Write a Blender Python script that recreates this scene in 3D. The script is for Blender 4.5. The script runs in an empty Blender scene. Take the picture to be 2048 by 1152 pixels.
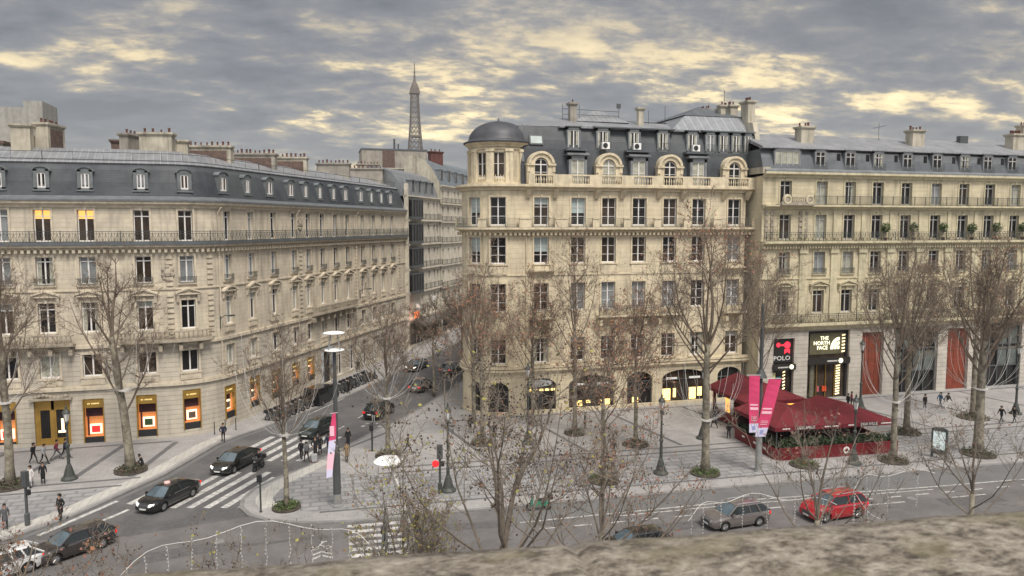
import bpy, math, random
from mathutils import Matrix, Vector
R = math.radians
scene = bpy.context.scene
col = scene.collection

# ---------------------------------------------------------------- camera, sky, sun, exposure
cd = bpy.data.cameras.new('camera'); cam = bpy.data.objects.new('camera', cd); col.objects.link(cam)
cd.lens = 26.0; cd.sensor_width = 36.0; cd.clip_start = 0.05; cd.clip_end = 6000
cam.location = (0, 0, 20); cam.rotation_euler = (R(90 - 4.87), 0, R(-15))
cd.dof.use_dof = True; cd.dof.focus_distance = 70; cd.dof.aperture_fstop = 8
scene.camera = cam
scene.view_settings.view_transform = 'Standard'; scene.view_settings.look = 'None'
scene.view_settings.exposure = 1.42; scene.view_settings.gamma = 1.0

SUN_EL, SUN_AZ = 56, 165        # soft overcast light coming from behind the viewer
sd = bpy.data.lights.new('sun', 'SUN'); sd.energy = 1.5; sd.angle = R(22); sd.color = (1.0, 0.92, 0.82)
sun = bpy.data.objects.new('sun', sd); col.objects.link(sun)
_dir = Vector((math.sin(R(SUN_AZ)) * math.cos(R(SUN_EL)), math.cos(R(SUN_AZ)) * math.cos(R(SUN_EL)), math.sin(R(SUN_EL))))
sun.rotation_euler = _dir.to_track_quat('Z', 'Y').to_euler(); sun.location = (0, -20, 90)

world = bpy.data.worlds.new('World'); scene.world = world; world.use_nodes = True

SKYSEED = 33.1
class NT:
    """small node helper"""
    def __init__(s, tree): s.t = tree; s.n = tree.nodes; s.l = tree.links
    def node(s, typ, **kw):
        nd = s.n.new(typ)
        ins = kw.pop('ins', {})
        for k, v in kw.items(): setattr(nd, k, v)
        for k, v in ins.items(): s.set(nd.inputs[k], v)
        return nd
    def set(s, sock, v):
        if isinstance(v, bpy.types.NodeSocket): s.l.new(v, sock)
        elif isinstance(v, bpy.types.Node): s.l.new(v.outputs[0], sock)
        else: sock.default_value = v
    def m(s, op, a, b=None, c=None, clamp=False):
        nd = s.n.new('ShaderNodeMath'); nd.operation = op; nd.use_clamp = clamp
        for i, v in enumerate((a, b, c)):
            if v is not None: s.set(nd.inputs[i], v)
        return nd.outputs[0]
    def mix(s, f, a, b, typ='MIX'):
        nd = s.n.new('ShaderNodeMix'); nd.data_type = 'RGBA'; nd.blend_type = typ
        s.set(nd.inputs[0], f); s.set(nd.inputs[6], a); s.set(nd.inputs[7], b)
        return nd.outputs[2]
    def ramp(s, f, stops):
        nd = s.n.new('ShaderNodeValToRGB'); s.set(nd.inputs[0], f)
        e = nd.color_ramp.elements
        while len(e) < len(stops): e.new(0.5)
        for i, (p, c) in enumerate(stops):
            e[i].position = p; e[i].color = (c, c, c, 1) if not isinstance(c, tuple) else (*c, 1)
        return nd.outputs[0]
    def maprange(s, v, a, b, c=0.0, d=1.0):
        nd = s.n.new('ShaderNodeMapRange'); nd.interpolation_type = 'SMOOTHSTEP'
        for i, x in enumerate((v, a, b, c, d)): s.set(nd.inputs[i], x)
        return nd.outputs[0]
    def noise(s, vec, scale, detail=4.0, rough=0.55, dist=0.0):
        nd = s.n.new('ShaderNodeTexNoise'); s.set(nd.inputs['Vector'], vec)
        nd.inputs['Scale'].default_value = scale; nd.inputs['Detail'].default_value = detail
        nd.inputs['Roughness'].default_value = rough; nd.inputs['Distortion'].default_value = dist
        return nd.outputs[0]

def build_sky():
    w = NT(world.node_tree); w.n.clear()
    out = w.node('ShaderNodeOutputWorld'); bg = w.node('ShaderNodeBackground')
    sky = w.node('ShaderNodeTexSky', sky_type='NISHITA', sun_disc=False)
    sky.sun_elevation = R(SUN_EL); sky.sun_rotation = R(SUN_AZ)
    tc = w.node('ShaderNodeTexCoord'); sep = w.node('ShaderNodeSeparateXYZ'); w.l.new(tc.outputs['Generated'], sep.inputs[0])
    x, y, z = sep.outputs
    # cloud deck: the view direction is carried to a flat layer above the city
    zz = w.m('ADD', w.m('MAXIMUM', z, 0.0), 0.20)
    u = w.m('DIVIDE', x, zz); v = w.m('DIVIDE', y, zz)
    cv = w.node('ShaderNodeCombineXYZ', ins={0: u, 1: v, 2: SKYSEED})
    mp = w.node('ShaderNodeMapping', ins={0: cv.outputs[0]}); mp.inputs['Rotation'].default_value = (0, 0, R(24)); mp.inputs['Scale'].default_value = (0.80, 1.2, 1.0)
    big = w.noise(mp.outputs[0], 0.75, 3.0, 0.5, 0.2)
    med = w.noise(mp.outputs[0], 2.1, 9.0, 0.64, 0.15)
    fine = w.noise(mp.outputs[0], 6.0, 8.0, 0.66, 0.2)
    thick = w.m('ADD', w.m('MULTIPLY', big, 0.42), w.m('ADD', w.m('MULTIPLY', med, 0.44), w.m('MULTIPLY', fine, 0.23)))
    # the deck is heavier overhead and torn open low over the roofs
    low = w.maprange(z, 0.30, 0.10, 0.0, 1.0)
    thick = w.m('SUBTRACT', thick, w.m('MULTIPLY', low, 0.048))
    body = w.ramp(thick, [(0.39, (0.60, 0.58, 0.55)), (0.45, (0.385, 0.378, 0.37)), (0.51, (0.262, 0.262, 0.266)), (0.60, (0.150, 0.158, 0.168))])
    # openings lit from behind by the low sun
    gap = w.ramp(w.m('ADD', thick, w.m('MULTIPLY', w.m('SUBTRACT', fine, 0.5), 0.12)), [(0.40, 1.0), (0.452, 0.75), (0.488, 0.22), (0.525, 0.0)])
    dotf = w.node('ShaderNodeVectorMath', operation='DOT_PRODUCT'); w.l.new(tc.outputs['Generated'], dotf.inputs[0]); dotf.inputs[1].default_value = (0.30, 0.94, 0.16)
    glow = w.maprange(dotf.outputs['Value'], 0.40, 0.99, 0.0, 1.0)
    el = w.m('MULTIPLY', w.maprange(z, 0.33, 0.13, 0.22, 1.0), w.maprange(z, 0.015, 0.09, 0.3, 1.0))
    gg = w.m('MULTIPLY', w.m('MULTIPLY', gap, glow), el)
    c = w.mix(gg, body, (1.0, 0.76, 0.34, 1))
    core = w.m('POWER', gg, 2.6)
    c = w.mix(core, c, (1.75, 1.42, 0.80, 1))
    # soft pale band above the horizon
    hz = w.maprange(z, 0.12, 0.0, 0.0, 0.35)
    c = w.mix(hz, c, (0.34, 0.32, 0.31, 1))
    # overcast dome: brighter overhead and in the open sky behind the viewer
    dl = w.node('ShaderNodeVectorMath', operation='DOT_PRODUCT'); w.l.new(tc.outputs['Generated'], dl.inputs[0]); dl.inputs[1].default_value = (-0.2, -0.55, 0.81)
    br = w.maprange(dl.outputs['Value'], 0.05, 0.95, 0.56, 2.75)
    brc = w.node('ShaderNodeCombineXYZ', ins={0: br, 1: br, 2: br})
    c = w.mix(1.0, c, brc.outputs[0], 'MULTIPLY')
    nis = w.mix(1.0, sky.outputs[0], (0.06, 0.06, 0.06, 1), 'MULTIPLY')
    c = w.mix(0.12, c, nis)
    # below the horizon: dull ground tone
    c = w.mix(w.maprange(z, -0.02, -0.06, 0.0, 1.0), c, (0.12, 0.12, 0.12, 1))
    w.l.new(c, bg.inputs[0]); bg.inputs[1].default_value = 1.0
    # physical strength stays in the usual daylight range: the colours above are display values x 10
    sc = w.mix(1.0, c, (7.0, 7.0, 7.0, 1), 'MULTIPLY'); w.l.new(sc, bg.inputs[0]); bg.inputs[1].default_value = 0.1
    w.l.new(bg.outputs[0], out.inputs[0])
build_sky()

# ---------------------------------------------------------------- materials
MATS = {}
def mat(name, color, rough=0.8, metal=0.0, noise=0.12, nscale=1.5, bump=0.0, emit=None, spec=0.4, streak=0.0, courses=0.0, col2=None, c2amt=0.5, c2scale=0.3, coat=0.0, seams=0.0):
    if name in MATS: return MATS[name]
    m = bpy.data.materials.new(name); m.use_nodes = True; MATS[name] = m
    n = NT(m.node_tree); b = n.n['Principled BSDF']
    b.inputs['Roughness'].default_value = rough; b.inputs['Metallic'].default_value = metal
    b.inputs['Specular IOR Level'].default_value = spec
    if coat: b.inputs['Coat Weight'].default_value = coat; b.inputs['Coat Roughness'].default_value = 0.05
    m.diffuse_color = (*color, 1)
    c = (*color, 1); hgt = None
    if noise or streak or courses or bump or col2 or seams:
        geo = n.node('ShaderNodeNewGeometry'); pos = geo.outputs['Position']
        if noise:
            f = n.noise(pos, nscale, 5.0, 0.6)
            f = n.maprange(f, 0.3, 0.7, 1 - noise, 1 + noise)
            fc = n.node('ShaderNodeCombineXYZ', ins={0: f, 1: f, 2: f})
            c = n.mix(1.0, c, fc.outputs[0], 'MULTIPLY')
        if col2:
            f = n.maprange(n.noise(pos, c2scale, 4.0, 0.6), 0.42, 0.62, 0.0, c2amt)
            c = n.mix(f, c, (*col2, 1))
        if streak:
            mp = n.node('ShaderNodeMapping', ins={0: pos}); mp.inputs['Scale'].default_value = (1.6, 1.6, 0.16)
            f = n.maprange(n.noise(mp.outputs[0], 1.0, 5.0, 0.65), 0.45, 0.72, 1.0, 1 - streak)
            fc = n.node('ShaderNodeCombineXYZ', ins={0: f, 1: f, 2: n.m('MULTIPLY', f, 0.98)})
            c = n.mix(1.0, c, fc.outputs[0], 'MULTIPLY')
        if courses:
            sp = n.node('ShaderNodeSeparateXYZ'); n.l.new(pos, sp.inputs[0])
            fr = n.m('FRACT', n.m('DIVIDE', sp.outputs[2], abs(courses)))
            line = n.m('LESS_THAN', fr, 0.11)
            amt = 0.32 if courses > 0 else 0.10
            f = n.m('SUBTRACT', 1.0, n.m('MULTIPLY', line, amt))
            fc = n.node('ShaderNodeCombineXYZ', ins={0: f, 1: f, 2: f})
            c = n.mix(1.0, c, fc.outputs[0], 'MULTIPLY')
            hgt = n.m('MULTIPLY', n.m('SUBTRACT', 1.0, line), 0.6)
        if seams:
            sp = n.node('ShaderNodeSeparateXYZ'); n.l.new(pos, sp.inputs[0])
            fr = n.m('FRACT', n.m('DIVIDE', n.m('ADD', sp.outputs[0], n.m('MULTIPLY', sp.outputs[1], 0.18)), seams))
            line = n.m('LESS_THAN', fr, 0.12)
            c = n.mix(n.m('MULTIPLY', line, 0.45), c, (color[0] * 2.0, color[1] * 2.0, color[2] * 2.0, 1))
            hgt = line
        if bump or hgt is not None:
            bm_ = n.node('ShaderNodeBump'); bm_.inputs['Strength'].default_value = 0.6; bm_.inputs['Distance'].default_value = 0.03
            h = n.noise(pos, 9.0, 4.0, 0.6)
            h = n.m('MULTIPLY', h, bump if bump else 0.1)
            if hgt is not None: h = n.m('ADD', h, hgt)
            n.l.new(h, bm_.inputs['Height']); n.l.new(bm_.outputs[0], b.inputs['Normal'])
    n.set(b.inputs['Base Color'], c)
    if emit:
        ecol, es = emit
        b.inputs['Emission Color'].default_value = (*ecol, 1); b.inputs['Emission Strength'].default_value = es
    return m

M_STONE_L = mat('limestone_grey_cream', (0.56, 0.495, 0.395), 0.9, col2=(0.43, 0.38, 0.32), c2amt=.55, c2scale=.35, noise=0.13, nscale=0.8, streak=0.36, courses=-0.42, bump=0.5)
M_STONE_LR = mat('limestone_rusticated', (0.49, 0.445, 0.375), 0.9, col2=(0.37, 0.335, 0.30), c2amt=.45, c2scale=.35, noise=0.10, nscale=0.8, streak=0.2, courses=0.45, bump=0.5)
M_TRIM_L = mat('limestone_trim', (0.54, 0.475, 0.38), 0.9, noise=0.14, nscale=2.0, streak=0.25, bump=0.4)
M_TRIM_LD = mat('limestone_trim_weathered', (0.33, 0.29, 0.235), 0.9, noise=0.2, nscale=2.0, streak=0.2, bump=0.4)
M_STONE_M = mat('limestone_warm_cream', (0.61, 0.535, 0.39), 0.9, col2=(0.50, 0.41, 0.31), c2amt=.4, c2scale=.3, noise=0.13, nscale=0.7, streak=0.34, courses=-0.5, bump=0.4)
M_TRIM_M = mat('limestone_warm_trim', (0.60, 0.52, 0.38), 0.9, noise=0.12, nscale=2.0, streak=0.25, bump=0.4)
M_STONE_R = mat('limestone_yellow', (0.55, 0.485, 0.345), 0.9, col2=(0.41, 0.355, 0.26), c2amt=.45, c2scale=.3, noise=0.13, nscale=0.7, streak=0.34, courses=-0.45, bump=0.4)
M_STONE_RR = mat('limestone_pale_blocks', (0.46, 0.425, 0.38), 0.9, noise=0.12, nscale=0.8, streak=0.1, courses=0.5, bump=0.4)
M_TRIM_R = mat('limestone_yellow_trim', (0.52, 0.47, 0.33), 0.9, noise=0.12, nscale=2.0, streak=0.3, bump=0.4)
M_SLATE = mat('slate_mansard', (0.044, 0.049, 0.060), 0.55, noise=0.18, nscale=1.2, streak=0.15, courses=-0.22, bump=0.3, col2=(0.09, 0.10, 0.105), c2amt=0.6, c2scale=0.12)
M_ZINC = mat('zinc_sheet', (0.20, 0.21, 0.225), 0.5, metal=0.25, noise=0.15, nscale=1.0, streak=0.2)
M_ZINCR = mat('zinc_roof_seamed', (0.22, 0.225, 0.235), 0.5, metal=0.2, noise=0.18, nscale=0.7, seams=0.62)
M_ZINCD = mat('zinc_dark', (0.105, 0.115, 0.125), 0.5, metal=0.2, noise=0.15, nscale=1.0)
M_DORM = mat('dormer_cladding', (0.145, 0.16, 0.165), 0.55, metal=0.1, noise=0.15, nscale=2.0)
M_IRON = mat('wrought_iron', (0.045, 0.055, 0.055), 0.6, noise=0.1)
M_IRONG = mat('railing_grey_iron', (0.13, 0.14, 0.13), 0.6, noise=0.1)
M_WHITE = mat('white_painted_wood', (0.70, 0.68, 0.66), 0.6, noise=0.05)
M_FRAMEG = mat('grey_painted_wood', (0.42, 0.41, 0.39), 0.6, noise=0.05)
M_GLASS = mat('window_glass_dark', (0.016, 0.015, 0.015), 0.10, noise=0.5, nscale=0.35, spec=0.28)
M_GLASSB = mat('window_glass_brown', (0.042, 0.030, 0.022), 0.12, noise=0.6, nscale=0.5, spec=0.28)
M_GLASSS = mat('window_glass_sheer', (0.20, 0.215, 0.22), 0.25, noise=0.25, nscale=0.8, spec=0.5)
M_BLIND = mat('window_blind_pale', (0.33, 0.39, 0.38), 0.35, noise=0.12, nscale=1.0, spec=0.5)
M_CURT = mat('curtain_behind_glass', (0.34, 0.34, 0.28), 0.3, noise=0.25, nscale=2.0, spec=0.5)
M_LITW = mat('lit_interior_amber', (0.5, 0.25, 0.09), 0.6, emit=((1.0, 0.45, 0.10), 0.55))
M_LITY = mat('lit_interior_yellow', (0.6, 0.45, 0.15), 0.6, emit=((1.0, 0.66, 0.22), 1.0))
M_BRICK = mat('chimney_brick', (0.125, 0.085, 0.07), 0.9, noise=0.25, nscale=2.5, courses=-0.15, bump=0.4)
M_STACK = mat('chimney_render', (0.42, 0.385, 0.315), 0.9, noise=0.18, nscale=0.7, streak=0.45, bump=0.3)
M_STACKG = mat('chimney_render_grey', (0.30, 0.275, 0.24), 0.9, noise=0.18, nscale=0.7, streak=0.4, bump=0.3)
M_POT = mat('terracotta_pot', (0.10, 0.042, 0.03), 0.9, noise=0.2)
M_RED = mat('burgundy_canvas', (0.135, 0.012, 0.019), 0.8, noise=0.16, nscale=1.3, streak=.15)
M_REDP = mat('burgundy_panel', (0.15, 0.012, 0.016), 0.5, noise=0.15, nscale=1.0)
M_RUST = mat('red_brown_hoarding', (0.19, 0.042, 0.022), 0.6, noise=0.2, nscale=1.0, streak=0.25)
M_BLACK = mat('matt_black', (0.02, 0.02, 0.022), 0.6, noise=0.0)
M_DGREY = mat('dark_grey_metal', (0.07, 0.075, 0.078), 0.5, noise=0.1)
M_GREYM = mat('grey_metal', (0.28, 0.285, 0.28), 0.45, metal=0.2, noise=0.08)
M_GOLD = mat('brass_gold', (0.36, 0.22, 0.05), 0.35, metal=0.4, noise=0.15)
M_PAINT = mat('white_paint', (0.78, 0.78, 0.76), 0.6, noise=0.05)
M_LAMPG = mat('lamp_post_green_black', (0.05, 0.055, 0.05), 0.55, noise=0.1)
M_OPAL = mat('opal_lamp_glass', (0.6, 0.6, 0.58), 0.3, noise=0)
M_BARK = mat('plane_tree_bark', (0.155, 0.135, 0.105), 0.95, noise=0.35, nscale=3.0, bump=0.7, col2=(0.27, 0.25, 0.19), c2amt=0.9, c2scale=2.2)
M_BARKD = mat('twig_bark', (0.165, 0.13, 0.10), 0.95, noise=0.2, nscale=2.0)
M_BARKN = mat('near_twig_bark', (0.19, 0.16, 0.13), 0.95, noise=0.25, nscale=4.0)
M_LEAFO = mat('leaf_rust', (0.22, 0.10, 0.05), 0.8, noise=0.35, nscale=4.0)
M_LEAFB = mat('leaf_brown', (0.17, 0.10, 0.06), 0.85, noise=0.35, nscale=4.0)
M_LEAFR = mat('leaf_pinkish', (0.22, 0.105, 0.085), 0.85, noise=0.3, nscale=4.0)
M_LEAFY = mat('leaf_yellow_green', (0.24, 0.22, 0.06), 0.8, noise=0.3, nscale=4.0)
M_SEED = mat('seed_ball', (0.07, 0.05, 0.04), 0.95, noise=0.2)
M_STRING = mat('light_string_cable', (0.55, 0.54, 0.52), 0.5, noise=0)
M_SHRUB = mat('shrub_leaf_dark', (0.045, 0.07, 0.03), 0.85, noise=0.4, nscale=5.0)
M_SHRUBG = mat('shrub_leaf_green', (0.075, 0.105, 0.03), 0.85, noise=0.4, nscale=5.0)
M_SHRUBB = mat('planting_brown', (0.09, 0.07, 0.05), 0.9, noise=0.4, nscale=5.0)
M_SOIL = mat('soil', (0.06, 0.05, 0.04), 0.95, noise=0.3, nscale=4.0)

# ---------------------------------------------------------------- mesh builder and object linking
class MB:
    def __init__(s): s.v = []; s.f = []; s.m = []
    def add(s, vs, fs, mi=0):
        o = len(s.v); s.v.extend(vs)
        for f in fs: s.f.append(tuple(o + i for i in f)); s.m.append(mi)
        return s
    def quad(s, a, b, c, d, mi=0): return s.add([a, b, c, d], [(0, 1, 2, 3)], mi)
    def poly(s, pts, mi=0): return s.add(pts, [tuple(range(len(pts)))], mi)
    def box(s, x0, x1, y0, y1, z0, z1, mi=0, M=None):
        vs = [Vector((x, y, z)) for z in (z0, z1) for y in (y0, y1) for x in (x0, x1)]
        if M is not None: vs = [M @ v for v in vs]
        return s.add([tuple(v) for v in vs], [(0, 2, 3, 1), (4, 5, 7, 6), (0, 1, 5, 4), (2, 6, 7, 3), (0, 4, 6, 2), (1, 3, 7, 5)], mi)
    def hexa(s, lo, hi, mi=0):      # two 4-point rings
        return s.add(list(lo) + list(hi), [(3, 2, 1, 0), (4, 5, 6, 7), (0, 1, 5, 4), (1, 2, 6, 5), (2, 3, 7, 6), (3, 0, 4, 7)], mi)
    def tube(s, pts, rs, n=6, mi=0, cap=True):
        if not isinstance(rs, (list, tuple)): rs = [rs] * len(pts)
        pts = [Vector(p) for p in pts]; o = len(s.v); k = len(pts)
        up = Vector((0, 0, 1)); prev = None
        for i, p in enumerate(pts):
            t = (pts[min(i + 1, k - 1)] - pts[max(i - 1, 0)])
            if t.length < 1e-9: t = Vector((0, 0, 1))
            t.normalize()
            if prev is None:
                a = t.cross(up) if abs(t.z) < 0.95 else t.cross(Vector((1, 0, 0)))
            else:
                a = prev - t * prev.dot(t)
                if a.length < 1e-6: a = t.orthogonal()
            a.normalize(); prev = a; b = t.cross(a)
            r = rs[i]
            for j in range(n):
                q = 2 * math.pi * j / n
                w = p + a * (math.cos(q) * r) + b * (math.sin(q) * r); s.v.append((w.x, w.y, w.z))
        for i in range(k - 1):
            for j in range(n):
                s.f.append((o + i * n + j, o + i * n + (j + 1) % n, o + (i + 1) * n + (j + 1) % n, o + (i + 1) * n + j)); s.m.append(mi)
        if cap and n > 2:
            s.f.append(tuple(o + j for j in range(n))[::-1]); s.m.append(mi)
            s.f.append(tuple(o + (k - 1) * n + j for j in range(n))); s.m.append(mi)
        return s
    def lathe(s, prof, c=(0, 0, 0), n=12, mi=0, a0=0.0, a1=2 * math.pi, caps=True):
        full = abs(a1 - a0 - 2 * math.pi) < 1e-6; o = len(s.v); nn = n if full else n + 1
        for r, z in prof:
            for j in range(nn):
                q = a0 + (a1 - a0) * j / n
                s.v.append((c[0] + math.cos(q) * r, c[1] + math.sin(q) * r, c[2] + z))
        for i in range(len(prof) - 1):
            for j in range(n):
                j2 = (j + 1) % nn
                s.f.append((o + i * nn + j, o + i * nn + j2, o + (i + 1) * nn + j2, o + (i + 1) * nn + j)); s.m.append(mi)
        if full and caps:
            if prof[0][0] > 1e-4: s.f.append(tuple(o + j for j in range(nn))[::-1]); s.m.append(mi)
            if prof[-1][0] > 1e-4: s.f.append(tuple(o + (len(prof) - 1) * nn + j for j in range(nn))); s.m.append(mi)
        return s
    def prism(s, pts, z0, z1, mi=0):   # plan polygon extruded up
        n = len(pts)
        vs = [(p[0], p[1], z0) for p in pts] + [(p[0], p[1], z1) for p in pts]
        fs = [tuple(range(n))[::-1], tuple(range(n, 2 * n))] + [(i, (i + 1) % n, n + (i + 1) % n, n + i) for i in range(n)]
        return s.add(vs, fs, mi)
    def xform(s, M):
        s.v = [tuple(M @ Vector(v)) for v in s.v]; return s
    def mesh(s, name, mats, smooth=False):
        me = bpy.data.meshes.new(name); me.from_pydata([tuple(v) for v in s.v], [], s.f)
        for m_ in (mats if isinstance(mats, (list, tuple)) else [mats]): me.materials.append(m_)
        me.polygons.foreach_set('material_index', s.m)
        if smooth: me.polygons.foreach_set('use_smooth', [True] * len(s.f))
        me.update(); return me

W = {}
I4 = Matrix.Identity(4)
def link(name, data, parent=None, M=I4):
    o = bpy.data.objects.new(name, data); col.objects.link(o); W[o.name] = M.copy()
    if parent is not None:
        o.parent = parent; o.matrix_basis = W[parent.name].inverted() @ M
    else: o.matrix_basis = M
    return o
def obj(name, mb, mats, parent=None, M=I4, smooth=False):
    me = mb.mesh(name, mats, smooth) if isinstance(mb, MB) else mb
    return link(name, me, parent, M)
def wobj(name, mb, mats, parent, smooth=False):
    """mesh given in world coordinates, child origin moved onto the parent's base"""
    P = W[parent.name]; mb.xform(P.inverted()); return obj(name, mb, mats, parent, P, smooth)
def tag(o, label, cat=None, group=None, kind=None):
    if label: o['label'] = label
    if cat: o['category'] = cat
    if group: o['group'] = group
    if kind: o['kind'] = kind
    return o
def empty(name, loc, label=None, cat=None, group=None, rz=0.0):
    M = Matrix.Translation(loc) @ Matrix.Rotation(rz, 4, 'Z')
    o = link(name, None, None, M); o.empty_display_size = 0.3
    return tag(o, label, cat, group)
def copy_thing(root, M, label=None, group=None, matswap=None):
    """copy of a thing with copies of its parts and sub-parts (mesh data shared)"""
    r = root.copy(); col.objects.link(r); W[r.name] = M.copy(); r.matrix_basis = M
    if label: r['label'] = label
    if group: r['group'] = group
    def rec(src, dst):
        for ch in list(src.children):
            c = ch.copy(); col.objects.link(c); c.parent = dst; W[c.name] = W[dst.name] @ c.matrix_basis; rec(ch, c)
    rec(root, r)
    if matswap:
        def sw(o):
            if o.data:
                for i, s_ in enumerate(o.material_slots):
                    if s_.material and s_.material.name in matswap:
                        nm = matswap[s_.material.name]; s_.link = 'OBJECT'; s_.material = nm
            for c in o.children: sw(c)
        sw(r)
    return r
def TM(x, y, z=0, rz=0, s=1): return Matrix.Translation((x, y, z)) @ Matrix.Rotation(rz, 4, 'Z') @ Matrix.Scale(s, 4)
def structure(name, mb, mats, smooth=False):
    o = obj(name, mb, mats, smooth=smooth); o['kind'] = 'structure'; return o
FONT = {}
def text_mesh(body, size, depth=0.01, align='CENTER'):
    cu = bpy.data.curves.new('lettering', 'FONT'); cu.body = body; cu.size = size; cu.extrude = depth; cu.align_x = align; cu.align_y = 'CENTER'
    cu.resolution_u = 2
    t = bpy.data.objects.new('lettering', cu); col.objects.link(t)
    bpy.context.view_layer.update()
    me = bpy.data.meshes.new_from_object(t.evaluated_get(bpy.context.evaluated_depsgraph_get()))
    bpy.data.objects.remove(t); bpy.data.curves.remove(cu)
    return me
def lettering(body, size, m_, parent, M, depth=0.01, sx=1.0, name='lettering'):
    """text standing upright in the local x-z plane, read from -y"""
    me = text_mesh(body, size, depth); me.materials.clear(); me.materials.append(m_)
    me.transform(Matrix.Rotation(R(90), 4, 'X') @ Matrix.Scale(sx, 4, (1, 0, 0)))
    return link(name, me, parent, M)

# ---------------------------------------------------------------- facade path: plan line with straight and round pieces
class Path:
    """s runs left to right seen from the street, normal points to the street"""
    def __init__(s, start, ang):
        s.p = Vector(start); s.a = ang; s.pieces = []; s.L = 0.0
    def line(s, L):
        s.pieces.append(('L', s.L, L, s.p.copy(), s.a)); s.p = s.p + Vector((math.cos(s.a), math.sin(s.a))) * L; s.L += L; return s
    def arc(s, r, turn):
        L = r * abs(turn); sg = 1 if turn > 0 else -1
        c = s.p + Vector((-math.sin(s.a), math.cos(s.a))) * (r * sg)
        s.pieces.append(('A', s.L, L, c, s.a, r, sg)); s.a += turn
        s.p = c - Vector((-math.sin(s.a), math.cos(s.a))) * (r * sg); s.L += L; return s
    def at(s, q):
        for pc in s.pieces:
            if q <= pc[1] + pc[2] + 1e-6 or pc is s.pieces[-1]:
                u = q - pc[1]
                if pc[0] == 'L':
                    a = pc[4]; p = pc[3] + Vector((math.cos(a), math.sin(a))) * u
                else:
                    a = pc[4] + u / pc[5] * pc[6]; p = pc[3] - Vector((-math.sin(a), math.cos(a))) * (pc[5] * pc[6])
                return p, a
    def P(s, q, d, z):
        p, a = s.at(q); return (p.x + math.sin(a) * d, p.y - math.cos(a) * d, z)
    def M(s, q, d, z):
        p, a = s.at(q); return Matrix.Translation((p.x + math.sin(a) * d, p.y - math.cos(a) * d, z)) @ Matrix.Rotation(a, 4, 'Z')
    def cuts(s, s0, s1, step=0.8):
        out = {round(s0, 4), round(s1, 4)}
        for pc in s.pieces:
            a, b = pc[1], pc[1] + pc[2]
            for q in (a, b):
                if s0 < q < s1: out.add(round(q, 4))
            if pc[0] == 'A':
                n = max(3, int(pc[2] / step))
                for i in range(n + 1):
                    q = a + (b - a) * i / n
                    if s0 < q < s1: out.add(round(q, 4))
        return sorted(out)

def wall(mb, path, s0, s1, z0, z1, holes, d=0.0, rev=0.32, mi=0):
    """wall face with rectangular openings (sa, sb, za, zb) and their reveals"""
    ss = set(path.cuts(s0, s1)); zs = {z0, z1}
    for a, b, c, e in holes: ss |= {round(a, 4), round(b, 4)}; zs |= {c, e}
    ss = sorted(q for q in ss if s0 - 1e-6 <= q <= s1 + 1e-6); zs = sorted(q for q in zs if z0 - 1e-6 <= q <= z1 + 1e-6)
    for i in range(len(ss) - 1):
        sm = (ss[i] + ss[i + 1]) / 2
        if ss[i + 1] - ss[i] < 1e-4: continue
        hh = [h for h in holes if h[0] - 1e-6 < sm < h[1] + 1e-6]
        run = None
        for j in range(len(zs) - 1):
            zm = (zs[j] + zs[j + 1]) / 2
            if any(h[2] < zm < h[3] for h in hh): 
                run = None; continue
            mb.quad(path.P(ss[i], d, zs[j]), path.P(ss[i + 1], d, zs[j]), path.P(ss[i + 1], d, zs[j + 1]), path.P(ss[i], d, zs[j + 1]), mi)
        for h in hh:
            for zz in (h[2], h[3]):
                mb.quad(path.P(ss[i], d, zz), path.P(ss[i + 1], d, zz), path.P(ss[i + 1], d - rev, zz), path.P(ss[i], d - rev, zz), mi)
    for h in holes:
        for q in (h[0], h[1]):
            mb.quad(path.P(q, d, h[2]), path.P(q, d - rev, h[2]), path.P(q, d - rev, h[3]), path.P(q, d, h[3]), mi)

def sweep(mb, path, prof, s0, s1, mi=0, closed=True, caps=True):
    """moulding: profile of (d, z) points carried along the path"""
    ss = path.cuts(s0, s1); n = len(prof); o = len(mb.v)
    for q in ss:
        for d, z in prof: mb.v.append(path.P(q, d, z))
    for i in range(len(ss) - 1):
        for j in range(n if closed else n - 1):
            mb.f.append((o + i * n + j, o + (i + 1) * n + j, o + (i + 1) * n + (j + 1) % n, o + i * n + (j + 1) % n)); mb.m.append(mi)
    if caps and closed:
        mb.f.append(tuple(o + j for j in range(n))); mb.m.append(mi)
        mb.f.append(tuple(o + (len(ss) - 1) * n + j for j in range(n))[::-1]); mb.m.append(mi)

def cornice(mb, path, s0, s1, z, h, proj, mi=0, d0=0.0):
    sweep(mb, path, [(d0 - 0.1, z), (d0 + proj * 0.25, z), (d0 + proj * 0.35, z + h * 0.3), (d0 + proj * 0.8, z + h * 0.5), (d0 + proj, z + h * 0.62), (d0 + proj, z + h), (d0 - 0.1, z + h)], s0, s1, mi)
def band(mb, path, s0, s1, z, h, proj, mi=0, d0=0.0):
    sweep(mb, path, [(d0 - 0.1, z), (d0 + proj, z), (d0 + proj, z + h), (d0 - 0.1, z + h)], s0, s1, mi)
def dentils(mb, path, s0, s1, z, h, proj, pitch=0.5, w=0.26, mi=0, d0=0.0):
    n = int((s1 - s0) / pitch)
    for i in range(n):
        q = s0 + (i + 0.5) * (s1 - s0) / n
        mb.box(-w / 2, w / 2, -proj - d0, 0.05, 0, h, mi, path.M(q, 0, z))

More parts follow.
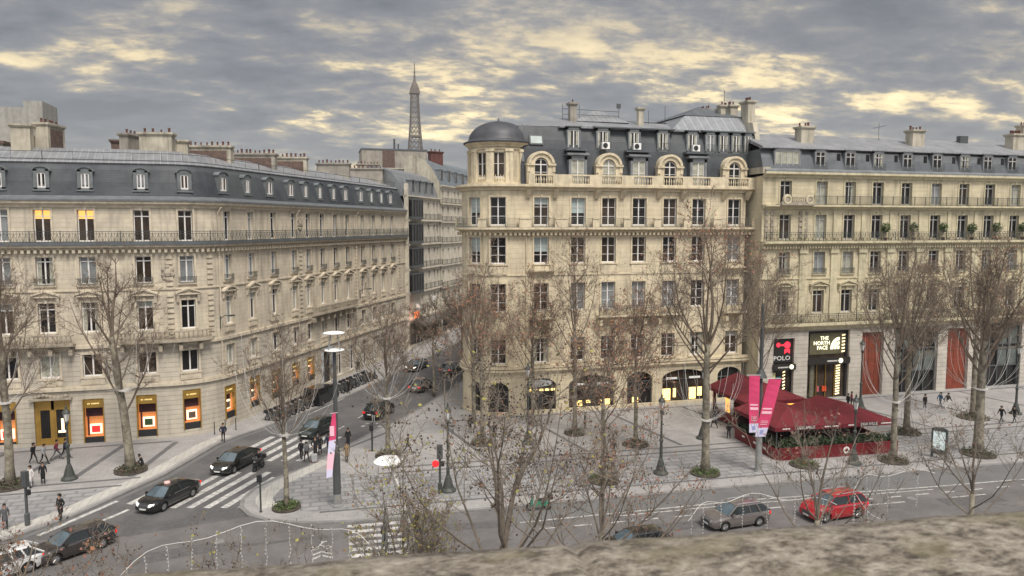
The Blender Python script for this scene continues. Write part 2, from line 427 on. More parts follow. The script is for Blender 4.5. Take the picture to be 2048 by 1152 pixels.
def railing(mb, path, s0, s1, d, z, h, pitch=0.22, mi=0, ornate=True, t=0.02):
    ss = path.cuts(s0, s1, 0.5)
    for zz in ([z + 0.06, z + h * 0.78, z + h] if ornate else [z + 0.08, z + h]):
        sweep(mb, path, [(d - t * 1.3, zz - t), (d + t * 1.3, zz - t), (d + t * 1.3, zz + t), (d - t * 1.3, zz + t)], s0, s1, mi)
    n = max(1, int((s1 - s0) / pitch))
    for i in range(n + 1):
        q = s0 + (s1 - s0) * i / n
        a = path.P(q, d, z); b = path.P(q, d, z + h)
        mb.tube([a, b], t * 0.8, 3, mi, cap=False)
        if ornate and i < n:
            q2 = s0 + (s1 - s0) * (i + 1) / n
            if i % 2 == 0: mb.tube([path.P(q, d, z + 0.08), path.P(q2, d, z + h * 0.76)], t * 0.8, 3, mi, cap=False)
            else: mb.tube([path.P(q, d, z + h * 0.76), path.P(q2, d, z + 0.08)], t * 0.8, 3, mi, cap=False)
        if i % 10 == 0: mb.box(-0.03, 0.03, -0.03, 0.03, 0, h + 0.05, mi, path.M(q, d, z))

BAL = [(0.05, 0), (0.05, 0.06), (0.035, 0.1), (0.085, 0.3), (0.045, 0.52), (0.035, 0.62), (0.05, 0.66), (0.05, 0.72)]
def balustrade(mb, path, s0, s1, d, z, h, pitch=0.30, mi=0):
    band(mb, path, s0, s1, z, 0.10 * h, 0.24, mi, d - 0.12)
    band(mb, path, s0, s1, z + 0.86 * h, 0.14 * h, 0.28, mi, d - 0.14)
    n = max(1, int((s1 - s0) / pitch)); k = h * 0.76 / 0.72
    for i in range(n):
        q = s0 + (s1 - s0) * (i + 0.5) / n
        p = path.P(q, d, z + 0.1 * h)
        mb.lathe([(r, zz * k) for r, zz in BAL], p, 6, mi)

# ---------------------------------------------------------------- windows
WT = {}
PANES = {'dark': [(0, 1, 'G')], 'brown': [(0, 1, 'B')], 'sheer': [(0, 1, 'S')], 'blind': [(0, .45, 'G'), (.45, 1, 'P')], 'curtain': 'C', 'halfb': [(0, .75, 'B'), (.75, 1, 'P')], 'lit': [(0, .72, 'B'), (.72, 1, 'L')], 'lity': [(0, 1, 'Y')], 'green': [(0, 1, 'K')]}
PM = [M_GLASS, M_GLASSB, M_GLASSS, M_BLIND, M_CURT, M_LITW, M_LITY]
PI_ = {'G': 0, 'B': 1, 'S': 2, 'P': 3, 'K': 4, 'L': 5, 'Y': 6}
def pane_mesh(w, h, style, arch=0.0):
    key = ('pane', round(w, 2), round(h, 2), style, arch)
    if key in WT: return WT[key]
    mb = MB(); x = w / 2
    if PANES[style] == 'C':
        for a, b, k in ((-x, -x * .45, 'K'), (-x * .45, x * .45, 'G'), (x * .45, x, 'K')): mb.box(a, b, 0.03, 0.05, 0.02, h - 0.02, PI_[k])
    else:
        for a, b, k in PANES[style]: mb.box(-x, x, 0.03, 0.05, max(0.02, a * h), b * h - (0.02 if b == 1 else 0), PI_[k])
    if arch:
        k = PI_['G'] if style in ('dark', 'blind', 'curtain') else PI_[PANES[style][-1][2]]
        n = 10; pts = [(x * math.cos(math.pi * i / n), 0.03, h - 0.02 + arch * math.sin(math.pi * i / n)) for i in range(n + 1)]
        mb.poly(pts, k); mb.poly([(p[0], 0.05, p[2]) for p in pts][::-1], k)
    WT[key] = mb.mesh('pane', PM); return WT[key]
def window_mesh(w, h, kind, trim, fr):
    """kind: dict(trans=height fraction of transom, bars=horizontal glazing bars, sur=surround, ped='tri'|'seg'|'flat'|None, sill, arch)"""
    key = ('win', round(w, 2), round(h, 2), str(sorted(kind.items())), trim.name, fr.name)
    if key in WT: return WT[key]
    mb = MB(); x = w / 2; f = 0.075; arch = kind.get('arch', 0)
    mb.box(-x, -x + f, -0.03, 0.06, 0, h, 0); mb.box(x - f, x, -0.03, 0.06, 0, h, 0)
    mb.box(-x + f, x - f, -0.03, 0.06, 0, 0.13, 0); 
    if not arch: mb.box(-x + f, x - f, -0.03, 0.06, h - f, h, 0)
    mb.box(-0.06, 0.06, -0.045, 0.055, 0.13, h - f, 0)
    if kind.get('dbl'):
        for q in (-x * .5, x * .5): mb.box(q - .035, q + .035, -0.035, 0.055, 0.13, h - f, 0)
    tr = kind.get('trans')
    if tr: mb.box(-x + f, x - f, -0.052, 0.05, h * tr - 0.045, h * tr + 0.045, 0)
    for q in kind.get('bars', ()): mb.box(-x + f, x - f, -0.02, 0.045, h * q - 0.022, h * q + 0.022, 0)
    if arch:
        n = 10
        for i in range(n):
            a0, a1 = math.pi * i / n, math.pi * (i + 1) / n
            def pt(a, r, y): return (x * r * math.cos(a), y, h + arch * r * math.sin(a))
            mb.hexa([pt(a0, 1, -.03), pt(a1, 1, -.03), pt(a1, 1, .06), pt(a0, 1, .06)], [pt(a0, .9, -.03), pt(a1, .9, -.03), pt(a1, .9, .06), pt(a0, .9, .06)], 0)
        mb.box(-0.05, 0.05, -0.045, 0.05, h - f, h + arch * .93, 0); mb.box(-x + f, x - f, -0.05, 0.05, h - .05, h + .05, 0)
    R_ = -kind.get('rev', 0.28)
    if kind.get('sur', 1):
        sw = 0.17
        mb.box(-x - sw, -x, R_ - 0.07, R_ + 0.02, -0.02, h + sw, 1); mb.box(x, x + sw, R_ - 0.07, R_ + 0.02, -0.02, h + sw, 1)
        mb.box(-x, x, R_ - 0.07, R_ + 0.02, h, h + sw, 1)
        mb.hexa([(-.1, R_ - .12, h - .02), (.1, R_ - .12, h - .02), (.1, R_, h - .02), (-.1, R_, h - .02)], [(-.16, R_ - .15, h + .3), (.16, R_ - .15, h + .3), (.16, R_, h + .3), (-.16, R_, h + .3)], 1)
    if kind.get('sill'):
        mb.box(-x - .22, x + .22, R_ - 0.16, R_ + 0.28, -0.16, -0.01, 1)
        if kind['sill'] == 2:
            mb.box(-x - .18, x + .18, R_ - 0.10, R_ + 0.01, -0.75, -0.17, 1)
            for i in range(7): mb.box(-x * .8 + i * x * 1.6 / 7, -x * .8 + i * x * 1.6 / 7 + x * .1, R_ - 0.16, R_ - 0.09, -0.66, -0.24, 1)
    ped = kind.get('ped'); zt = h + 0.5
    if ped:
        pw = x + 0.5; dp = 0.42
        mb.box(-pw, pw, R_ - dp * .8, R_ + .01, zt, zt + .12, 1)
        for sx in (-1, 1):
            a, b = sorted((sx * (x + .16), sx * (x + .40)))
            mb.hexa([(a, R_ - .12, zt - .7), (b, R_ - .12, zt - .7), (b, R_, zt - .7), (a, R_, zt - .7)], [(a, R_ - dp * .7, zt), (b, R_ - dp * .7, zt), (b, R_, zt), (a, R_, zt)], 1)
        if ped == 'tri':
            ph = .55
            mb.add([(-pw, R_ - dp * .45, zt + .12), (pw, R_ - dp * .45, zt + .12), (0, R_ - dp * .45, zt + ph), (-pw, R_, zt + .12), (pw, R_, zt + .12), (0, R_, zt + ph)], [(0, 1, 2), (3, 5, 4), (0, 2, 5, 3), (1, 4, 5, 2)], 1)
            for sx in (-1, 1):
                mb.hexa([(sx * pw, R_ - dp, zt + .1), (sx * pw, R_, zt + .1), (sx * pw, R_, zt + .26), (sx * pw, R_ - dp, zt + .26)], [(0, R_ - dp, zt + ph - .04), (0, R_, zt + ph - .04), (0, R_, zt + ph + .14), (0, R_ - dp, zt + ph + .14)], 1)
        elif ped == 'seg':
            n = 8
            for i in range(n):
                a0, a1 = math.pi * i / n, math.pi * (i + 1) / n
                def pt(a, r, y): return (-math.cos(a) * pw * r, y, zt + .1 + math.sin(a) * (.42 * r))
                mb.hexa([pt(a0, 1, R_ - dp), pt(a1, 1, R_ - dp), pt(a1, 1, R_), pt(a0, 1, R_)], [pt(a0, .7, R_ - dp), pt(a1, .7, R_ - dp), pt(a1, .7, R_), pt(a0, .7, R_)], 1)
            mb.poly([(-math.cos(math.pi * i / n) * pw * .8, R_ - dp * .4, zt + .1 + math.sin(math.pi * i / n) * .32) for i in range(n + 1)], 1)
    WT[key] = mb.mesh('window', [fr, trim]); return WT[key]
def guard_mesh(w, h, style, m_):
    key = ('guard', round(w, 2), h, style, m_.name)
    if key in WT: return WT[key]
    mb = MB(); x = w / 2
    y = -0.50
    for z in (0.05, h - .12, h): mb.box(-x, x, y - .02, y + .02, z - .02, z + .02)
    for q in (-x, x): mb.box(q - .02, q + .02, y, y + .22, h - .02, h + .02); mb.box(q - .02, q + .02, y, y + .22, .03, .07)
    n = int(w / .13)
    for i in range(n + 1):
        q = -x + w * i / n; mb.box(q - .012, q + .012, y - .012, y + .012, .05, h)
    for i in range(n // 2):
        q = -x + w * (2 * i + 1) / n; mb.lathe([(.0, -.0), (.05, .06), (.0, .12)], (q, y, h * .45), 4)
    WT[key] = mb.mesh('window_guard', m_); return WT[key]
def place_window(parent, path, q, d, z, w, h, kind, style, trim, fr=M_WHITE, guard=None):
    M = path.M(q, d, z)
    o = obj('window', window_mesh(w, h, kind, trim, fr), None, parent, M)
    obj('pane', pane_mesh(w, h, style, kind.get('arch', 0)), None, o, M)
    if guard: obj('window_guard', guard_mesh(w + .25, guard, 0, M_IRON), None, o, M)
    return o

def pot_mesh():
    if 'pot' not in WT: WT['pot'] = MB().lathe([(.13, 0), (.13, .06), (.10, .09), (.095, .33), (.12, .37), (.12, .42), (.07, .42), (.07, .2)], n=8).mesh('chimney_pot', M_POT, True)
    return WT['pot']
def chimney(parent, cx, cy, z0, z1, L, T, ang, m_, pots=6, pot_s=1.0, m2=None, rng=None):
    """stack: long axis L along angle ang"""
    M = Matrix.Translation((cx, cy, 0)) @ Matrix.Rotation(ang, 4, 'Z')
    mb = MB(); mb.box(-L / 2, L / 2, -T / 2, T / 2, z0, z1 - .3)
    mb.box(-L / 2 - .1, L / 2 + .1, -T / 2 - .1, T / 2 + .1, z1 - .3, z1 - .18); mb.box(-L / 2 - .18, L / 2 + .18, -T / 2 - .18, T / 2 + .18, z1 - .18, z1)
    if m2:
        mb.box(-L / 2 + .35, L / 2 - .35, -T / 2 - .06, T / 2 + .06, z0 + .2, z1 - .55, 1)
        mb.box(-L / 2 - .05, -L / 2 + .4, -T / 2 - .05, T / 2 + .05, z0, z1 - .4, 0); mb.box(L / 2 - .4, L / 2 + .05, -T / 2 - .05, T / 2 + .05, z0, z1 - .4, 0)
    o = obj('chimney', mb, [m_, m2 or m_], parent, M)
    rng = rng or random.Random(int(cx * 10))
    for i in range(pots):
        q = -L / 2 + L * (i + .5) / pots + rng.uniform(-.05, .05)
        s = pot_s * rng.uniform(.8, 1.25)
        obj('chimney_pot', pot_mesh(), None, o, M @ Matrix.Translation((q, rng.uniform(-.12, .12), z1)) @ Matrix.Scale(s, 4))
    return o

# ================================================================ left corner building
rnd = random.Random(7)
def mansard_prof(z0, z1, set1, zr, dr, d0=-0.15):
    """steep lower slope, ridge, back slope down to ground"""
    return [(d0, z0), (d0 - set1 * .30, z0 + (z1 - z0) * .45), (d0 - set1 * .62, z0 + (z1 - z0) * .80), (d0 - set1, z1)]
M_ZINCM = mat('zinc_gutter_dull', (0.14, 0.15, 0.16), 0.5, metal=0.15, noise=0.15)
def left_building():
    P = Path((-48, 74), 0).line(34.5).arc(6, R(61)).line(45.5)
    S = lambda X: X + 48; T = lambda q: 40.89 + q; L = P.L
    B = empty('apartment_building', (-20, 80, 0), 'long grey-cream stone apartment block rounding the corner behind the lit shop windows, dark slate mansard', 'building')
    front = [-46, -42, -38, -34, -30.0, -26.4, -23.1, -19.65, -15.1]; side = [0.15, 4.1, 8.25, 12.5, 15.7, 19.1, 22.5, 25.9, 30.4, 34.0, 37.2, 40.6]
    cols = [(S(x), 1.35) for x in front] + [(36.6, 1.25)] + [(T(q), 1.15) for q in side]
    holes = []; lv = {'f1': (6.25, 2.05), 'f2': (10.3, 2.75), 'f3': (14.65, 2.5), 'f4': (18.5, 2.85)}
    for q, w in cols:
        w2 = w / 2
        for k, (z, h) in lv.items():
            ww = w2 * (1.18 if k == 'f1' else 1); holes.append((q - ww, q + ww, z, z + h))
    shops = [(S(-26.9), 1.9, .0, 4.3), (S(-19.75), 1.75, 0.0, 4.2), (S(-15.3), 1.75, 0.35, 4.3), (36.6, 1.6, .7, 4.5), (S(-31.5), 1.9, 0, 4.3), (S(-36), 1.9, 0, 4.3),
             (T(-.1), 1.6, .9, 4.2), (T(4.1), 1.7, 1.0, 4.25), (T(8.15), 1.7, 1.0, 4.2), (T(12.3), 1.6, 1.5, 4.2), (T(15.7), 1.6, 1.4, 4.3)]
    doorq = S(-23.1)
    for q, w, z, zz in shops: holes.append((q - w / 2, q + w / 2, z, zz))
    holes.append((doorq - 1.45, doorq + 1.45, 0, 4.25)); holes.append((T(19.8) - 1.1, T(19.8) + 1.1, .3, 4.4))
    for q in (23.2, 26.6, 30.6, 34.2, 37.6, 41.2): holes.append((T(q) - .75, T(q) + .75, .6, 4.0))
    up = MB(); wall(up, P, 0, L, 9.0, 21.9, [h for h in holes if h[2] > 9]); wobj('wall', up, M_STONE_L, B)
    lo = MB(); wall(lo, P, 0, L, 0, 9.0, [h for h in holes if h[2] < 9]); sweep(lo, P, [(-.1, 0), (.09, 0), (.09, .45), (-.1, .45)], 0, S(-24.6)); sweep(lo, P, [(-.1, 0), (.09, 0), (.09, .45), (-.1, .45)], S(-18.8), S(-16.3))
    wobj('wall', lo, M_STONE_LR, B)
    tr = MB()
    band(tr, P, 0, L, 5.05, .28, .22); band(tr, P, 0, L, 5.33, .12, .12); band(tr, P, 0, L, 14.05, .16, .12); band(tr, P, 0, L, 8.85, .3, .2)
    cornice(tr, P, 0, L, 17.75, .45, .62); dentils(tr, P, 0, L, 17.5, .3, .42, .5, .24)
    cornice(tr, P, 0, L, 21.55, .62, .5)
    for q in (S(-12.9) , 38.7, T(13.9), T(28.3), T(43.4)):      # rusticated pilaster strips
        for z in [9.4 + .5 * i for i in range(16)]:
            if not 13.9 < z + .2 < 14.3: tr.box(-.28, .28, -.12, .02, 0, .3, 0, P.M(q, 0, z))
    wobj('cornice', tr, M_TRIM_L, B)
    for q, zc in ((S(-12.95) - .1, 15.6), (T(13.9), 20.2)):          # carved cartouches
        md = MB(); M = P.M(q, 0, zc)
        for (x, z, r) in ((0, 0, .42), (0, .55, .25), (-.35, .3, .22), (.35, .3, .22), (-.4, -.2, .2), (.4, -.2, .2), (0, -.6, .25), (-.3, -.5, .16), (.3, -.5, .16), (0, .95, .14)):
            md.add(*_blob(r, M @ Matrix.Translation((x, -.05, z)) @ Matrix.Diagonal((1, .5, 1, 1))))
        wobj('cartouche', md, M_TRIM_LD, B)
    # long iron balcony on the cornice, zinc edge
    b = MB(); band(b, P, 0, L, 18.2, .28, .75); wobj('balcony_slab', b, M_ZINCD, B)
    r = MB(); railing(r, P, 0, L, .68, 18.45, .98, .24); wobj('balcony_railing', r, M_IRON, B)
    # stone balconies of the second floor
    for a, c in ((S(-47), S(-20.9)), (S(-17.2), 38.4), (T(19.2) - 3.4, T(25.9) + 1.2)):
        s2 = MB(); cornice(s2, P, a, c, 8.95, .42, .95); k = a
        balustrade(s2, P, a, c, .78, 9.37, .88, .36)
        for i in range(int((c - a) / 1.6) + 1): s2.box(-.16, .16, -.7, 0, -.55, 0, 0, P.M(min(c - .2, a + .2 + i * 1.6), 0, 8.95))
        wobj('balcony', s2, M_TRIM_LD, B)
    # shop fronts
    for i, (q, w, z, zz) in enumerate(shops):
        M = P.M(q, -.28, z); h = zz - z
        o = MB(); o.box(-w / 2, -w / 2 + .09, -.34, .05, 0, h); o.box(w / 2 - .09, w / 2, -.34, .05, 0, h); o.box(-w / 2 + .09, w / 2 - .09, -.2, .05, h - .85, h)
        fr = obj('shop_window', o, M_GOLD, B, M)
        o = MB(); o.box(-w / 2 + .09, w / 2 - .09, -.22, .04, 0, .62); obj('plinth', o, M_BLACK, fr, M)
        o = MB(); o.box(-w / 2 + .09, w / 2 - .09, .55, .6, .62, h - .85); o.box(-w / 2 + .09, w / 2 - .09, .02, .55, .6, .66, 0)
        o.box(-w / 2 + .05, -w / 2 + .09, .0, .6, .62, h - .85); o.box(w / 2 - .09, w / 2 - .05, 0, .6, .62, h - .85); obj('lit_display', o, M_SHOPL, fr, M)
        o = MB(); o.box(-w * .26, w * .30, .12, .3, .85, 1.75, 0); o.box(-w * .17, w * .22, .05, .13, 1.0, 1.6, 1)
        obj('display_box', o, [M_DISPW, (M_DISPR, M_DISPG, M_DISPK)[(0 if i in (0, 1, 4) else 1 if i == 2 else 2)]], fr, M)
        o = MB(); o.box(-w / 2 + .09, w / 2 - .09, .3, .34, h - 1.75, h - .85, 0); o.box(-w * .38, -w * .30, .2, .28, .7, h - 1.0, 0); obj('display_curtain', o, M_MAROON, fr, M)
        o = MB()
        for j in range(9):
            if j != 2: o.box(-w * .28 + j * w * .062, -w * .28 + j * w * .062 + w * .04, -.215, -.2, h - .52, h - .40)
        obj('shop_name', o, M_GOLDL, fr, M)
    M = P.M(doorq, -.25, 0); o = MB()
    for a, c in ((-1.45, -1.15), (1.15, 1.45), (-.12, .12)): o.box(a, c, -.1, .08, 0, 4.2)
    o.box(-1.15, 1.15, -.1, .08, 3.35, 4.2); 
    for a, c in ((-1.15, -.12), (.12, 1.15)): o.box(a, c, -.06, .06, 0, .75); o.box(a, a + .13, -.06, .06, .75, 3.35); o.box(c - .13, c, -.06, .06, .75, 3.35)
    d = obj('door', o, M_GOLD, B, M)
    o = MB(); o.box(-1.02, -.25, 0, .03, .75, 3.35); o.box(.25, 1.02, 0, .03, .75, 3.35); obj('door_glass', o, M_GLASS, d, M)
    o = MB(); o.box(.62, .85, -.03, -.005, 1.3, 2.5); o.box(.35, .95, -.035, -.005, 1.2, 1.4); obj('lit_display', o, M_DISPW, d, M)
    o = MB(); o.box(-1.7, 1.7, -.35, .0, 4.32, 4.5)
    for j in range(9): o.add(*_blob(.2, P.M(doorq, 0, 0).inverted() @ P.M(doorq, 0, 0) @ Matrix.Translation((-1.2 + j * .3, -.1, 4.62 + .12 * math.sin(j * .8)))))
    obj('carved_lintel', o, M_TRIM_LD, B, P.M(doorq, .05, 0))
    M = P.M(T(19.8), -.3, .3); o = MB(); o.box(-1.1, 1.1, 0, .06, 0, 4.1); obj('door', o, M_GLASS, B, M)
    o = MB(); o.box(-1.5, -1.1, -.42, -.2, 0, 4.4); o.box(1.1, 1.5, -.42, -.2, 0, 4.4); o.box(-1.5, 1.5, -.42, -.2, 4.1, 4.5); obj('door_surround', o, M_PALEB, B, M)
    for q in (23.2, 26.6, 30.6, 34.2, 37.6, 41.2):
        place_window(B, P, T(q), -.28, .6, 1.5, 3.4, dict(trans=.8, sur=0), rnd.choice(['dark', 'brown', 'curtain']), M_TRIM_L)
    # windows
    for i, (q, w) in enumerate(cols):
        front_ = i <= 9
        st = rnd.choice(['dark', 'brown', 'dark', 'curtain', 'sheer', 'halfb', 'blind'])
        s4 = {6: 'lit', 7: 'lit', 8: 'brown', 9: 'brown', 5: 'sheer'}.get(i, rnd.choice(['curtain', 'dark', 'sheer', 'dark']))
        place_window(B, P, q, -.28, 18.5, w, 2.85, dict(trans=.80), s4, M_TRIM_L)
        place_window(B, P, q, -.28, 14.65, w, 2.5, dict(trans=.83, sill=1), st, M_TRIM_L, guard=.55)
        place_window(B, P, q, -.28, 10.3, w, 2.75, dict(trans=.78, ped='tri' if front_ or i % 2 else 'seg', sill=0 if front_ else 2), rnd.choice(['dark', 'dark', 'curtain', 'brown', 'halfb', 'sheer']), M_TRIM_L)
        place_window(B, P, q, -.28, 6.25, w * 1.18, 2.05, dict(sill=2), rnd.choice(['green', 'brown', 'dark']), M_TRIM_L)
    # roof
    r = MB(); sweep(r, P, [(.62, 22.15), (.62, 22.3), (.1, 22.5), (-.1, 22.62), (-.1, 22.15)], 0, L); wobj('gutter', r, M_ZINCM, B)
    r = MB(); sweep(r, P, [(-.1, 22.5), (-.4, 23.9), (-.75, 25.0), (-1.15, 25.55)], 0, L, closed=False)
    wobj('mansard_roof', r, M_SLATE, B)
    r = MB(); sweep(r, P, [(-1.1, 25.5), (-.98, 25.62), (-1.2, 25.75), (-5.8, 27.3), (-11, 25.5), (-11.5, 0), (-11.4, 0), (-10.9, 25.3), (-5.8, 27.0)], 0, L)
    e = P.L; q = [P.P(e, d, z) for d, z in ((0, 0), (0, 22.9), (-.4, 24.0), (-1.15, 25.6), (-5.8, 27.2), (-11, 25.5), (-11, 0))]; r.poly(q)
    wobj('roof', r, M_ZINCR, B)
    r = MB(); railing(r, P, 0, L, -1.6, 25.85, .75, 2.4, ornate=False, t=.022); wobj('roof_railing', r, M_IRON, B)
    # arched dormers, zinc clad
    def dormer(q, wide):
        w = 1.55 if wide else 1.25; M = P.M(q, -.28, 23.15); mb = MB(); x = w / 2
        mb.box(-x, -x + .3, -.05, 1.2, 0, 1.75); mb.box(x - .3, x, -.05, 1.2, 0, 1.75); mb.box(-x, x, -.05, .3, -.05, .14); mb.box(-x - .08, x + .08, -.16, .05, -.14, -.03)
        n = 8
        for i in range(n):
            a0, a1 = math.pi * i / n, math.pi * (i + 1) / n
            def pt(a, r, y, b=0): return (-(x + .1) * r * math.cos(a), y, 1.62 + .38 * r * math.sin(a) + b)
            mb.hexa([pt(a0, 1, -.15), pt(a1, 1, -.15), pt(a1, 1, 1.4), pt(a0, 1, 1.4)], [pt(a0, .9, -.15), pt(a1, .9, -.15), pt(a1, .9, 1.4), pt(a0, .9, 1.4)])
        mb.poly([(-(x) * math.cos(math.pi * i / n), -.05, 1.6 + .34 * math.sin(math.pi * i / n)) for i in range(n + 1)])
        mb.box(-x + .28, x - .28, -.04, 1.0, 1.42, 1.7)
        o = obj('dormer', mb, M_DORM, B, M)
        f = MB(); a = x - .3; f.box(-a, -a + .07, -.02, .1, .14, 1.44); f.box(a - .07, a, -.02, .1, .14, 1.44); f.box(-.06, .06, -.03, .1, .14, 1.44); f.box(-a, a, -.04, .1, .12, .26); f.box(-a, a, -.02, .1, 1.37, 1.44)
        if wide: f.box(-a * .3 - .02, -a * .3 + .03, -.02, .1, .14, 1.44)
        obj('window_frame', f, M_WHITE, o, M)
        g = MB(); g.box(-a, a, .05, .08, .14, 1.42); obj('pane', g, rnd.choice([M_GLASS, M_GLASSS, M_GLASSB]), o, M)
    for x in (-46, -42, -38, -34, -30, -26.45, -23.06, -19.6, -15.05): dormer(S(x), False)
    dormer(36.7, False)
    for i, q in enumerate((.2, 4.2, 8.3, 12.6, 15.9, 19.3, 22.8, 26.1, 30.7, 34.1, 37.5, 40.8)): dormer(T(q), i in (0, 2, 3, 7, 8, 11))
    A61 = R(61)
    def at(q, d): p = P.P(T(q), d, 0); return p[0], p[1]
    chimney(B, -25.9, 79.0, 25.5, 29.3, 1.6, 1.0, 0, M_STACK, 0); chimney(B, -24.2, 81.0, 25.0, 29.6, 3.0, 1.1, R(80), M_STACK, 5, m2=M_BRICK)
    chimney(B, -17.4, 82, 26, 29.0, 2.3, .9, R(70), M_STACKG, 3); chimney(B, -18.8, 84, 26, 28.6, 1.5, .8, 0, M_BRICK, 0)
    chimney(B, -14.6, 80.2, 25.6, 29.0, 3.0, 1.2, R(-8), M_STACK, 4); chimney(B, -12.6, 81.5, 25.6, 28.5, 1.2, .9, 0, M_STACK, 0)
    x, y = at(6.2, -6); chimney(B, x, y, 25.6, 28.4, 4.6, 1.0, R(-12), M_STACK, 8, m2=M_BRICK)
    x, y = at(13.8, -6); chimney(B, x, y, 25.6, 28.3, 5.6, 1.0, R(-12), M_STACKG, 11, m2=M_BRICK)
    x, y = at(22.2, -6); chimney(B, x, y, 25.6, 28.6, 4.4, 1.0, R(-12), M_STACK, 8, m2=M_BRICK)
    x, y = at(34, -6); chimney(B, x, y, 25.6, 28.8, 4.6, 1.0, R(-12), M_STACKG, 8)
    x, y = at(43.8, -6); chimney(B, x, y, 25.6, 28.8, 6.0, 1.0, R(-12), M_STACKG, 9)
    # rainwater pipes and lantern brackets
    for q in (T(-1.15), T(13.1), T(28.3)):
        p = MB(); p.tube([P.P(q, .12, 5.4), P.P(q, .12, 21.2), P.P(q + .15, .45, 21.7)], .06, 6); wobj('downpipe', p, M_TRIM_L, B)
    for q in (T(-1.2), T(29.2)):
        p = MB(); p.tube([P.P(q, .1, 10.0), P.P(q, .1, 11.2)], .06, 5); p.tube([P.P(q, .1, 11.0), P.P(q, .7, 11.3), P.P(q, 1.4, 11.35)], .04, 5); p.box(-.3, .3, -1.7, -1.3, 11.28, 11.4, 0, P.M(q, 0, 0)); wobj('wall_lamp', p, M_IRON, B)
    return B, P
def _blob(r, M, n=6, k=4):
    vs = []; fs = []
    for i in range(k + 1):
        a = math.pi * i / k
        for j in range(n):
            b = 2 * math.pi * j / n; v = M @ Vector((r * math.sin(a) * math.cos(b), r * math.sin(a) * math.sin(b), r * math.cos(a))); vs.append(tuple(v))
    for i in range(k):
        for j in range(n): fs.append((i * n + j, (i + 1) * n + j, (i + 1) * n + (j + 1) % n, i * n + (j + 1) % n))
    return vs, fs
M_SHOPL = mat('shop_display_lit', (0.40, 0.17, 0.07), 0.6, emit=((1.0, 0.36, 0.10), 0.16))
M_DISPW = mat('display_white_lit', (0.8, 0.68, 0.5), 0.6, emit=((1.0, 0.72, 0.45), 0.6))
M_DISPR = mat('display_red', (0.6, 0.02, 0.02), 0.5, emit=((1.0, 0.03, 0.03), 0.35))
M_DISPG = mat('display_green', (0.04, 0.08, 0.03), 0.5)
M_DISPK = mat('display_dark_figure', (0.12, 0.08, 0.06), 0.5)
M_MAROON = mat('maroon_curtain', (0.05, 0.015, 0.02), 0.8)
M_GOLDL = mat('gilt_letters', (0.8, 0.6, 0.2), 0.4, emit=((1.0, 0.8, 0.35), 0.25), noise=0)
M_PALEB = mat('pale_blue_grey_paint', (0.42, 0.44, 0.46), 0.7)
LB, LP = left_building()

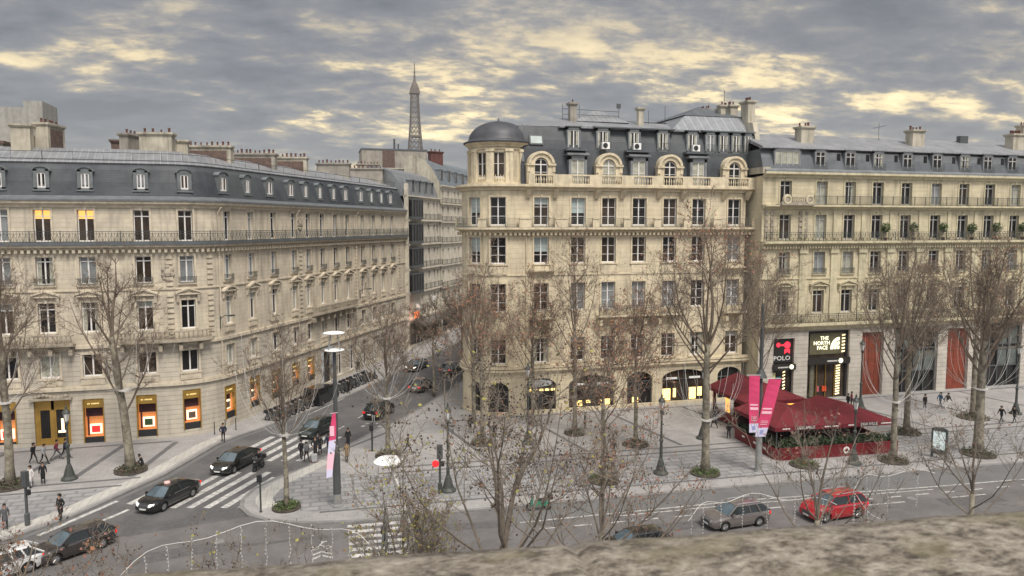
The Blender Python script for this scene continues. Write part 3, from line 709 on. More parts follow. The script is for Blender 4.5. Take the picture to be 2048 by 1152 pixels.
# ================================================================ middle corner building with dome
def middle_building():
    P = Path((15.79 + .4848 * 30, 79.29 + .8746 * 30), R(-119)).line(30).arc(3.9, R(119)).line(29.5)
    S = lambda X: 38.1 + X - 19.2; L = P.L
    B = empty('apartment_building', (34, 80, 0), 'warm cream corner building with a grey domed turret and arched stone dormers', 'building')
    corner = [S(19.2) - 3.54, S(19.2) - .95]; front = [22.85, 26.9, 30.35, 33.85, 37.45, 40.9, 45.3]
    cols = [(corner[0], 1.45), (corner[1], 1.6)] + [(S(x), 1.6) for x in front]
    sidec = [(q, 1.3) for q in (14, 19, 24, 28)]
    lv = {'f1': (5.55, 2.6), 'f2': (11.0, 2.95), 'f3': (16.0, 2.75), 'f4': (19.95, 2.9)}
    holes = []
    for q, w in cols + sidec:
        for k, (z, h) in lv.items(): holes.append((q - w / 2, q + w / 2, z, z + h))
    arch = [(S(22.85), 1.3), (S(28.6), 2.5), (S(37.3), 2.6), (S(31.9), .9), (S(34.2), 1.0), (S(42.3), 2.6)]
    gsh = [(corner[0], .8, 3.6), (corner[1], 1.1, 3.6), (S(22.85), 1.7, 3.9), (S(28.6), 2.6, 3.9), (S(34.2), 1.5, 4.0), (S(39.6), 2.7, 4.0), (S(45.2), 1.5, 4.0)]
    for q, hw, h in gsh: holes.append((q - hw, q + hw, .35, h))
    w_ = MB(); wall(w_, P, 0, L, 0, 24.0, holes); wobj('wall', w_, M_STONE_M, B)
    t = MB()
    cornice(t, P, 0, L, 19.2, .55, .85); dentils(t, P, 26, L, 18.95, .28, .5, .48, .24)
    cornice(t, P, 0, L, 23.55, .6, .7)
    band(t, P, 0, L, 5.0, .3, .25); band(t, P, 0, L, 14.75, .14, .08); cornice(t, P, 0, L, 4.45, .45, .35)
    sweep(t, P, [(-.1, 0), (.08, 0), (.08, .5), (-.1, .5)], 0, L)
    for x in (22.85, 30.35, 37.45, 45.3):
        for dx in (-1.45, 1.45):          # consoles under the attic balcony
            M = P.M(S(x) + dx, 0, 22.75); t.hexa([(M @ Vector(v))[:] for v in ((-.2, -.2, 0), (.2, -.2, 0), (.2, 0, 0), (-.2, 0, 0))], [(M @ Vector(v))[:] for v in ((-.22, -.85, .95), (.22, -.85, .95), (.22, 0, .95), (-.22, 0, .95))])
    for x, l in ((22.85, 2.6), (45.3, 2.6)): cornice(t, P, S(x) - l / 1.9, S(x) + l / 1.9, 14.95, .45, .6)
    for q, w in cols:
        t.box(-.9, .9, -.10, .02, 0, .85, 0, P.M(q, 0, 14.9)) if w else None
    wobj('cornice', t, M_TRIM_M, B)
    # balcony on the great cornice: stone pedestals joined by fine railings
    ped = [(31.2, 31.8), (35.3, 36.1), (S(20.3), S(21.5)), (S(24.1), S(25.5)), (S(28.3), S(29.0)), (S(31.8), S(32.6)), (S(35.3), S(36.1)), (S(38.8), S(39.6)), (S(42.4), S(43.4)), (S(47.2), S(48.6))]
    for a, c in ped: b = MB(); sweep(b, P, [(.42, 19.74), (.68, 19.74), (.68, 20.6), (.74, 20.62), (.74, 20.74), (.36, 20.74), (.36, 20.62), (.42, 20.6)], a, c); wobj('balcony_pedestal', b, M_TRIM_M, B)
    r = MB()
    for i in range(len(ped) - 1): railing(r, P, ped[i][1], ped[i + 1][0], .55, 19.74, .95, .17, ornate=False, t=.014)
    wobj('balcony_railing', r, M_IRONG, B)
    b = MB(); band(b, P, 0, L, 19.72, .05, .80); wobj('balcony_slab', b, M_DGREY, B)
    for a, c in ((S(29.0), S(38.9)), (S(44.0), S(46.6)), (S(21.6), S(24.2))):
        s2 = MB(); cornice(s2, P, a, c, 9.95, .5, 1.0)
        for i in range(int((c - a) / 1.7) + 1): s2.box(-.18, .18, -.8, 0, -.6, 0, 0, P.M(min(c - .3, a + .3 + i * 1.7), 0, 9.95))
        bb = wobj('balcony', s2, M_TRIM_M, B)
        r = MB(); railing(r, P, a + .05, c - .05, .88, 10.45, .95, .2); wobj('balcony_railing', r, M_IRON, bb) if False else wobj('balcony_railing', r, M_IRON, B)
    styles4 = ['blind', 'dark', 'halfb', 'blind', 'brown', 'dark', 'brown', 'dark', 'dark']
    styles3 = ['blind', 'dark', 'blind', 'brown', 'brown', 'brown', 'dark', 'brown', 'sheer']
    styles2 = ['dark', 'brown', 'brown', 'sheer', 'sheer', 'sheer', 'sheer', 'dark', 'sheer']
    for i, (q, w) in enumerate(cols + sidec):
        j = i if i < 9 else 1
        place_window(B, P, q, -.28, 19.95, w, 2.9, dict(bars=(.33, .66)), styles4[j], M_TRIM_M)
        place_window(B, P, q, -.28, 16.0, w, 2.75, dict(bars=(.33, .66), sill=1), styles3[j], M_TRIM_M)
        place_window(B, P, q, -.28, 11.0, w, 2.95, dict(bars=(.33, .66)), styles2[j], M_TRIM_M)
        place_window(B, P, q, -.28, 5.55, w, 2.6, dict(bars=(.4, .8), arch=0, ped=None, sill=1), ['dark', 'brown', 'curtain', 'halfb', 'dark'][j % 5], M_TRIM_M)
        if i < 9:   # round arch moulding above first floor windows
            a = MB(); n = 10; x = w / 2
            for k in range(n):
                a0, a1 = math.pi * k / n, math.pi * (k + 1) / n
                def pt(an, rr, y): return (-(x + rr) * math.cos(an), y, 2.75 + (.62 + rr) * math.sin(an))
                a.hexa([pt(a0, .0, -.36), pt(a1, .0, -.36), pt(a1, 0, -.27), pt(a0, 0, -.27)], [pt(a0, .24, -.36), pt(a1, .24, -.36), pt(a1, .24, -.27), pt(a0, .24, -.27)])
            obj('arch_moulding', a, M_TRIM_M, B, P.M(q, -.28, 5.55))
    # ground floor shops
    for i, (q, hw, h) in enumerate(gsh):
        M = P.M(q, -.3, .35); hh = h - .35; o = MB()
        for x in (-hw, hw - .1): o.box(x, x + .1, -.05, .08, 0, hh)
        o.box(-hw, hw, -.05, .08, hh - .12, hh); o.box(-hw, hw, -.05, .08, hh * .68, hh * .68 + .1); o.box(-.05, .05, -.05, .08, 0, hh)
        s_ = obj('shop_window', o, M_DGREY, B, M)
        g = MB(); g.box(-hw, hw, .05, .08, 0, hh * .45, 0); g.box(-hw, hw, .05, .08, hh * .45, hh, 0)
        obj('pane', g, [M_SHOPD[i], M_LITY], s_, M)
        for x, w2 in {5: ((-.92, .34), (-.45, .12), (.28, .3), (.66, .2)), 3: ((-.68, .3), (.45, .4), (-.2, .18)), 4: ((-.5, .5),)}.get(i, ()):
            g = MB(); g.box(x * hw, (x + w2) * hw, 0.0, .045, .2 + .3 * (w2 < .25), 1.5 if i == 5 else .8); obj('lit_display', g, M_LITY, s_, M)
        sp = MB(); n_ = 8
        for sg in (-1, 1):
            pts = [(sg * hw, -.27, hh)] + [(sg * hw * math.cos(math.pi / 2 * k / n_), -.27, hh - hh * .26 * (1 - math.sin(math.pi / 2 * k / n_))) for k in range(n_ + 1)]
            for k in range(1, n_ + 1):
                a_, b_2 = pts[k], pts[k + 1]; sp.hexa([a_, b_2, (b_2[0], -.05, b_2[2]), (a_[0], -.05, a_[2])], [(a_[0], -.27, hh + .02), (b_2[0], -.27, hh + .02), (b_2[0], -.05, hh + .02), (a_[0], -.05, hh + .02)])
        obj('arch_spandrel', sp, M_STONE_M, s_, M)
        if i in (5, 3):
            g = MB()
            for a in (-.8, .25): g.box(a * hw, (a + .5) * hw, -.1, -.02, hh * .70, hh * .76)
            obj('light_strip', g, M_PAINT, s_, M)
        if i == 2:
            g = MB()
            for a in range(5): g = MB(); g.box(-hw + .3 + a * .65, -hw + .72 + a * .65, -.1, -.02, hh * .60, hh * .66); obj('lit_display', g, M_LITY, s_, M)
            g = MB(); g.lathe([(0, 0), (.62, .02), (.62, .1), (0, .12)], (0, 0, 0), 12); g.xform(Matrix.Translation((0, -.1, hh * .84)) @ Matrix.Diagonal((2.1, 1, 1, 1)) @ Matrix.Rotation(R(90), 4, 'X') @ Matrix.Diagonal((1, .6, 1, 1)))
            obj('white_fascia', g, M_PALEB, s_, M)
    # attic balustrade
    b = MB(); segs = [(S(22.0), S(23.9)), (S(26.0), S(27.9)), (S(29.3), S(31.5)), (S(32.9), S(35.0)), (S(36.3), S(38.6)), (S(39.8), S(41.9)), (S(44.1), S(46.6))]
    a = S(21.3)
    for s0, s1 in segs:
        sweep(b, P, [(.35, 24.15), (.62, 24.15), (.62, 25.2), (.35, 25.2)], a, s0); balustrade(b, P, s0, s1, .5, 24.15, 1.05, .27); a = s1
    sweep(b, P, [(.35, 24.15), (.62, 24.15), (.62, 25.2), (.35, 25.2)], a, L)
    sweep(b, P, [(-.3, 24.1), (.5, 24.1), (.5, 24.17), (-.3, 24.17)], 0, L)
    wobj('attic_balustrade', b, M_TRIM_M, B)
    # mansard, starting right of the turret
    r = MB(); s0 = S(20.8)
    pr = [(-.55, 24.1), (-.75, 26.2), (-1.0, 27.9), (-1.25, 28.9), (-1.75, 30.3)]
    sweep(r, P, pr, s0, L, closed=False); 
    # flank of the mansard facing left, behind the turret
    A = [P.P(s0, d, z) for d, z in pr]
    r.poly([A[0], A[1], A[2], A[3], A[4], (20.95, 80.2, 30.6), (20.6, 86, 30.6), (20.6, 86, 24.1)])
    wobj('mansard_roof', r, M_SLATE, B)
    r = MB(); zx0, zx1 = 20.7, 48.7; y0 = 75.1
    sweep(r, P, [(-1.62, 30.18), (-1.35, 30.22), (-1.35, 30.4), (-1.7, 30.42)], S(25.2), L)
    top = [(20.9, y0 + .3, 30.35), (48.7, y0 + .1, 30.35), (48.7, 81, 31.9), (39, 81, 31.9), (36.0, 82, 32.2), (31.8, 80.5, 33.1), (28.8, 81, 32.2), (26.2, 80.5, 32.2), (20.9, 80.4, 30.7)]
    c0 = [top[0], (24.9, y0 + .1, 30.35), (26.2, 80.5, 32.1), (20.9, 80.4, 30.7)]; r.poly(c0)
    r.poly([(24.9, y0 + .1, 30.35), (39.5, y0 + .1, 30.35), (39.5, 81, 31.9), (26.2, 81, 32.1)])
    r.poly([(39.5, y0 + .1, 30.35), (48.7, y0 + .1, 30.35), (48.7, 81, 31.9), (39.5, 81, 31.9)])
    r.add([(28.4, 79.3, 31.6), (35.2, 79.3, 31.6), (31.8, 81.5, 33.3), (31.8, 90, 33.3), (28.4, 90, 31.6), (35.2, 90, 31.6)], [(0, 1, 2), (0, 2, 3, 4), (1, 5, 3, 2)])
    r.add([(20.9, 80.4, 30.7), (26.2, 81, 32.1), (48.7, 81, 31.9), (48.7, 90, 30), (20.6, 90, 30), (48.7, 90, 0), (48.7, 74, 0), (48.7, y0, 24), (48.7, y0 + .1, 30.35)], [(0, 1, 2, 3, 4), (2, 8, 7, 6, 5, 3)])
    wobj('roof', r, M_ZINCR, B)
    # raised zinc roof at the right
    r = MB(); F = [(38.9, 76.3, 30.6), (48.6, 76.3, 30.6), (48.6, 77.9, 32.5), (41.4, 77.9, 32.5)]
    r.poly(F); r.poly([F[0], F[3], (41.4, 88, 32.5), (38.9, 88, 30.6)]); r.poly([F[1], F[2], (48.6, 88, 32.5), (48.6, 88, 30.6)])
    wobj('raised_roof', r, mat('zinc_standing_seam', (0.21, 0.22, 0.235), 0.45, metal=0.25, seams=1.05), B)
    r = MB(); r.add([(41.2, 77.8, 32.5), (48.7, 77.8, 32.5), (47.6, 80.5, 33.5), (44.3, 80.2, 33.9), (41.2, 88, 32.6), (48.7, 88, 32.6)], [(0, 1, 2, 3), (0, 3, 4), (1, 5, 2), (3, 2, 5, 4)]); wobj('roof_crown', r, M_ZINCD, B)
    # arched stone dormers and grey rectangular ones
    for x in (22.85, 30.35, 37.45, 45.3):
        M = P.M(S(x), -.30, 24.17); o = MB()
        for sx in (-1, 1):
            a, c = sorted((sx * .72, sx * 1.22)); o.box(a, c, -.25, 1.2, 0, 2.0)
            a, c = sorted((sx * .72, sx * 1.55)); o.box(a, c, -.42, .9, 1.95, 2.15)
            a, c = sorted((sx * 1.2, sx * 1.5)); o.box(a, c, -.2, .9, .0, 1.3); o.box(a, c, -.3, .9, 1.3, 1.95)
        n = 12
        for i in range(n):
            a0, a1 = math.pi * i / n, math.pi * (i + 1) / n
            for r0, r1, y in ((.72, 1.18, -.25), (1.16, 1.42, -.42)):
                pt = lambda an, rr, yy: (-rr * math.cos(an), yy, 2.1 + rr * .92 * math.sin(an))
                o.hexa([pt(a0, r0, y), pt(a1, r0, y), pt(a1, r0, 1.6), pt(a0, r0, 1.6)], [pt(a0, r1, y), pt(a1, r1, y), pt(a1, r1, 1.6), pt(a0, r1, 1.6)])
        d = obj('arched_dormer', o, M_TRIM_M, B, M)
        kind = dict(bars=(.62,), sur=0, arch=.62)
        obj('window', window_mesh(1.44, 2.05, kind, M_TRIM_M, M_WHITE), None, d, M); obj('pane', pane_mesh(1.44, 2.05, 'dark' if x != 30.35 else 'green', .62), None, d, M)
    for x in (26.9, 33.85, 40.9):
        M = P.M(S(x), -.35, 24.17); o = MB()
        o.box(-1.0, -.72, -.15, 1.0, 0, 3.0); o.box(.72, 1.0, -.15, 1.0, 0, 3.0); o.box(-1.0, 1.0, -.15, 1.0, 2.65, 3.1); o.box(-1.25, 1.25, -.4, 1.2, 3.1, 3.25)
        o.add([(-1.2, -.35, 3.25), (1.2, -.35, 3.25), (1.2, 1.4, 3.75), (-1.2, 1.4, 3.75)], [(0, 1, 2, 3)])
        d = obj('dormer', o, M_ZINC, B, M)
        obj('window', window_mesh(1.44, 2.65, dict(bars=(.5,), sur=0), M_TRIM_M, M_WHITE), None, d, M); obj('pane', pane_mesh(1.44, 2.65, 'green'), None, d, M)
    # upper dormers
    for i, (x, w) in enumerate(((26.7, 1.55), (30.0, 1.55), (33.6, 1.45), (37.0, 1.45), (40.55, 1.5), (42.75, 1.35), (44.4, 1.35), (46.0, 1.35), (47.5, 1.2))):
        M = P.M(S(x), -1.1, 28.0); o = MB(); a = w / 2 - .18; x2 = w / 2
        o.box(-x2, -a, -.1, 1.0, 0, 2.25); o.box(a, x2, -.1, 1.0, 0, 2.25); o.box(-x2, x2, -.1, 1.2, 1.98, 2.3); o.box(-x2 - .1, x2 + .1, -.22, 1.3, 2.3, 2.38); o.box(-x2, x2, -.1, .3, -.05, .1)
        d = obj('dormer', o, M_DORM, B, M)
        obj('window', window_mesh(round(2 * a, 2), 1.95, dict(bars=(), sur=0), M_TRIM_M, M_WHITE), None, d, M); obj('pane', pane_mesh(round(2 * a, 2), 1.95, 'curtain' if i not in (5,) else 'lity' if False else 'sheer'), None, d, M)
        if i not in (0, 4):
            g = MB(); 
            for z in (.1, .8): g.box(-x2, x2, -.5, -.47, z, z + .03)
            for k in range(9): g.box(-x2 + w * k / 8 - .01, -x2 + w * k / 8 + .01, -.5, -.48, .1, .83)
            obj('window_guard', g, M_IRON, d, M)
    r = MB()
    for a, c in ((S(29.0), S(38.4)), (S(41.7), S(48.3))): band(r, P, a, c, 30.3, .14, .0, d0=-1.2) if False else sweep(r, P, [(-.9, 30.28), (-.9, 30.42), (-1.9, 30.5), (-1.9, 30.28)], a, c)
    for a, c in ((S(25.6), S(28.0)), (S(32.4), S(35.3)), (S(39.4), S(42.4))): sweep(r, P, [(-.2, 27.75), (-.2, 27.9), (-1.2, 28.0), (-1.2, 27.75)], a, c)
    wobj('zinc_ledge', r, M_ZINCD, B)
    for x in (30.0, 33.6, 40.6):      # air conditioners standing on the ledge
        M = P.M(S(x) + .05, -.45, 28.0); o = MB(); o.box(-.42, .42, -.18, .18, .02, .72); a = obj('air_conditioner', o, M_PAINT, B, M)
        o = MB().lathe([(0, 0), (.27, 0), (.27, .03), (0, .04)], n=14); o.xform(Matrix.Translation((-.08, -.19, .37)) @ Matrix.Rotation(R(90), 4, 'X')); obj('fan_grille', o, M_BLACK, a, M)
    o = MB(); M = P.M(S(22.6), -1.05, 28.3) @ Matrix.Rotation(R(-18), 4, 'X'); o.box(-.75, .75, -.12, .05, 0, 1.05); a = obj('skylight', o, M_DGREY, B, M)
    o = MB(); o.box(-.6, .6, -.14, -.11, .14, .92); obj('pane', o, M_BLIND, a, M)
    o = MB(); o.tube([P.P(S(21.1), -.8, 26.5), P.P(S(21.0), -1.5, 29.2), P.P(S(21.3), -1.9, 30.4)], .14, 6); wobj('zinc_flashing', o, M_ZINC, B)
    # turret with pilasters and dome
    c = (19.2, 77.15, 0)
    TP = Path((c[0] - 3.1 * math.sin(R(150)), c[1] + 3.1 * math.cos(R(30)) , 0)[:2], R(-150)); TP.arc(3.1, R(300))
    qa = lambda deg: 3.1 * R(150 + deg)
    wins = [(-50, 1.15), (-15, 1.35), (-85, 1.15)]
    w_ = MB(); wall(w_, TP, 0, TP.L, 24.0, 28.3, [(qa(a) - w / 2, qa(a) + w / 2, 24.85, 27.45) for a, w in wins]); tu = wobj('turret', w_, M_STONE_M, B)
    for a, w in wins: place_window(tu, TP, qa(a), -.28, 24.85, w, 2.6, dict(bars=(.55,), sur=0), 'brown', M_TRIM_M)
    t = MB(); cornice(t, TP, 0, TP.L, 28.0, .55, .5); cornice(t, TP, 0, TP.L, 24.0, .35, .35); band(t, TP, 0, TP.L, 27.75, .12, .12)
    for a in (-70, -62, -33, -26, 2, 9, 32, -100):
        t.box(-.19, .19, -.2, .02, 24.35, 27.8, 0, TP.M(qa(a), 0, 0)); t.box(-.25, .25, -.28, .02, 27.5, 27.75, 0, TP.M(qa(a), 0, 0)); t.box(-.24, .24, -.26, .02, 24.35, 24.6, 0, TP.M(qa(a), 0, 0))
    for a, w in wins:
        for k in range(5): t.lathe(BAL, (*TP.P(qa(a) - w / 2 + w * (k + .5) / 5, .0, 0)[:2], 24.4), 6)
    wobj('turret_mouldings', t, M_TRIM_M, tu)
    dm = MB(); prof = [(3.72, 28.45), (3.75, 28.6), (3.4, 28.7), (3.25, 28.85)] + [(3.2 * math.cos(R(a)) , 28.8 + 2.1 * math.sin(R(a))) for a in range(5, 86, 8)] + [(0.001, 30.9)]
    dm.lathe(prof, c, 32); o = wobj('dome', dm, M_DOME, B, True)
    o = MB().lathe([(.12, 30.85), (.1, 31.1), (.04, 31.3)], c, 6); wobj('finial', o, M_ZINCD, B)
    # tall party wall stack and roof clutter
    o = MB(); o.hexa([(47.9, 72.6, 26), (48.5, 72.6, 26), (49.3, 84, 24), (48.7, 84, 24)], [(48.6, 75.5, 31.6), (49.2, 75.5, 31.6), (49.35, 84, 33.0), (48.75, 84, 33.0)])
    o.box(47.3, 48.2, 71.2, 74.0, 25.6, 26.3); wobj('party_wall', o, M_STACK, B)
    chimney(B, 49.15, 77.4, 28, 34.3, 1.5, .95, R(90), M_STACK, 3); chimney(B, 48.9, 81.5, 29, 34.3, 3.2, .95, R(90), M_STACK, 6); chimney(B, 48.4, 86, 29, 34.6, 2.0, .9, R(90), M_STACKG, 4)
    chimney(B, 28.3, 79.5, 31, 33.6, .75, .75, 0, M_STACKG, 1); chimney(B, 36.3, 79.0, 30.8, 33.3, .6, .6, 0, M_STACK, 0); chimney(B, 47.0, 79.5, 33, 34.1, .6, .6, 0, M_STACK, 1)
    o = MB()
    for x, z in ((27.3, 33.5), (29.3, 33.5), (34.1, 33.8), (37.8, 33.2), (39.9, 33.8), (47.6, 36.0)): o.tube([(x, 80, 31), (x, 80, z)], .03, 4)
    o.tube([(27.3, 80, 33.0), (34.1, 80, 32.9)], .03, 4); o.tube([(27.3, 80, 32.4), (34.1, 80, 32.4)], .03, 4); o.box(33.85, 34.3, 79.9, 80.1, 33.3, 33.8); wobj('roof_aerial', o, M_DGREY, B)
    o = MB(); o.tube([P.P(S(21.2), .12, .4), P.P(S(21.2), .12, 19)], .06, 6); o.tube([P.P(S(48.3), .12, .4), P.P(S(48.3), .12, 23.5)], .06, 6); wobj('downpipe', o, M_TRIM_M, B)
    return B, P
M_DOME = mat('dome_zinc_slate', (0.062, 0.064, 0.072), 0.5, metal=0.2, noise=0.2, nscale=1.0)
M_SHOPD = [M_GLASSB, M_GLASS, M_GLASS, M_GLASSB, M_GLASS, M_GLASSB, M_GLASS]
MBd, MP = middle_building()

# ================================================================ right building with tall shop fronts
def right_building():
    P = Path((47.5, 71.5), 0).line(64); S = lambda X: X - 47.5; L = P.L
    B = empty('apartment_building', (75, 78, 0), 'yellowish stone block at right with red-brown hoardings and tall dark shop fronts at street level', 'building')
    cols = [50.4, 55.0, 58.75, 62.5, 66.45, 70.65, 74.65, 78.5, 82.4, 86.3, 90.3, 94.2, 98.2, 102, 106]
    W_ = 1.45
    lv = [(10.05, 2.6), (14.55, 2.45), (18.4, 2.75), (22.3, 2.55)]
    holes = [(S(x) - W_ / 2, S(x) + W_ / 2, z, z + h) for x in cols for z, h in lv]
    w_ = MB(); wall(w_, P, 0, L, 9.0, 25.4, holes); w_.quad((47.5, 71.5, 0), (47.5, 76, 0), (47.5, 76, 25.8), (47.5, 71.5, 25.8)); wobj('wall', w_, M_STONE_R, B)
    bays = [(49.45, 52.15, 7.3, 'polo'), (53.95, 59.5, 8.0, 'north'), (61.2, 64.2, 7.6, 'rust'), (65.75, 72.0, 8.0, 'grid'), (73.4, 76.6, 7.6, 'rust'), (78.3, 84.7, 8.0, 'grid'), (86.4, 92.5, 8, 'grid'), (94.5, 99, 8, 'grid'), (101, 106, 8, 'grid')]
    w_ = MB(); wall(w_, P, 0, L, 0, 9.0, [(S(a), S(b), 0.02, h) for a, b, h, k in bays], rev=.6); wobj('wall', w_, M_STONE_RR, B)
    t = MB(); cornice(t, P, 0, L, 8.2, .8, .7); cornice(t, P, 0, L, 17.6, .6, .8); dentils(t, P, 0, L, 17.4, .26, .45, .36, .2)
    cornice(t, P, 0, L, 25.2, .6, .6); cornice(t, P, 0, L, 21.75, .45, .75); band(t, P, 0, L, 13.95, .14, .1)
    for x in [52.8] + [(cols[i] + cols[i + 1]) / 2 for i in range(1, len(cols) - 1)]:
        t.box(-.42, .42, -.16, .02, 9.3, 17.2, 0, P.M(S(x), 0, 0)); t.box(-.55, .55, -.3, .02, 16.85, 17.4, 0, P.M(S(x), 0, 0))
        t.box(-.25, .25, -.12, .02, 18.5, 21.6, 0, P.M(S(x), 0, 0))
    wobj('cornice', t, M_TRIM_R, B)
    t = MB()                                           # weathered block pilasters by the party wall
    for x in (48.4, 52.7):
        for i in range(5):
            for k in (-.55, .15): t.box(k, k + .42, -.14, .0, 18.6 + i * .62, 18.6 + i * .62 + .4, 0, P.M(S(x), 0, 0))
    wobj('pilaster_blocks', t, M_TRIM_LD, B)
    for z, d in ((9.0, .6), (18.2, .68), (22.2, .62)):
        r = MB(); a = 0.2 if z < 22 else S(53.6); railing(r, P, a, L, d, z + .02, .98, .24 if z < 20 else .15, ornate=z < 20, t=.022); wobj('balcony_railing', r, M_IRON, B)
    b = MB(); cornice(b, P, S(49.2), S(53.4), 21.9, .4, 1.1)                      # stone balcony with roundels
    for x in (49.95, 52.75): b.add(*_blob(.62, P.M(S(x), .95, 22.75) @ Matrix.Diagonal((1, .18, 1, 1)), 8, 8))
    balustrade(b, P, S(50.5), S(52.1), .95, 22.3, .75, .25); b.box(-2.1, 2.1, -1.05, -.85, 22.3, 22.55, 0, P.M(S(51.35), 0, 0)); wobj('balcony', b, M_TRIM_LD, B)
    for x in (49.95, 52.75):
        b = MB(); Mr = P.M(S(x), 1.07, 22.75) @ Matrix.Rotation(R(90), 4, 'X'); q = MB().lathe([(.30, 0), (.34, .05), (.50, .05), (.54, 0), (.30, 0)], n=16, caps=False); q.xform(Mr); b.add(q.v, q.f); wobj('roundel', b, M_TRIM_R, B)
    st = ['curtain', 'dark', 'sheer', 'dark', 'green', 'brown', 'dark']
    for i, x in enumerate(cols):
        q = S(x)
        place_window(B, P, q, -.28, 22.3, W_, 2.55, dict(trans=.8), st[(i * 3 + 1) % 7], M_TRIM_R, M_FRAMEG)
        place_window(B, P, q, -.28, 18.4, W_, 2.75, dict(trans=.8), 'green' if i == 1 else 'dark' if i != 0 else 'brown', M_TRIM_R, M_FRAMEG)
        place_window(B, P, q, -.28, 14.55, W_, 2.45, dict(trans=.8, sill=1), st[(i * 2) % 7], M_TRIM_R, M_FRAMEG, guard=.6)
        place_window(B, P, q, -.28, 10.05, W_, 2.6, dict(trans=.8, ped='seg' if i == 0 else 'tri'), ['dark', 'brown', 'dark'][i % 3], M_TRIM_R, M_FRAMEG)
    # mansard with a row of square dormers
    r = MB(); sweep(r, P, [(.55, 25.8), (.55, 25.95), (0, 26.2), (-.1, 25.8)], 0, L); wobj('gutter', r, M_ZINC, B)
    r = MB(); sweep(r, P, [(0.0, 25.9), (-.45, 27.4), (-.9, 28.5)], 0, L, closed=False); r.poly([P.P(0, 0, 25.4), P.P(0, 0, 25.9), P.P(0, -.9, 28.5), P.P(0, -6, 30.3), P.P(0, -6, 25)]); wobj('mansard_roof', r, M_ZINCD, B)
    r = MB(); sweep(r, P, [(-.35, 28.35), (-.2, 28.4), (-.25, 28.58), (-5.6, 30.6), (-11.5, 28.5), (-11.5, 0), (-11.2, 0), (-11, 28), (-1, 28.3)], 0, L); wobj('roof', r, M_ZINCR, B)
    xs = [(50.6, 4), (54.85, 1), (58.8, 1), (62.6, 1), (66.6, 1), (70.8, 1), (74.8, 1), (78.2, 1), (81.9, 1), (85.9, 1), (89.8, 1), (93.8, 1), (97.6, 1), (101.5, 1)]
    for i, (x, k) in enumerate(xs):
        w = 1.55 if k == 1 else 3.4; M = P.M(S(x), -.22, 26.15); o = MB(); a = w / 2; bb = a - .16
        o.box(-a, -bb, -.08, .9, 0, 2.15); o.box(bb, a, -.08, .9, 0, 2.15); o.box(-a, a, -.08, .9, 2.0, 2.25); o.box(-a - .08, a + .08, -.16, .9, 2.22, 2.3); o.box(-a, a, -.08, .4, -.05, .1)
        d = obj('dormer', o, M_ZINC, B, M)
        if k == 1:
            obj('window', window_mesh(round(2 * bb, 2), 1.98, dict(trans=.75, sur=0), M_TRIM_M, M_FRAMEG), None, d, M); obj('pane', pane_mesh(round(2 * bb, 2), 1.98, 'dark' if i % 3 else 'curtain'), None, d, M)
            g = MB(); g.box(-a, a, -.3, -.27, .75, .79)
            for j in range(10): g.box(-a + w * j / 9 - .012, -a + w * j / 9 + .012, -.3, -.28, .02, .78)
            obj('window_guard', g, M_IRON, d, M)
        else:
            o = MB(); 
            for j in range(5): o.box(-bb + (2 * bb - .07) * j / 4, -bb + (2 * bb - .07) * j / 4 + .07, -.03, .06, 0, 2.0)
            o.box(-bb, bb, -.03, .06, 1.9, 2.0); o.box(-bb, bb, -.03, .06, 0, .12); obj('window_frame', o, M_FRAMEG, d, M)
            o = MB(); o.box(-bb, bb, .03, .05, .1, 1.92); obj('pane', o, M_CURT, d, M)
    # side screens between dormers
    for i in range(1, len(xs) - 1):
        x = (xs[i][0] + xs[i + 1][0]) / 2; o = MB(); o.box(-1.0, .9, -.12, .02, 26.35, 28.1, 0, P.M(S(x), -.55, 0)); mp_ = wobj('mansard_panel', o, M_ZINC, B)
        o = MB(); o.box(.35, .8, -.16, -.12, 26.9, 28.0, 0, P.M(S(x), -.55, 0)); wobj('pane', o, M_GLASS, mp_)
    for x, z, n in ((54.6, 31.2, 3), (69.9, 31.3, 4), (85.0, 31.3, 6)): chimney(B, x, 74.3, 29, z, 1.7, 1.2, 0, M_STACK, n)
    
    o = MB(); o.tube([(66.2, 76, 30), (66.2, 76, 32.2)], .03, 4); o.tube([(65.4, 76, 31.6), (67.2, 76, 32.0)], .03, 4); o.box(78.4, 79.6, 76, 76.6, 30, 31.1); wobj('roof_aerial', o, M_DGREY, B)
    # shop fronts
    for a, b2, h, kind in bays:
        w = b2 - a; M = P.M(S((a + b2) / 2), -.45, 0)
        if kind == 'rust':
            o = MB(); n = 7
            for j in range(n): o.box(-w / 2 + w * j / n + .01, -w / 2 + w * (j + 1) / n - .01, -.03 - .02 * (j % 2), .05, 0, h)
            o.box(-w / 2, w / 2, -.07, -.02, 3.6, 3.75); obj('hoarding', o, M_RUST, B, M)
        elif kind == 'grid':
            o = MB(); 
            for j in range(5): o.box(-w / 2 + (w - .12) * j / 4, -w / 2 + (w - .12) * j / 4 + .12, -.08, .08, 0, h)
            for z in (0, 2.6, 5.3, h - .12): o.box(-w / 2, w / 2, -.06, .08, z, z + .14)
            s_ = obj('glazed_shopfront', o, M_DGREY, B, M)
            o = MB(); o.box(-w / 2, w / 2, .09, .12, 0, h); obj('pane', o, M_GLASS, s_, M)
            rr = random.Random(int(a))
            for j in range(4):
                for zz in (2.75, 5.45):
                    if rr.random() < .55: x = -w / 2 + (w - .12) * j / 4 + .15; o = MB(); o.box(x, x + w / 4 - .2, .06, .088, zz, zz + 2.2); obj('pane_tint', o, M_SHADE, s_, M)
        elif kind == 'polo':
            o = MB(); 
            for x in (-w / 2, w / 2 - .1): o.box(x, x + .1, -.1, .1, 0, h)
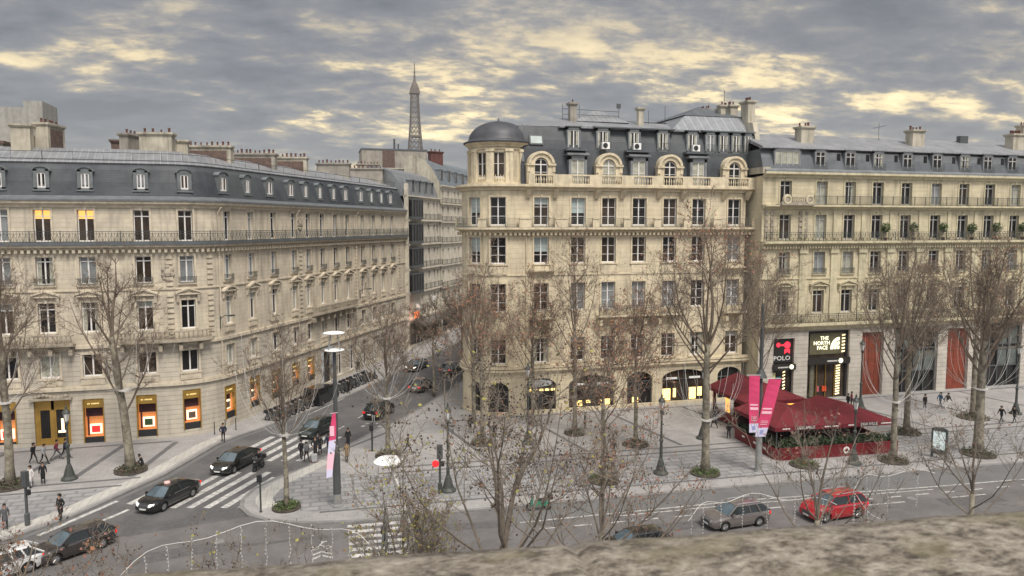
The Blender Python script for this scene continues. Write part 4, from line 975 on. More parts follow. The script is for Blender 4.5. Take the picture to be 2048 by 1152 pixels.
            o.box(-w / 2, w / 2, -.1, .1, h - .15, h); s_ = obj('shopfront', o, M_BLACK, B, M)
            o = MB(); o.box(-w / 2 + .1, w / 2 - .1, .06, .1, 0, h - .15); obj('pane', o, M_GLASSB, s_, M)
            o = MB(); o.box(-w / 2 - .05, w / 2 + .05, -.16, -.1, 4.5, h - .1); sg = obj('sign_panel', o, M_SIGNK, s_, M)
            lettering('POLO', .72, M_PAINT, s_, M @ Matrix.Translation((-.05, -.18, 5.0)), .01, 1.15)
            for (x, z, r) in ((-.55, 6.55, .26), (.6, 6.5, .40)):
                q = MB().lathe([(0, 0), (r, 0), (r, .03), (0, .03)], n=14); q.xform(Matrix.Translation((x, -.17, z)) @ Matrix.Rotation(R(90), 4, 'X')); obj('red_emblem', q, M_SIGNR, s_, M)
            o = MB(); o.box(-.15, .3, -.2, -.17, 6.42, 6.58); o.poly([(.25, -.19, 6.05), (.95, -.19, 6.05), (.95, -.19, 5.5), (.6, -.19, 5.75), (.25, -.19, 5.5)]); obj('red_emblem', o, M_SIGNR, s_, M)
            o = MB(); o.box(-w / 2 - .1, w / 2 + .1, -.7, -.1, 3.75, 4.4); obj('fascia', o, M_SIGNK, s_, M)
            lettering('OUTLET', .34, M_PAINT, s_, M @ Matrix.Translation((-.2, -.72, 4.05)), .01, 1.1) if False else None
            o = MB()
            for j in range(8): o.box(-.85 + j * .17, -.85 + j * .17 + .11, -.715, -.7, 4.0, 4.14)
            obj('fascia_lettering', o, M_PAINT, s_, M)
            q = MB().lathe([(0, 0), (.26, 0), (.26, .05), (0, .05)], n=14); q.xform(Matrix.Translation((.85, -.72, 4.1)) @ Matrix.Rotation(R(90), 4, 'X')); obj('round_sign', q, M_LAMPW, s_, M)
            o = MB()
            for j in range(8): z = .6 + j * .38; o.hexa([(.25, -.02, z), (.55, -.02, z + .1), (.55, .03, z + .1), (.25, .03, z)], [(.25, -.02, z + .16), (.55, -.02, z + .26), (.55, .03, z + .26), (.25, .03, z + .16)])
            obj('light_strip', o, M_LAMPY, s_, M)
            o = MB(); o.box(-1.2, -.8, -.15, -.11, 2.6, 3.4, 0); obj('poster', o, M_PALEY, s_, M); o = MB(); o.box(-.75, -.1, -.15, -.11, 2.3, 2.9); obj('poster', o, M_TEAL, s_, M)
        elif kind == 'north':
            o = MB()
            for x in (-w / 2, w / 2 - .25): o.box(x, x + .25, -.15, .1, 0, h)
            o.box(-w / 2 + .25, w / 2 - .25, -.15, .1, h - .2, h); s_ = obj('shopfront', o, M_BLACK, B, M)
            o = MB(); o.box(-w / 2 + .25, w / 2 - .25, .06, .1, 0, h - .2); obj('pane', o, M_GLASSB, s_, M)
            o = MB(); o.box(-w / 2 + .5, w / 2 - .6, -.06, .05, 5.2, h - .35); obj('sign_panel', o, M_OLIVE, s_, M)
            for i2, (tx, zz) in enumerate((('THE', 7.05), ('NORTH', 6.5), ('FACE', 5.95))): lettering(tx, .62, M_LAMPW, s_, M @ Matrix.Translation((-.72 + (.35 if i2 == 0 else 0.1 if i2 == 2 else 0), -.09, zz)), .02, 1.0)
            for rr0, rr1 in ((1.25, .92), (.78, .48), (.34, .001)):          # three curved bands of a half dome
                q = MB(); n = 10
                for j in range(n):
                    a0, a1 = R(90) * j / n, R(90) * (j + 1) / n
                    pt = lambda an, r_, y: (1.65 - r_ * math.cos(an) * .95, y, 5.75 + r_ * math.sin(an) * 1.1)
                    q.hexa([pt(a0, rr0, -.11), pt(a1, rr0, -.11), pt(a1, rr0, -.07), pt(a0, rr0, -.07)], [pt(a0, rr1, -.11), pt(a1, rr1, -.11), pt(a1, rr1, -.07), pt(a0, rr1, -.07)])
                obj('half_dome_emblem', q, M_LAMPW, s_, M)
            o = MB()
            for j in range(6): z = 5.35 + j * .38; o.hexa([(2.0, -.12, z), (2.4, -.12, z + .06), (2.4, -.07, z + .06), (2.0, -.07, z)], [(2.0, -.12, z + .16), (2.4, -.12, z + .22), (2.4, -.07, z + .22), (2.0, -.07, z + .16)])
            for j in range(12): z = .4 + j * .3; o.hexa([(1.3, -.12, z), (1.85, -.12, z + .08), (1.85, -.07, z + .08), (1.3, -.07, z)], [(1.3, -.12, z + .15), (1.85, -.12, z + .23), (1.85, -.07, z + .23), (1.3, -.07, z + .15)])
            obj('light_strip', o, M_LAMPY, s_, M)
            o = MB(); o.box(-w / 2, w / 2, -.65, -.15, 4.15, 4.85); obj('fascia', o, M_SIGNK, s_, M)
            q = MB().lathe([(0, 0), (.28, 0), (.28, .05), (0, .05)], n=14); q.xform(Matrix.Translation((1.45, -.67, 4.5)) @ Matrix.Rotation(R(90), 4, 'X')); obj('round_sign', q, M_LAMPW, s_, M)
            o = MB()
            for j in range(8): o.box(-.3 + j * .17, -.3 + j * .17 + .11, -.665, -.65, 4.42, 4.58)
            obj('fascia_lettering', o, M_PAINT, s_, M)
            o = MB(); o.box(-2.2, -1.6, -.1, .0, .3, 4.0); obj('side_panel', o, M_OLIVE, s_, M)
            lettering('THE NORTH FACE', .42, M_GREYM, s_, M @ Matrix.Translation((-1.9, -.12, 2.1)) @ Matrix.Rotation(R(-90), 4, 'Y'), .01)
            for x, c in ((-1.05, M_PINKD), (-.35, M_ORANGE), (-.05, M_ORANGE)): 
                o = MB(); o.tube([(x, -.05, .9), (x, -.05, 1.5)], [.16, .12], 6); obj('display_jacket', o, c, s_, M)
            o = MB(); o.box(-.9, -.05, -.1, -.05, .3, 2.7); o.v = []; o.f = []; o.m = []
            for x in (-1.3, -.1, 1.1): o.box(x, x + .06, -.1, .02, 0, 4.1)
            obj('door_frame', o, M_GOLD, s_, M)
    return B, P
M_SHADE = mat('dusty_glass', (0.10, 0.115, 0.11), 0.3, noise=0.3)
M_SIGNK = mat('black_sign', (0.02, 0.018, 0.016), 0.4, noise=0)
M_SIGNR = mat('red_lit_sign', (0.7, 0.02, 0.03), 0.5, emit=((1.0, 0.03, 0.06), 0.6), noise=0)
M_LAMPW = mat('white_lit_sign', (0.9, 0.88, 0.7), 0.5, emit=((1.0, 0.93, 0.62), 0.55), noise=0)
M_LAMPY = mat('warm_lit_strip', (0.9, 0.75, 0.45), 0.5, emit=((1.0, 0.78, 0.42), 0.55), noise=0)
M_OLIVE = mat('olive_brown_panel', (0.11, 0.10, 0.055), 0.5, noise=0.2)
M_PALEY = mat('pale_yellow_poster', (0.7, 0.65, 0.35), 0.6, noise=0); M_TEAL = mat('teal_poster', (0.05, 0.16, 0.17), 0.6, noise=0)
M_PINKD = mat('pink_garment', (0.5, 0.12, 0.14), 0.8, noise=0); M_ORANGE = mat('orange_garment', (0.6, 0.08, 0.02), 0.8, noise=0)
RB, RP = right_building()

# potted bushes standing on the right building's balcony
def leaf_cloud(mb, c, rx, ry, rz, n, s, rng, nm=1, mi0=0):
    for _ in range(n):
        u = rng.uniform(-1, 1); a = rng.uniform(0, 6.283); k = rng.random() ** .4; q = math.sqrt(1 - u * u)
        p = Vector((c[0] + rx * k * q * math.cos(a), c[1] + ry * k * q * math.sin(a), c[2] + rz * k * u))
        d1 = Vector((rng.uniform(-1, 1), rng.uniform(-1, 1), rng.uniform(-1, 1))).normalized(); d2 = d1.orthogonal().normalized(); ss = s * rng.uniform(.6, 1.3)
        mb.add([tuple(p + d1 * ss), tuple(p + d2 * ss * .6), tuple(p - d1 * ss), tuple(p - d2 * ss * .6)], [(0, 1, 2, 3)], mi0 + rng.randrange(nm))
rng = random.Random(3)
src = None
for i, x in enumerate((63.4, 67.3, 71.5, 75.7, 79.4, 83.3)):
    M = TM(x, 71.05, 18.2)
    mb = MB().lathe([(.16, 0), (.22, .35), (.24, .36), (.20, .30)], n=8)
    t = MB().tube([(0, 0, .3), (0, 0, 1.2)], .03, 4)
    lab = 'bushy dark green potted shrub on the iron balcony, %s of six from the left' % ['first', 'second', 'third', 'fourth', 'fifth', 'last'][i]
    o = empty('potted_shrub', (x, 71.05, 18.2), lab, 'potted plant', 'potted shrubs on the balcony')
    obj('plant_pot', mb, M_POT, o, M); obj('trunk', t, M_BARKD, o, M)
    c = MB(); leaf_cloud(c, (0, 0, 1.5), .6, .4, .62, 260, .13, rng, 2); obj('foliage', c, [M_SHRUB, M_SHRUBG], o, M)

# ================================================================ side street buildings beyond the left block
def side_buildings():
    d = Vector((.4848, .8746)); p0 = Vector((-8.25, 77.09)) + d * 45.55
    P = Path(p0, R(61)).line(16.5); L = P.L
    B = empty('apartment_building', (p0.x + 4, p0.y + 10, 0), 'narrow pale building with a stack of dark metal bay windows in the side street', 'building')
    fl = [(5.6, 2.6), (9.3, 2.9), (13.4, 2.7), (17.3, 2.7), (21.2, 2.6)]; cols = [7.6, 10.9, 13.6, 15.2]
    holes = [(q - .45, q + .45, z, z + h) for q in cols for z, h in fl] + [(1.0, 15.6, .4, 4.0)]
    w = MB(); wall(w, P, 0, L, 0, 24.6, holes); wobj('wall', w, M_STONE_G, B)
    t = MB(); cornice(t, P, 0, L, 24.2, .5, .5)
    for z in (4.6, 8.9, 12.7, 16.7, 20.6): band(t, P, 0, L, z, .3, .5)
    t.box(-.3, .3, -.5, 0, 0, 26.5, 0, P.M(.3, 0, 0)); wobj('cornice', t, M_TRIM_G, B)
    for z, h in fl:
        for q in cols: place_window(B, P, q, -.28, z, .9, h, dict(trans=.8, sur=0), 'dark' if (q * z) % 2 < 1.2 else 'brown', M_TRIM_G)
    for z, h in fl[1:]:
        M = P.M(3.4, 0, z - .3); o = MB(); o.box(-2.4, 2.4, -1.0, 0, 0, .45); o.box(-2.4, 2.4, -1.0, 0, 3.05, 3.3)
        for x in (-2.4, -1.2, 0, 1.2, 2.3): o.box(x, x + .1, -1.0, -.9, .45, 3.05)
        bw = obj('bay_window', o, M_DGREY, B, M); o = MB(); o.box(-2.35, 2.35, -.9, -.85, .45, 3.05); o.box(-2.35, -2.3, -.9, 0, .45, 3.05); obj('pane', o, M_GLASS, bw, M)
    for z in (9.2, 13.0, 17.0, 20.9):
        r = MB(); railing(r, P, 6.4, L, .45, z, .95, .2, ornate=False, t=.02); wobj('balcony_railing', r, M_IRON, B)
    r = MB(); sweep(r, P, [(-.1, 24.6), (-.9, 26.8), (-2.2, 28.4), (-5, 29.3), (-8, 28.8), (-8, 0), (-7.7, 0), (-7.7, 24)], 0, L); wobj('mansard_roof', r, M_ZINC, B)
    for q in (4.5, 7.5, 10.5, 13.5):
        M = P.M(q, -.5, 25.3); o = MB(); o.box(-.6, -.42, -.3, 1, 0, 1.9); o.box(.42, .6, -.3, 1, 0, 1.9); o.box(-.75, .75, -.4, 1.2, 1.9, 2.05); dd = obj('dormer', o, M_ZINC, B, M)
        o = MB(); o.box(-.42, .42, -.1, -.05, .1, 1.9); obj('pane', o, M_GLASS, dd, M)
    q = P.P(7.5, 1.2, 5.5); M = P.M(1.6, 1.3, 5.2); o = MB(); o.box(-.95, .95, -.08, .08, 0, 1.0); obj('lit_sign', o, M_SIGNO, B, M)
    o = MB(); sweep(o, P, [(0, 4.5), (0, 4.6), (2.0, 4.0), (2.0, 3.6)], 3.0, L); wobj('awning', o, M_AWNG, B)
    # tall pale building further along
    p1 = p0 + d * 16.7
    P2 = Path(p1, R(61)).line(48); L2 = P2.L
    B2 = empty('apartment_building', (p1.x + 15, p1.y + 28, 0), 'tall pale building furthest along the side street with a slate mansard and red brick chimney', 'building')
    fl = [(5.2, 2.6), (9.0, 2.7), (13, 2.7), (17.0, 2.6), (20.9, 2.4), (24.2, 2.0)]; cols = [1.6 + 3.0 * i + (.8 if i % 3 == 2 else 0) for i in range(15)]
    w = MB(); wall(w, P2, 0, L2, 0, 27, [(q - .5, q + .5, z, z + h) for q in cols for z, h in fl] + [(1, 46, .4, 3.8)]); wobj('wall', w, M_STONE_P, B2)
    t = MB(); cornice(t, P2, 0, L2, 26.6, .5, .5)
    for z in (4.4, 8.6, 12.6, 16.6, 20.4, 23.7): band(t, P2, 0, L2, z, .25, .45)
    wobj('cornice', t, M_TRIM_G, B2)
    for z, h in fl:
        for i, q in enumerate(cols[:10]): place_window(B2, P2, q, -.28, z, 1.0, h, dict(trans=.8, sur=0), ['dark', 'brown', 'curtain'][i % 3], M_TRIM_G)
    for z in (8.85, 12.85, 16.85, 20.65, 23.95):
        r = MB(); railing(r, P2, 0, L2, .45, z, .9, .25, ornate=False, t=.022); wobj('balcony_railing', r, M_IRON, B2)
    r = MB(); sweep(r, P2, [(-.1, 27.1), (-1.2, 29.5), (-2.6, 31.2), (-5, 32.2), (-6.5, 31.6), (-6.5, 0), (-6.2, 0), (-6.2, 27)], 0, L2); wobj('mansard_roof', r, M_SLATEB, B2)
    for i in range(9):
        M = P2.M(2.5 + 4.2 * i, -.7, 28.2); o = MB(); o.box(-.55, .55, -.25, 1.5, 0, 1.7); o.box(-.65, .65, -.35, 1.9, 1.7, 1.85); dd = obj('dormer', o, M_ZINC, B2, M)
        o = MB(); o.box(-.4, .4, -.28, -.25, .1, 1.5); obj('pane', o, M_GLASS, dd, M)
    x, y, _ = P2.P(9, -4, 0); chimney(B2, x, y, 31, 33.9, 2.6, 1.2, R(20), M_BRICKR, 3); r = MB(); r.poly([P2.P(-.05, d_, z_) for d_, z_ in ((.1, 0), (.1, 27.3), (-1.2, 29.8), (-2.6, 31.5), (-5, 32.5), (-6.6, 31.8), (-6.6, 0))]); r.poly([P2.P(-.35, d_, z_) for d_, z_ in ((.1, 0), (.1, 27.3), (-1.2, 29.8), (-2.6, 31.5), (-5, 32.5), (-6.6, 31.8), (-6.6, 0))][::-1]); wobj('gable', r, M_STACK, B2)
    x, y, _ = P2.P(46, -4, 0); chimney(B2, x, y, 30, 35.0, 5, 1.2, R(-10), M_STACK, 5)
    # shop signs of the side street
    for k, (q, z, c, s_, lb) in enumerate(((4.0, 6.8, M_PAINT, .35, 'small white projecting sign with a diamond outline high on the dark-bay building'), (11.5, 7.4, M_PAINT, .4, 'small white projecting sign above the side street awning'))):
        M = P.M(q, .6, z); e = empty('projecting_sign', M.translation, lb, 'sign'); o = MB(); o.box(-.04, .04, -s_, s_, -s_, s_); obj('sign_board', o, c, e, P.M(q, .6, z)); o = MB(); o.box(-.02, .02, .0, .7, .05, .1); obj('bracket', o, M_DGREY, e, P.M(q, .6, z))
M_STONE_G = mat('limestone_pale_grey', (0.58, 0.53, 0.45), 0.9, noise=0.12, streak=0.3, courses=-.4)
M_TRIM_G = mat('limestone_grey_trim', (0.55, 0.50, 0.42), 0.9, noise=0.15, streak=0.3)
M_STONE_P = mat('limestone_pale_cream', (0.60, 0.55, 0.46), 0.9, noise=0.1, streak=0.25, courses=-.4)
M_SLATEB = mat('slate_blue_grey', (0.14, 0.16, 0.18), 0.55, noise=0.2, streak=.2)
M_BRICKR = mat('red_brick', (0.11, 0.045, 0.038), 0.9, noise=0.2, courses=-.15)
M_SIGNO = mat('orange_lit_sign', (0.8, 0.16, 0.03), 0.5, emit=((1.0, 0.17, 0.03), 0.8), noise=0.3, nscale=3)
M_AWNG = mat('grey_awning_canvas', (0.13, 0.12, 0.11), 0.85)
side_buildings()

# ================================================================ buildings behind the rooftops
def back_block(x, y, w, dp, z, zz, m_, label, extra=None):
    e = empty('apartment_building', (x + w / 2, y + dp / 2, 0), label, 'building'); mb = MB(); mb.box(x, x + w, y, y + dp, 0, z); wobj('wall', mb, m_, e)
    if extra: extra(e)
    return e
def ex1(e):
    o = MB(); o.box(9.6, 23, 152.9, 161, 35.1, 35.4); wobj('roof', o, M_ZINCD, e)
    o = MB(); o.box(13.9, 16.3, 152.8, 153.02, 28, 35.05); wobj('brick_panel', o, M_BRICK, e)
    for x, z, r in ((16.5, 37.6, .2), (17.3, 36.6, .16)): o = MB().tube([(x, 155, 34), (x, 155, z)], r, 8); wobj('flue_pipe', o, M_DGREY, e)
back_block(9.7, 153, 13.2, 8, 35.1, 0, M_STACKG, 'blank grey-brown rear wall with a red brick panel, left of the iron tower', ex1)
def ex2(e):
    chimney(e, 14.8, 137, 24, 30.3, 4.5, 1.2, 0, M_STACK, 0); chimney(e, 17.8, 139, 28, 30.8, 1.5, 1.2, 0, M_STACK, 0); chimney(e, 18.6, 137, 28, 29.8, 2.6, 1.0, 0, M_BRICK, 4)
    chimney(e, 20.0, 141, 28, 30.6, 3.2, 1.2, 0, M_STACK, 0); chimney(e, 10.0, 140, 28, 31.2, 4, 1.0, 0, M_STACKG, 7)
    o = MB(); o.box(7.9, 22.1, 133.9, 144.1, 27.5, 27.8); wobj('roof', o, M_ZINC, e)
back_block(8, 134, 14, 10, 27.5, 0, M_STONE_G, 'low roof crowded with white chimney blocks, in front of the blank brown wall', ex2)
def ex3(e):
    o = MB()
    for a, b, z in ((-43, -39.3, 34.3), (-39.3, -36.4, 35.4), (-36.4, -34.2, 36.3)): o.box(a, b, 112, 118, 26, z)
    wobj('concrete_tower', o, M_CONC, e)
    o = MB(); o.box(-43.3, -37.8, 108.8, 112, 30.3, 30.7); wobj('roof_edge', o, M_BRICK, e); o = MB(); o.box(-43, -38, 109, 112, 24, 30.4); wobj('penthouse', o, M_STACK, e)
    chimney(e, -34.9, 111, 26, 31.6, 2.4, 1.2, R(20), M_BRICK, 0)
M_CONC = mat('grey_concrete', (0.33, 0.32, 0.30), 0.9, noise=0.1, streak=0.3)
back_block(-48, 112, 14, 12, 26, 0, M_STACK, 'stepped grey concrete building rising behind the rooftops at far left', ex3)
def ex5(e):
    chimney(e, 108.5, 92, 30, 35.4, 4.8, 1.3, 0, M_STACK, 7)
back_block(100, 90, 24, 10, 31, 0, M_STONE_G, 'rear building with terracotta-potted chimneys showing above the far right roof', ex5)

# ================================================================ iron tower on the skyline
def iron_tower():
    D = 1390; az = R(15 - 7.36); X, Y = D * math.sin(az), D * math.cos(az)
    e = empty('lattice_tower', (X, Y, -15), 'tall brown lattice iron tower rising behind the rooftops on the skyline', 'tower'); M0 = W[e.name]
    def hw(z): return 62 * math.exp(-z / 84.0) + 3.4 if z < 200 else 62 * math.exp(-200 / 84.0) + 3.4 - (z - 200) * .022
    def hw(z):
        t = [(0, 62), (57, 33), (115, 19.5), (150, 14.5), (180, 11.5), (210, 9.2), (240, 7.6), (276, 6.4)]
        for (a, b), (c, d) in zip(t, t[1:]):
            if a <= z <= c: return b + (d - b) * (z - a) / (c - a)
        return 6.4
    leg = MB(); lat = MB(); zs = [0, 25, 57, 80, 98, 115] + [115 + 9 * i for i in range(1, 18)] + [276]
    for sx in (-1, 1):
        for sy in (-1, 1):
            for i in range(len(zs) - 1):
                a, b = zs[i], zs[i + 1]; wa, wb = hw(a), hw(b); iw = lambda w, z: w * (.45 if z < 115 else .62 if z < 180 else .78)
                for (px_, py_) in ((1, 1), (0, 1), (1, 0)):
                    fa = wa if True else 0; pa = (sx * (wa if px_ else iw(wa, a)), sy * (wa if py_ else iw(wa, a)), a); pb = (sx * (wb if px_ else iw(wb, b)), sy * (wb if py_ else iw(wb, b)), b)
                    leg.tube([pa, pb], 1.05 if a < 115 else .62, 4)
    for i in range(len(zs) - 1):
        a, b = zs[i], zs[i + 1]; wa, wb = hw(a), hw(b)
        for k in range(4):
            rot = Matrix.Rotation(R(90 * k), 4, 'Z')
            if a < 115:
                for s_ in (-1, 1):
                    i1, i2 = wa * .45, wb * .45
                    for p, q in (((s_ * wa, -wa, a), (s_ * i2, -wb, b)), ((s_ * i1, -wa, a), (s_ * wb, -wb, b)), ((s_ * wa, -wa, a), (s_ * i1, -wa, a))): lat.tube([rot @ Vector(p), rot @ Vector(q)], .6, 3)
            else:
                n = 3
                for j in range(n):
                    x0, x1 = -wa + 2 * wa * j / n, -wa + 2 * wa * (j + 1) / n; y0, y1 = -wb + 2 * wb * j / n, -wb + 2 * wb * (j + 1) / n
                    lat.tube([rot @ Vector((x0, -wa, a)), rot @ Vector((y1, -wb, b))], .42, 3); lat.tube([rot @ Vector((x1, -wa, a)), rot @ Vector((y0, -wb, b))], .42, 3)
                lat.tube([rot @ Vector((-wa, -wa, a)), rot @ Vector((wa, -wa, a))], .5, 3)
    obj('corner_leg', leg, M_TOWER, e, M0); obj('lattice_bracing', lat, M_TOWER, e, M0)
    for z, w, h in ((57, 35, 6), (115, 21, 5), (196, 10.5, 2.5)):
        o = MB(); o.box(-w, w, -w, w, z, z + h); obj('platform', o, M_TOWER, e, M0)
    o = MB(); o.box(-9, 9, -9, 9, 274, 278); o.box(-7.6, 7.6, -7.6, 7.6, 278, 284); o.lathe([(7.5, 284), (6.5, 289), (4.5, 293), (2.6, 297), (2.4, 300)], n=10); obj('summit_cabin', o, M_TOWER, e, M0)
    o = MB().tube([(0, 0, 299), (0, 0, 312), (0, 0, 330)], [1.7, 1.1, .7], 6); o.lathe([(2.2, 303), (2.2, 306)], n=6); o.lathe([(1.9, 312), (1.9, 313.5)], n=6); obj('antenna', o, M_TOWER, e, M0)
M_TOWER = mat('brown_iron', (0.12, 0.095, 0.075), 0.8, noise=0)
iron_tower()

# ================================================================ ground, roads, pavements
def tile_mat(name, base, dark, sx, sy, amt=0.5, ang=0.0, brick=True, mortar=0.015, noise=0.10, light=None):
    m = bpy.data.materials.new(name); m.use_nodes = True; MATS[name] = m; n = NT(m.node_tree); b = n.n['Principled BSDF']
    b.inputs['Roughness'].default_value = 0.75; geo = n.node('ShaderNodeNewGeometry')
    mp = n.node('ShaderNodeMapping', ins={0: geo.outputs['Position']}); mp.inputs['Rotation'].default_value = (0, 0, ang)
    br = n.node('ShaderNodeTexBrick'); n.l.new(mp.outputs[0], br.inputs['Vector'])
    br.inputs['Color1'].default_value = (*base, 1); br.inputs['Color2'].default_value = (*(light or [c * 1.12 for c in base]), 1); br.inputs['Mortar'].default_value = (*dark, 1)
    br.inputs['Scale'].default_value = 1.0; br.inputs['Brick Width'].default_value = sx; br.inputs['Row Height'].default_value = sy; br.inputs['Mortar Size'].default_value = mortar; br.inputs['Bias'].default_value = 0.0
    f = n.maprange(n.noise(geo.outputs['Position'], .35, 6, .6), .3, .7, 1 - noise, 1 + noise); fc = n.node('ShaderNodeCombineXYZ', ins={0: f, 1: f, 2: f})
    f2 = n.maprange(n.noise(geo.outputs['Position'], 3.0, 5, .65), .3, .7, .93, 1.07); fc2 = n.node('ShaderNodeCombineXYZ', ins={0: f2, 1: f2, 2: f2})
    c = n.mix(1.0, br.outputs['Color'], fc.outputs[0], 'MULTIPLY'); c = n.mix(1.0, c, fc2.outputs[0], 'MULTIPLY'); n.set(b.inputs['Base Color'], c); return m
G_ROADP = tile_mat('paved_carriageway_setts', (0.132, 0.124, 0.122), (0.10, 0.095, 0.095), .22, .14, noise=.18)
G_ASPH = mat('asphalt', (0.088, 0.086, 0.088), 0.85, noise=0.16, nscale=3.5, col2=(0.125, 0.12, 0.118), c2amt=.8, c2scale=.35)
G_BUS = mat('bus_lane_asphalt', (0.14, 0.14, 0.14), 0.85, noise=0.12, nscale=.5, col2=(0.13, 0.13, 0.13), c2amt=.5, c2scale=.5)
G_PAVE = tile_mat('granite_slabs', (0.275, 0.265, 0.26), (0.195, 0.19, 0.188), 1.0, .6, noise=.10, mortar=.01)
G_CHECK = tile_mat('granite_slabs_patterned', (0.28, 0.275, 0.275), (0.175, 0.175, 0.178), 1.25, .8, noise=.08, mortar=.10, light=(0.225, 0.222, 0.222))
G_BAND = mat('dark_granite_band', (0.12, 0.118, 0.12), 0.8, noise=.12)
G_LIGHT = tile_mat('pale_granite_border', (0.40, 0.385, 0.355), (0.27, 0.26, 0.25), .5, 3.0, noise=.08, mortar=.02)
G_KERB = mat('granite_kerb', (0.20, 0.195, 0.19), 0.85, noise=.15, nscale=2)
G_MARK = mat('road_marking_white', (0.50, 0.49, 0.47), 0.7, noise=.18, nscale=3.0, col2=(.24, .24, .235), c2amt=.75, c2scale=2.6)
G_EARTH = mat('city_ground', (0.13, 0.13, 0.125), 0.95, noise=.1, nscale=.05)
D = Vector((.4848, .8746)); N = Vector((.8746, -.4848))
def sheet(pts, z): return [(p[0], p[1], z) for p in pts]
g = MB(); g.poly(sheet([(-3000, -3000), (3000, -3000), (3000, 3000), (-3000, 3000)], -.05)); structure('ground', g, G_EARTH)
g = MB(); g.poly(sheet([(-220, 22), (260, 22), (260, 48.6), (60, 48.6), (2, 50.5), (-4, 54), (-19, 53), (-24, 52.6), (-220, 52.6)], 0)); structure('road', g, G_ROADP)
A = [(-19.6, 52.2), (-18, 53.9), (-14.2, 60), (-10.8, 67), (-9.2, 71), (-1.8, 80.5), (3.8, 88.2), (30, 135), (45, 165), (54, 160), (38, 130), (12.5, 81), (8.4, 74.4), (2.4, 66.4), (-.8, 62.2), (-3.2, 59.9), (-5.2, 56.8), (-5.4, 54.2), (-4.6, 52.4), (-12, 51)]
g = MB(); g.poly(sheet(A, .004)); structure('side_street', g, G_ASPH)
lk = [(-220, 51.6), (-24, 51.6), (-20.6, 51.75), (-19.4, 52.3), (-18.35, 53.5), (-16.5, 55.5), (-14.0, 59.8), (-12.2, 62.8), (-10.6, 66.8), (-9.1, 70.6), (-7.6, 72.9), (-5.5, 75.3), (-1.8, 80.3), (3.8, 88), (8.0, 95.2), (27, 129.5), (46, 163.8)]
ik = [(46, 141.5), (12.3, 81.2), (8.1, 74.4), (5.9, 71.9), (2.3, 66.3), (-.7, 62.1), (-3, 59.8), (-4.6, 57.6), (-5.25, 55.6), (-5.2, 54.0), (-4.55, 52.5), (-3.3, 51.3), (-1.3, 50.3), (2.0, 49.6), (12, 49.45), (24, 49.0), (40, 48.5), (57.5, 47.7), (120, 45.2), (260, 40)]
def pavement(name, kerb, rest, z=.12, mat_=G_PAVE):
    g = MB(); pts = kerb + rest; n = len(pts); g.poly(sheet(pts, z)); 
    if g.v and sum((pts[i][0] * pts[(i + 1) % n][1] - pts[(i + 1) % n][0] * pts[i][1]) for i in range(n)) < 0: g.f[0] = g.f[0][::-1]
    return structure(name, g, mat_)
def strip(name, line, w0, w1, z, m_, side=1, top_only=False):
    g = MB(); L_ = [Vector(p) for p in line]; nn = []
    for i, p in enumerate(L_):
        t = (L_[min(i + 1, len(L_) - 1)] - L_[max(i - 1, 0)]).normalized(); nn.append(Vector((-t.y, t.x)) * side)
    for i in range(len(L_) - 1):
        a, b = L_[i] + nn[i] * w0, L_[i + 1] + nn[i + 1] * w0; c, d = L_[i + 1] + nn[i + 1] * w1, L_[i] + nn[i] * w1
        q = [(*a, z), (*b, z), (*c, z), (*d, z)]; g.poly(q if side > 0 else q[::-1])
        if not top_only: g.poly([(*a, 0), (*b, 0), (*b, z), (*a, z)]); g.poly([(*d, 0), (*c, 0), (*c, z), (*d, z)])
    return structure(name, g, m_)
pavement('pavement', lk, [(60, 200), (-220, 200)])
pavement('pavement', ik, [(260, 120), (60, 150)])
strip('kerb', lk, -.28, .04, .135, G_KERB); strip('kerb', ik, -.28, .04, .135, G_KERB)
strip('pavement_border', lk[2:11], .35, 1.55, .128, G_LIGHT, 1, True); strip('pavement_border', [(-2.6, 63.6), (-1.0, 61.0)][:0] + [(.0, 63.6), (-1.6, 61.3), (-3.4, 59.0), (-4.1, 57.4), (-4.6, 55.6), (-4.5, 54.3), (-4.0, 53.2)], .1, 1.35, .128, G_LIGHT, 1, True)
strip('kerb_gutter', lk[2:13], -.75, -.30, .006, G_BUS, 1, True)  # flat gutter strip along the left kerb, same asphalt as the bus lane
g = MB(); g.poly(sheet([(-220, -8), (260, -8), (260, 21), (-220, 21)], .12)); structure('pavement', g, G_PAVE)
strip('kerb', [(-220, 21), (260, 21)], -.3, .0, .135, G_KERB)
# patterned slabs and dark bands
g = MB(); g.poly(sheet([(-.6, 60.4), (-3.6, 57.2), (-3.9, 54.2), (-2.6, 52.8), (-.5, 51.9), (2, 51.5), (36.6, 50.6), (36.6, 57.0), (11, 57.6), (4.5, 58.2)], .127)); structure('patterned_paving', g, G_CHECK)
g = MB(); g.poly(sheet([(49.6, 50.0), (110, 47.2), (110, 54.4), (49.6, 56.6)], .127)); structure('patterned_paving', g, G_CHECK)
g = MB(); g.poly(sheet([(-60, 53.2), (-22, 53.2), (-19.6, 54.2), (-17.2, 57.0), (-15.2, 60.6), (-60, 60.6)], .127)); structure('patterned_paving', g, G_CHECK)
g = MB()
def bnd(a, b, w):
    a, b = Vector(a), Vector(b); t = (b - a).normalized(); n_ = Vector((-t.y, t.x)) * w / 2; g.poly([(*(a - n_), .132), (*(b - n_), .132), (*(b + n_), .132), (*(a + n_), .132)])
bnd((-60, 61.0), (-14.6, 61.0), .3); bnd((-60, 62.6), (-13.6, 62.6), .3); bnd((-60, 72.6), (-13, 72.6), .35)
for x in (-44, -35, -28, -22.9, -18.6, -14.2): bnd((x - .2, 63.0), (x + 1.6, 72.3), .5)
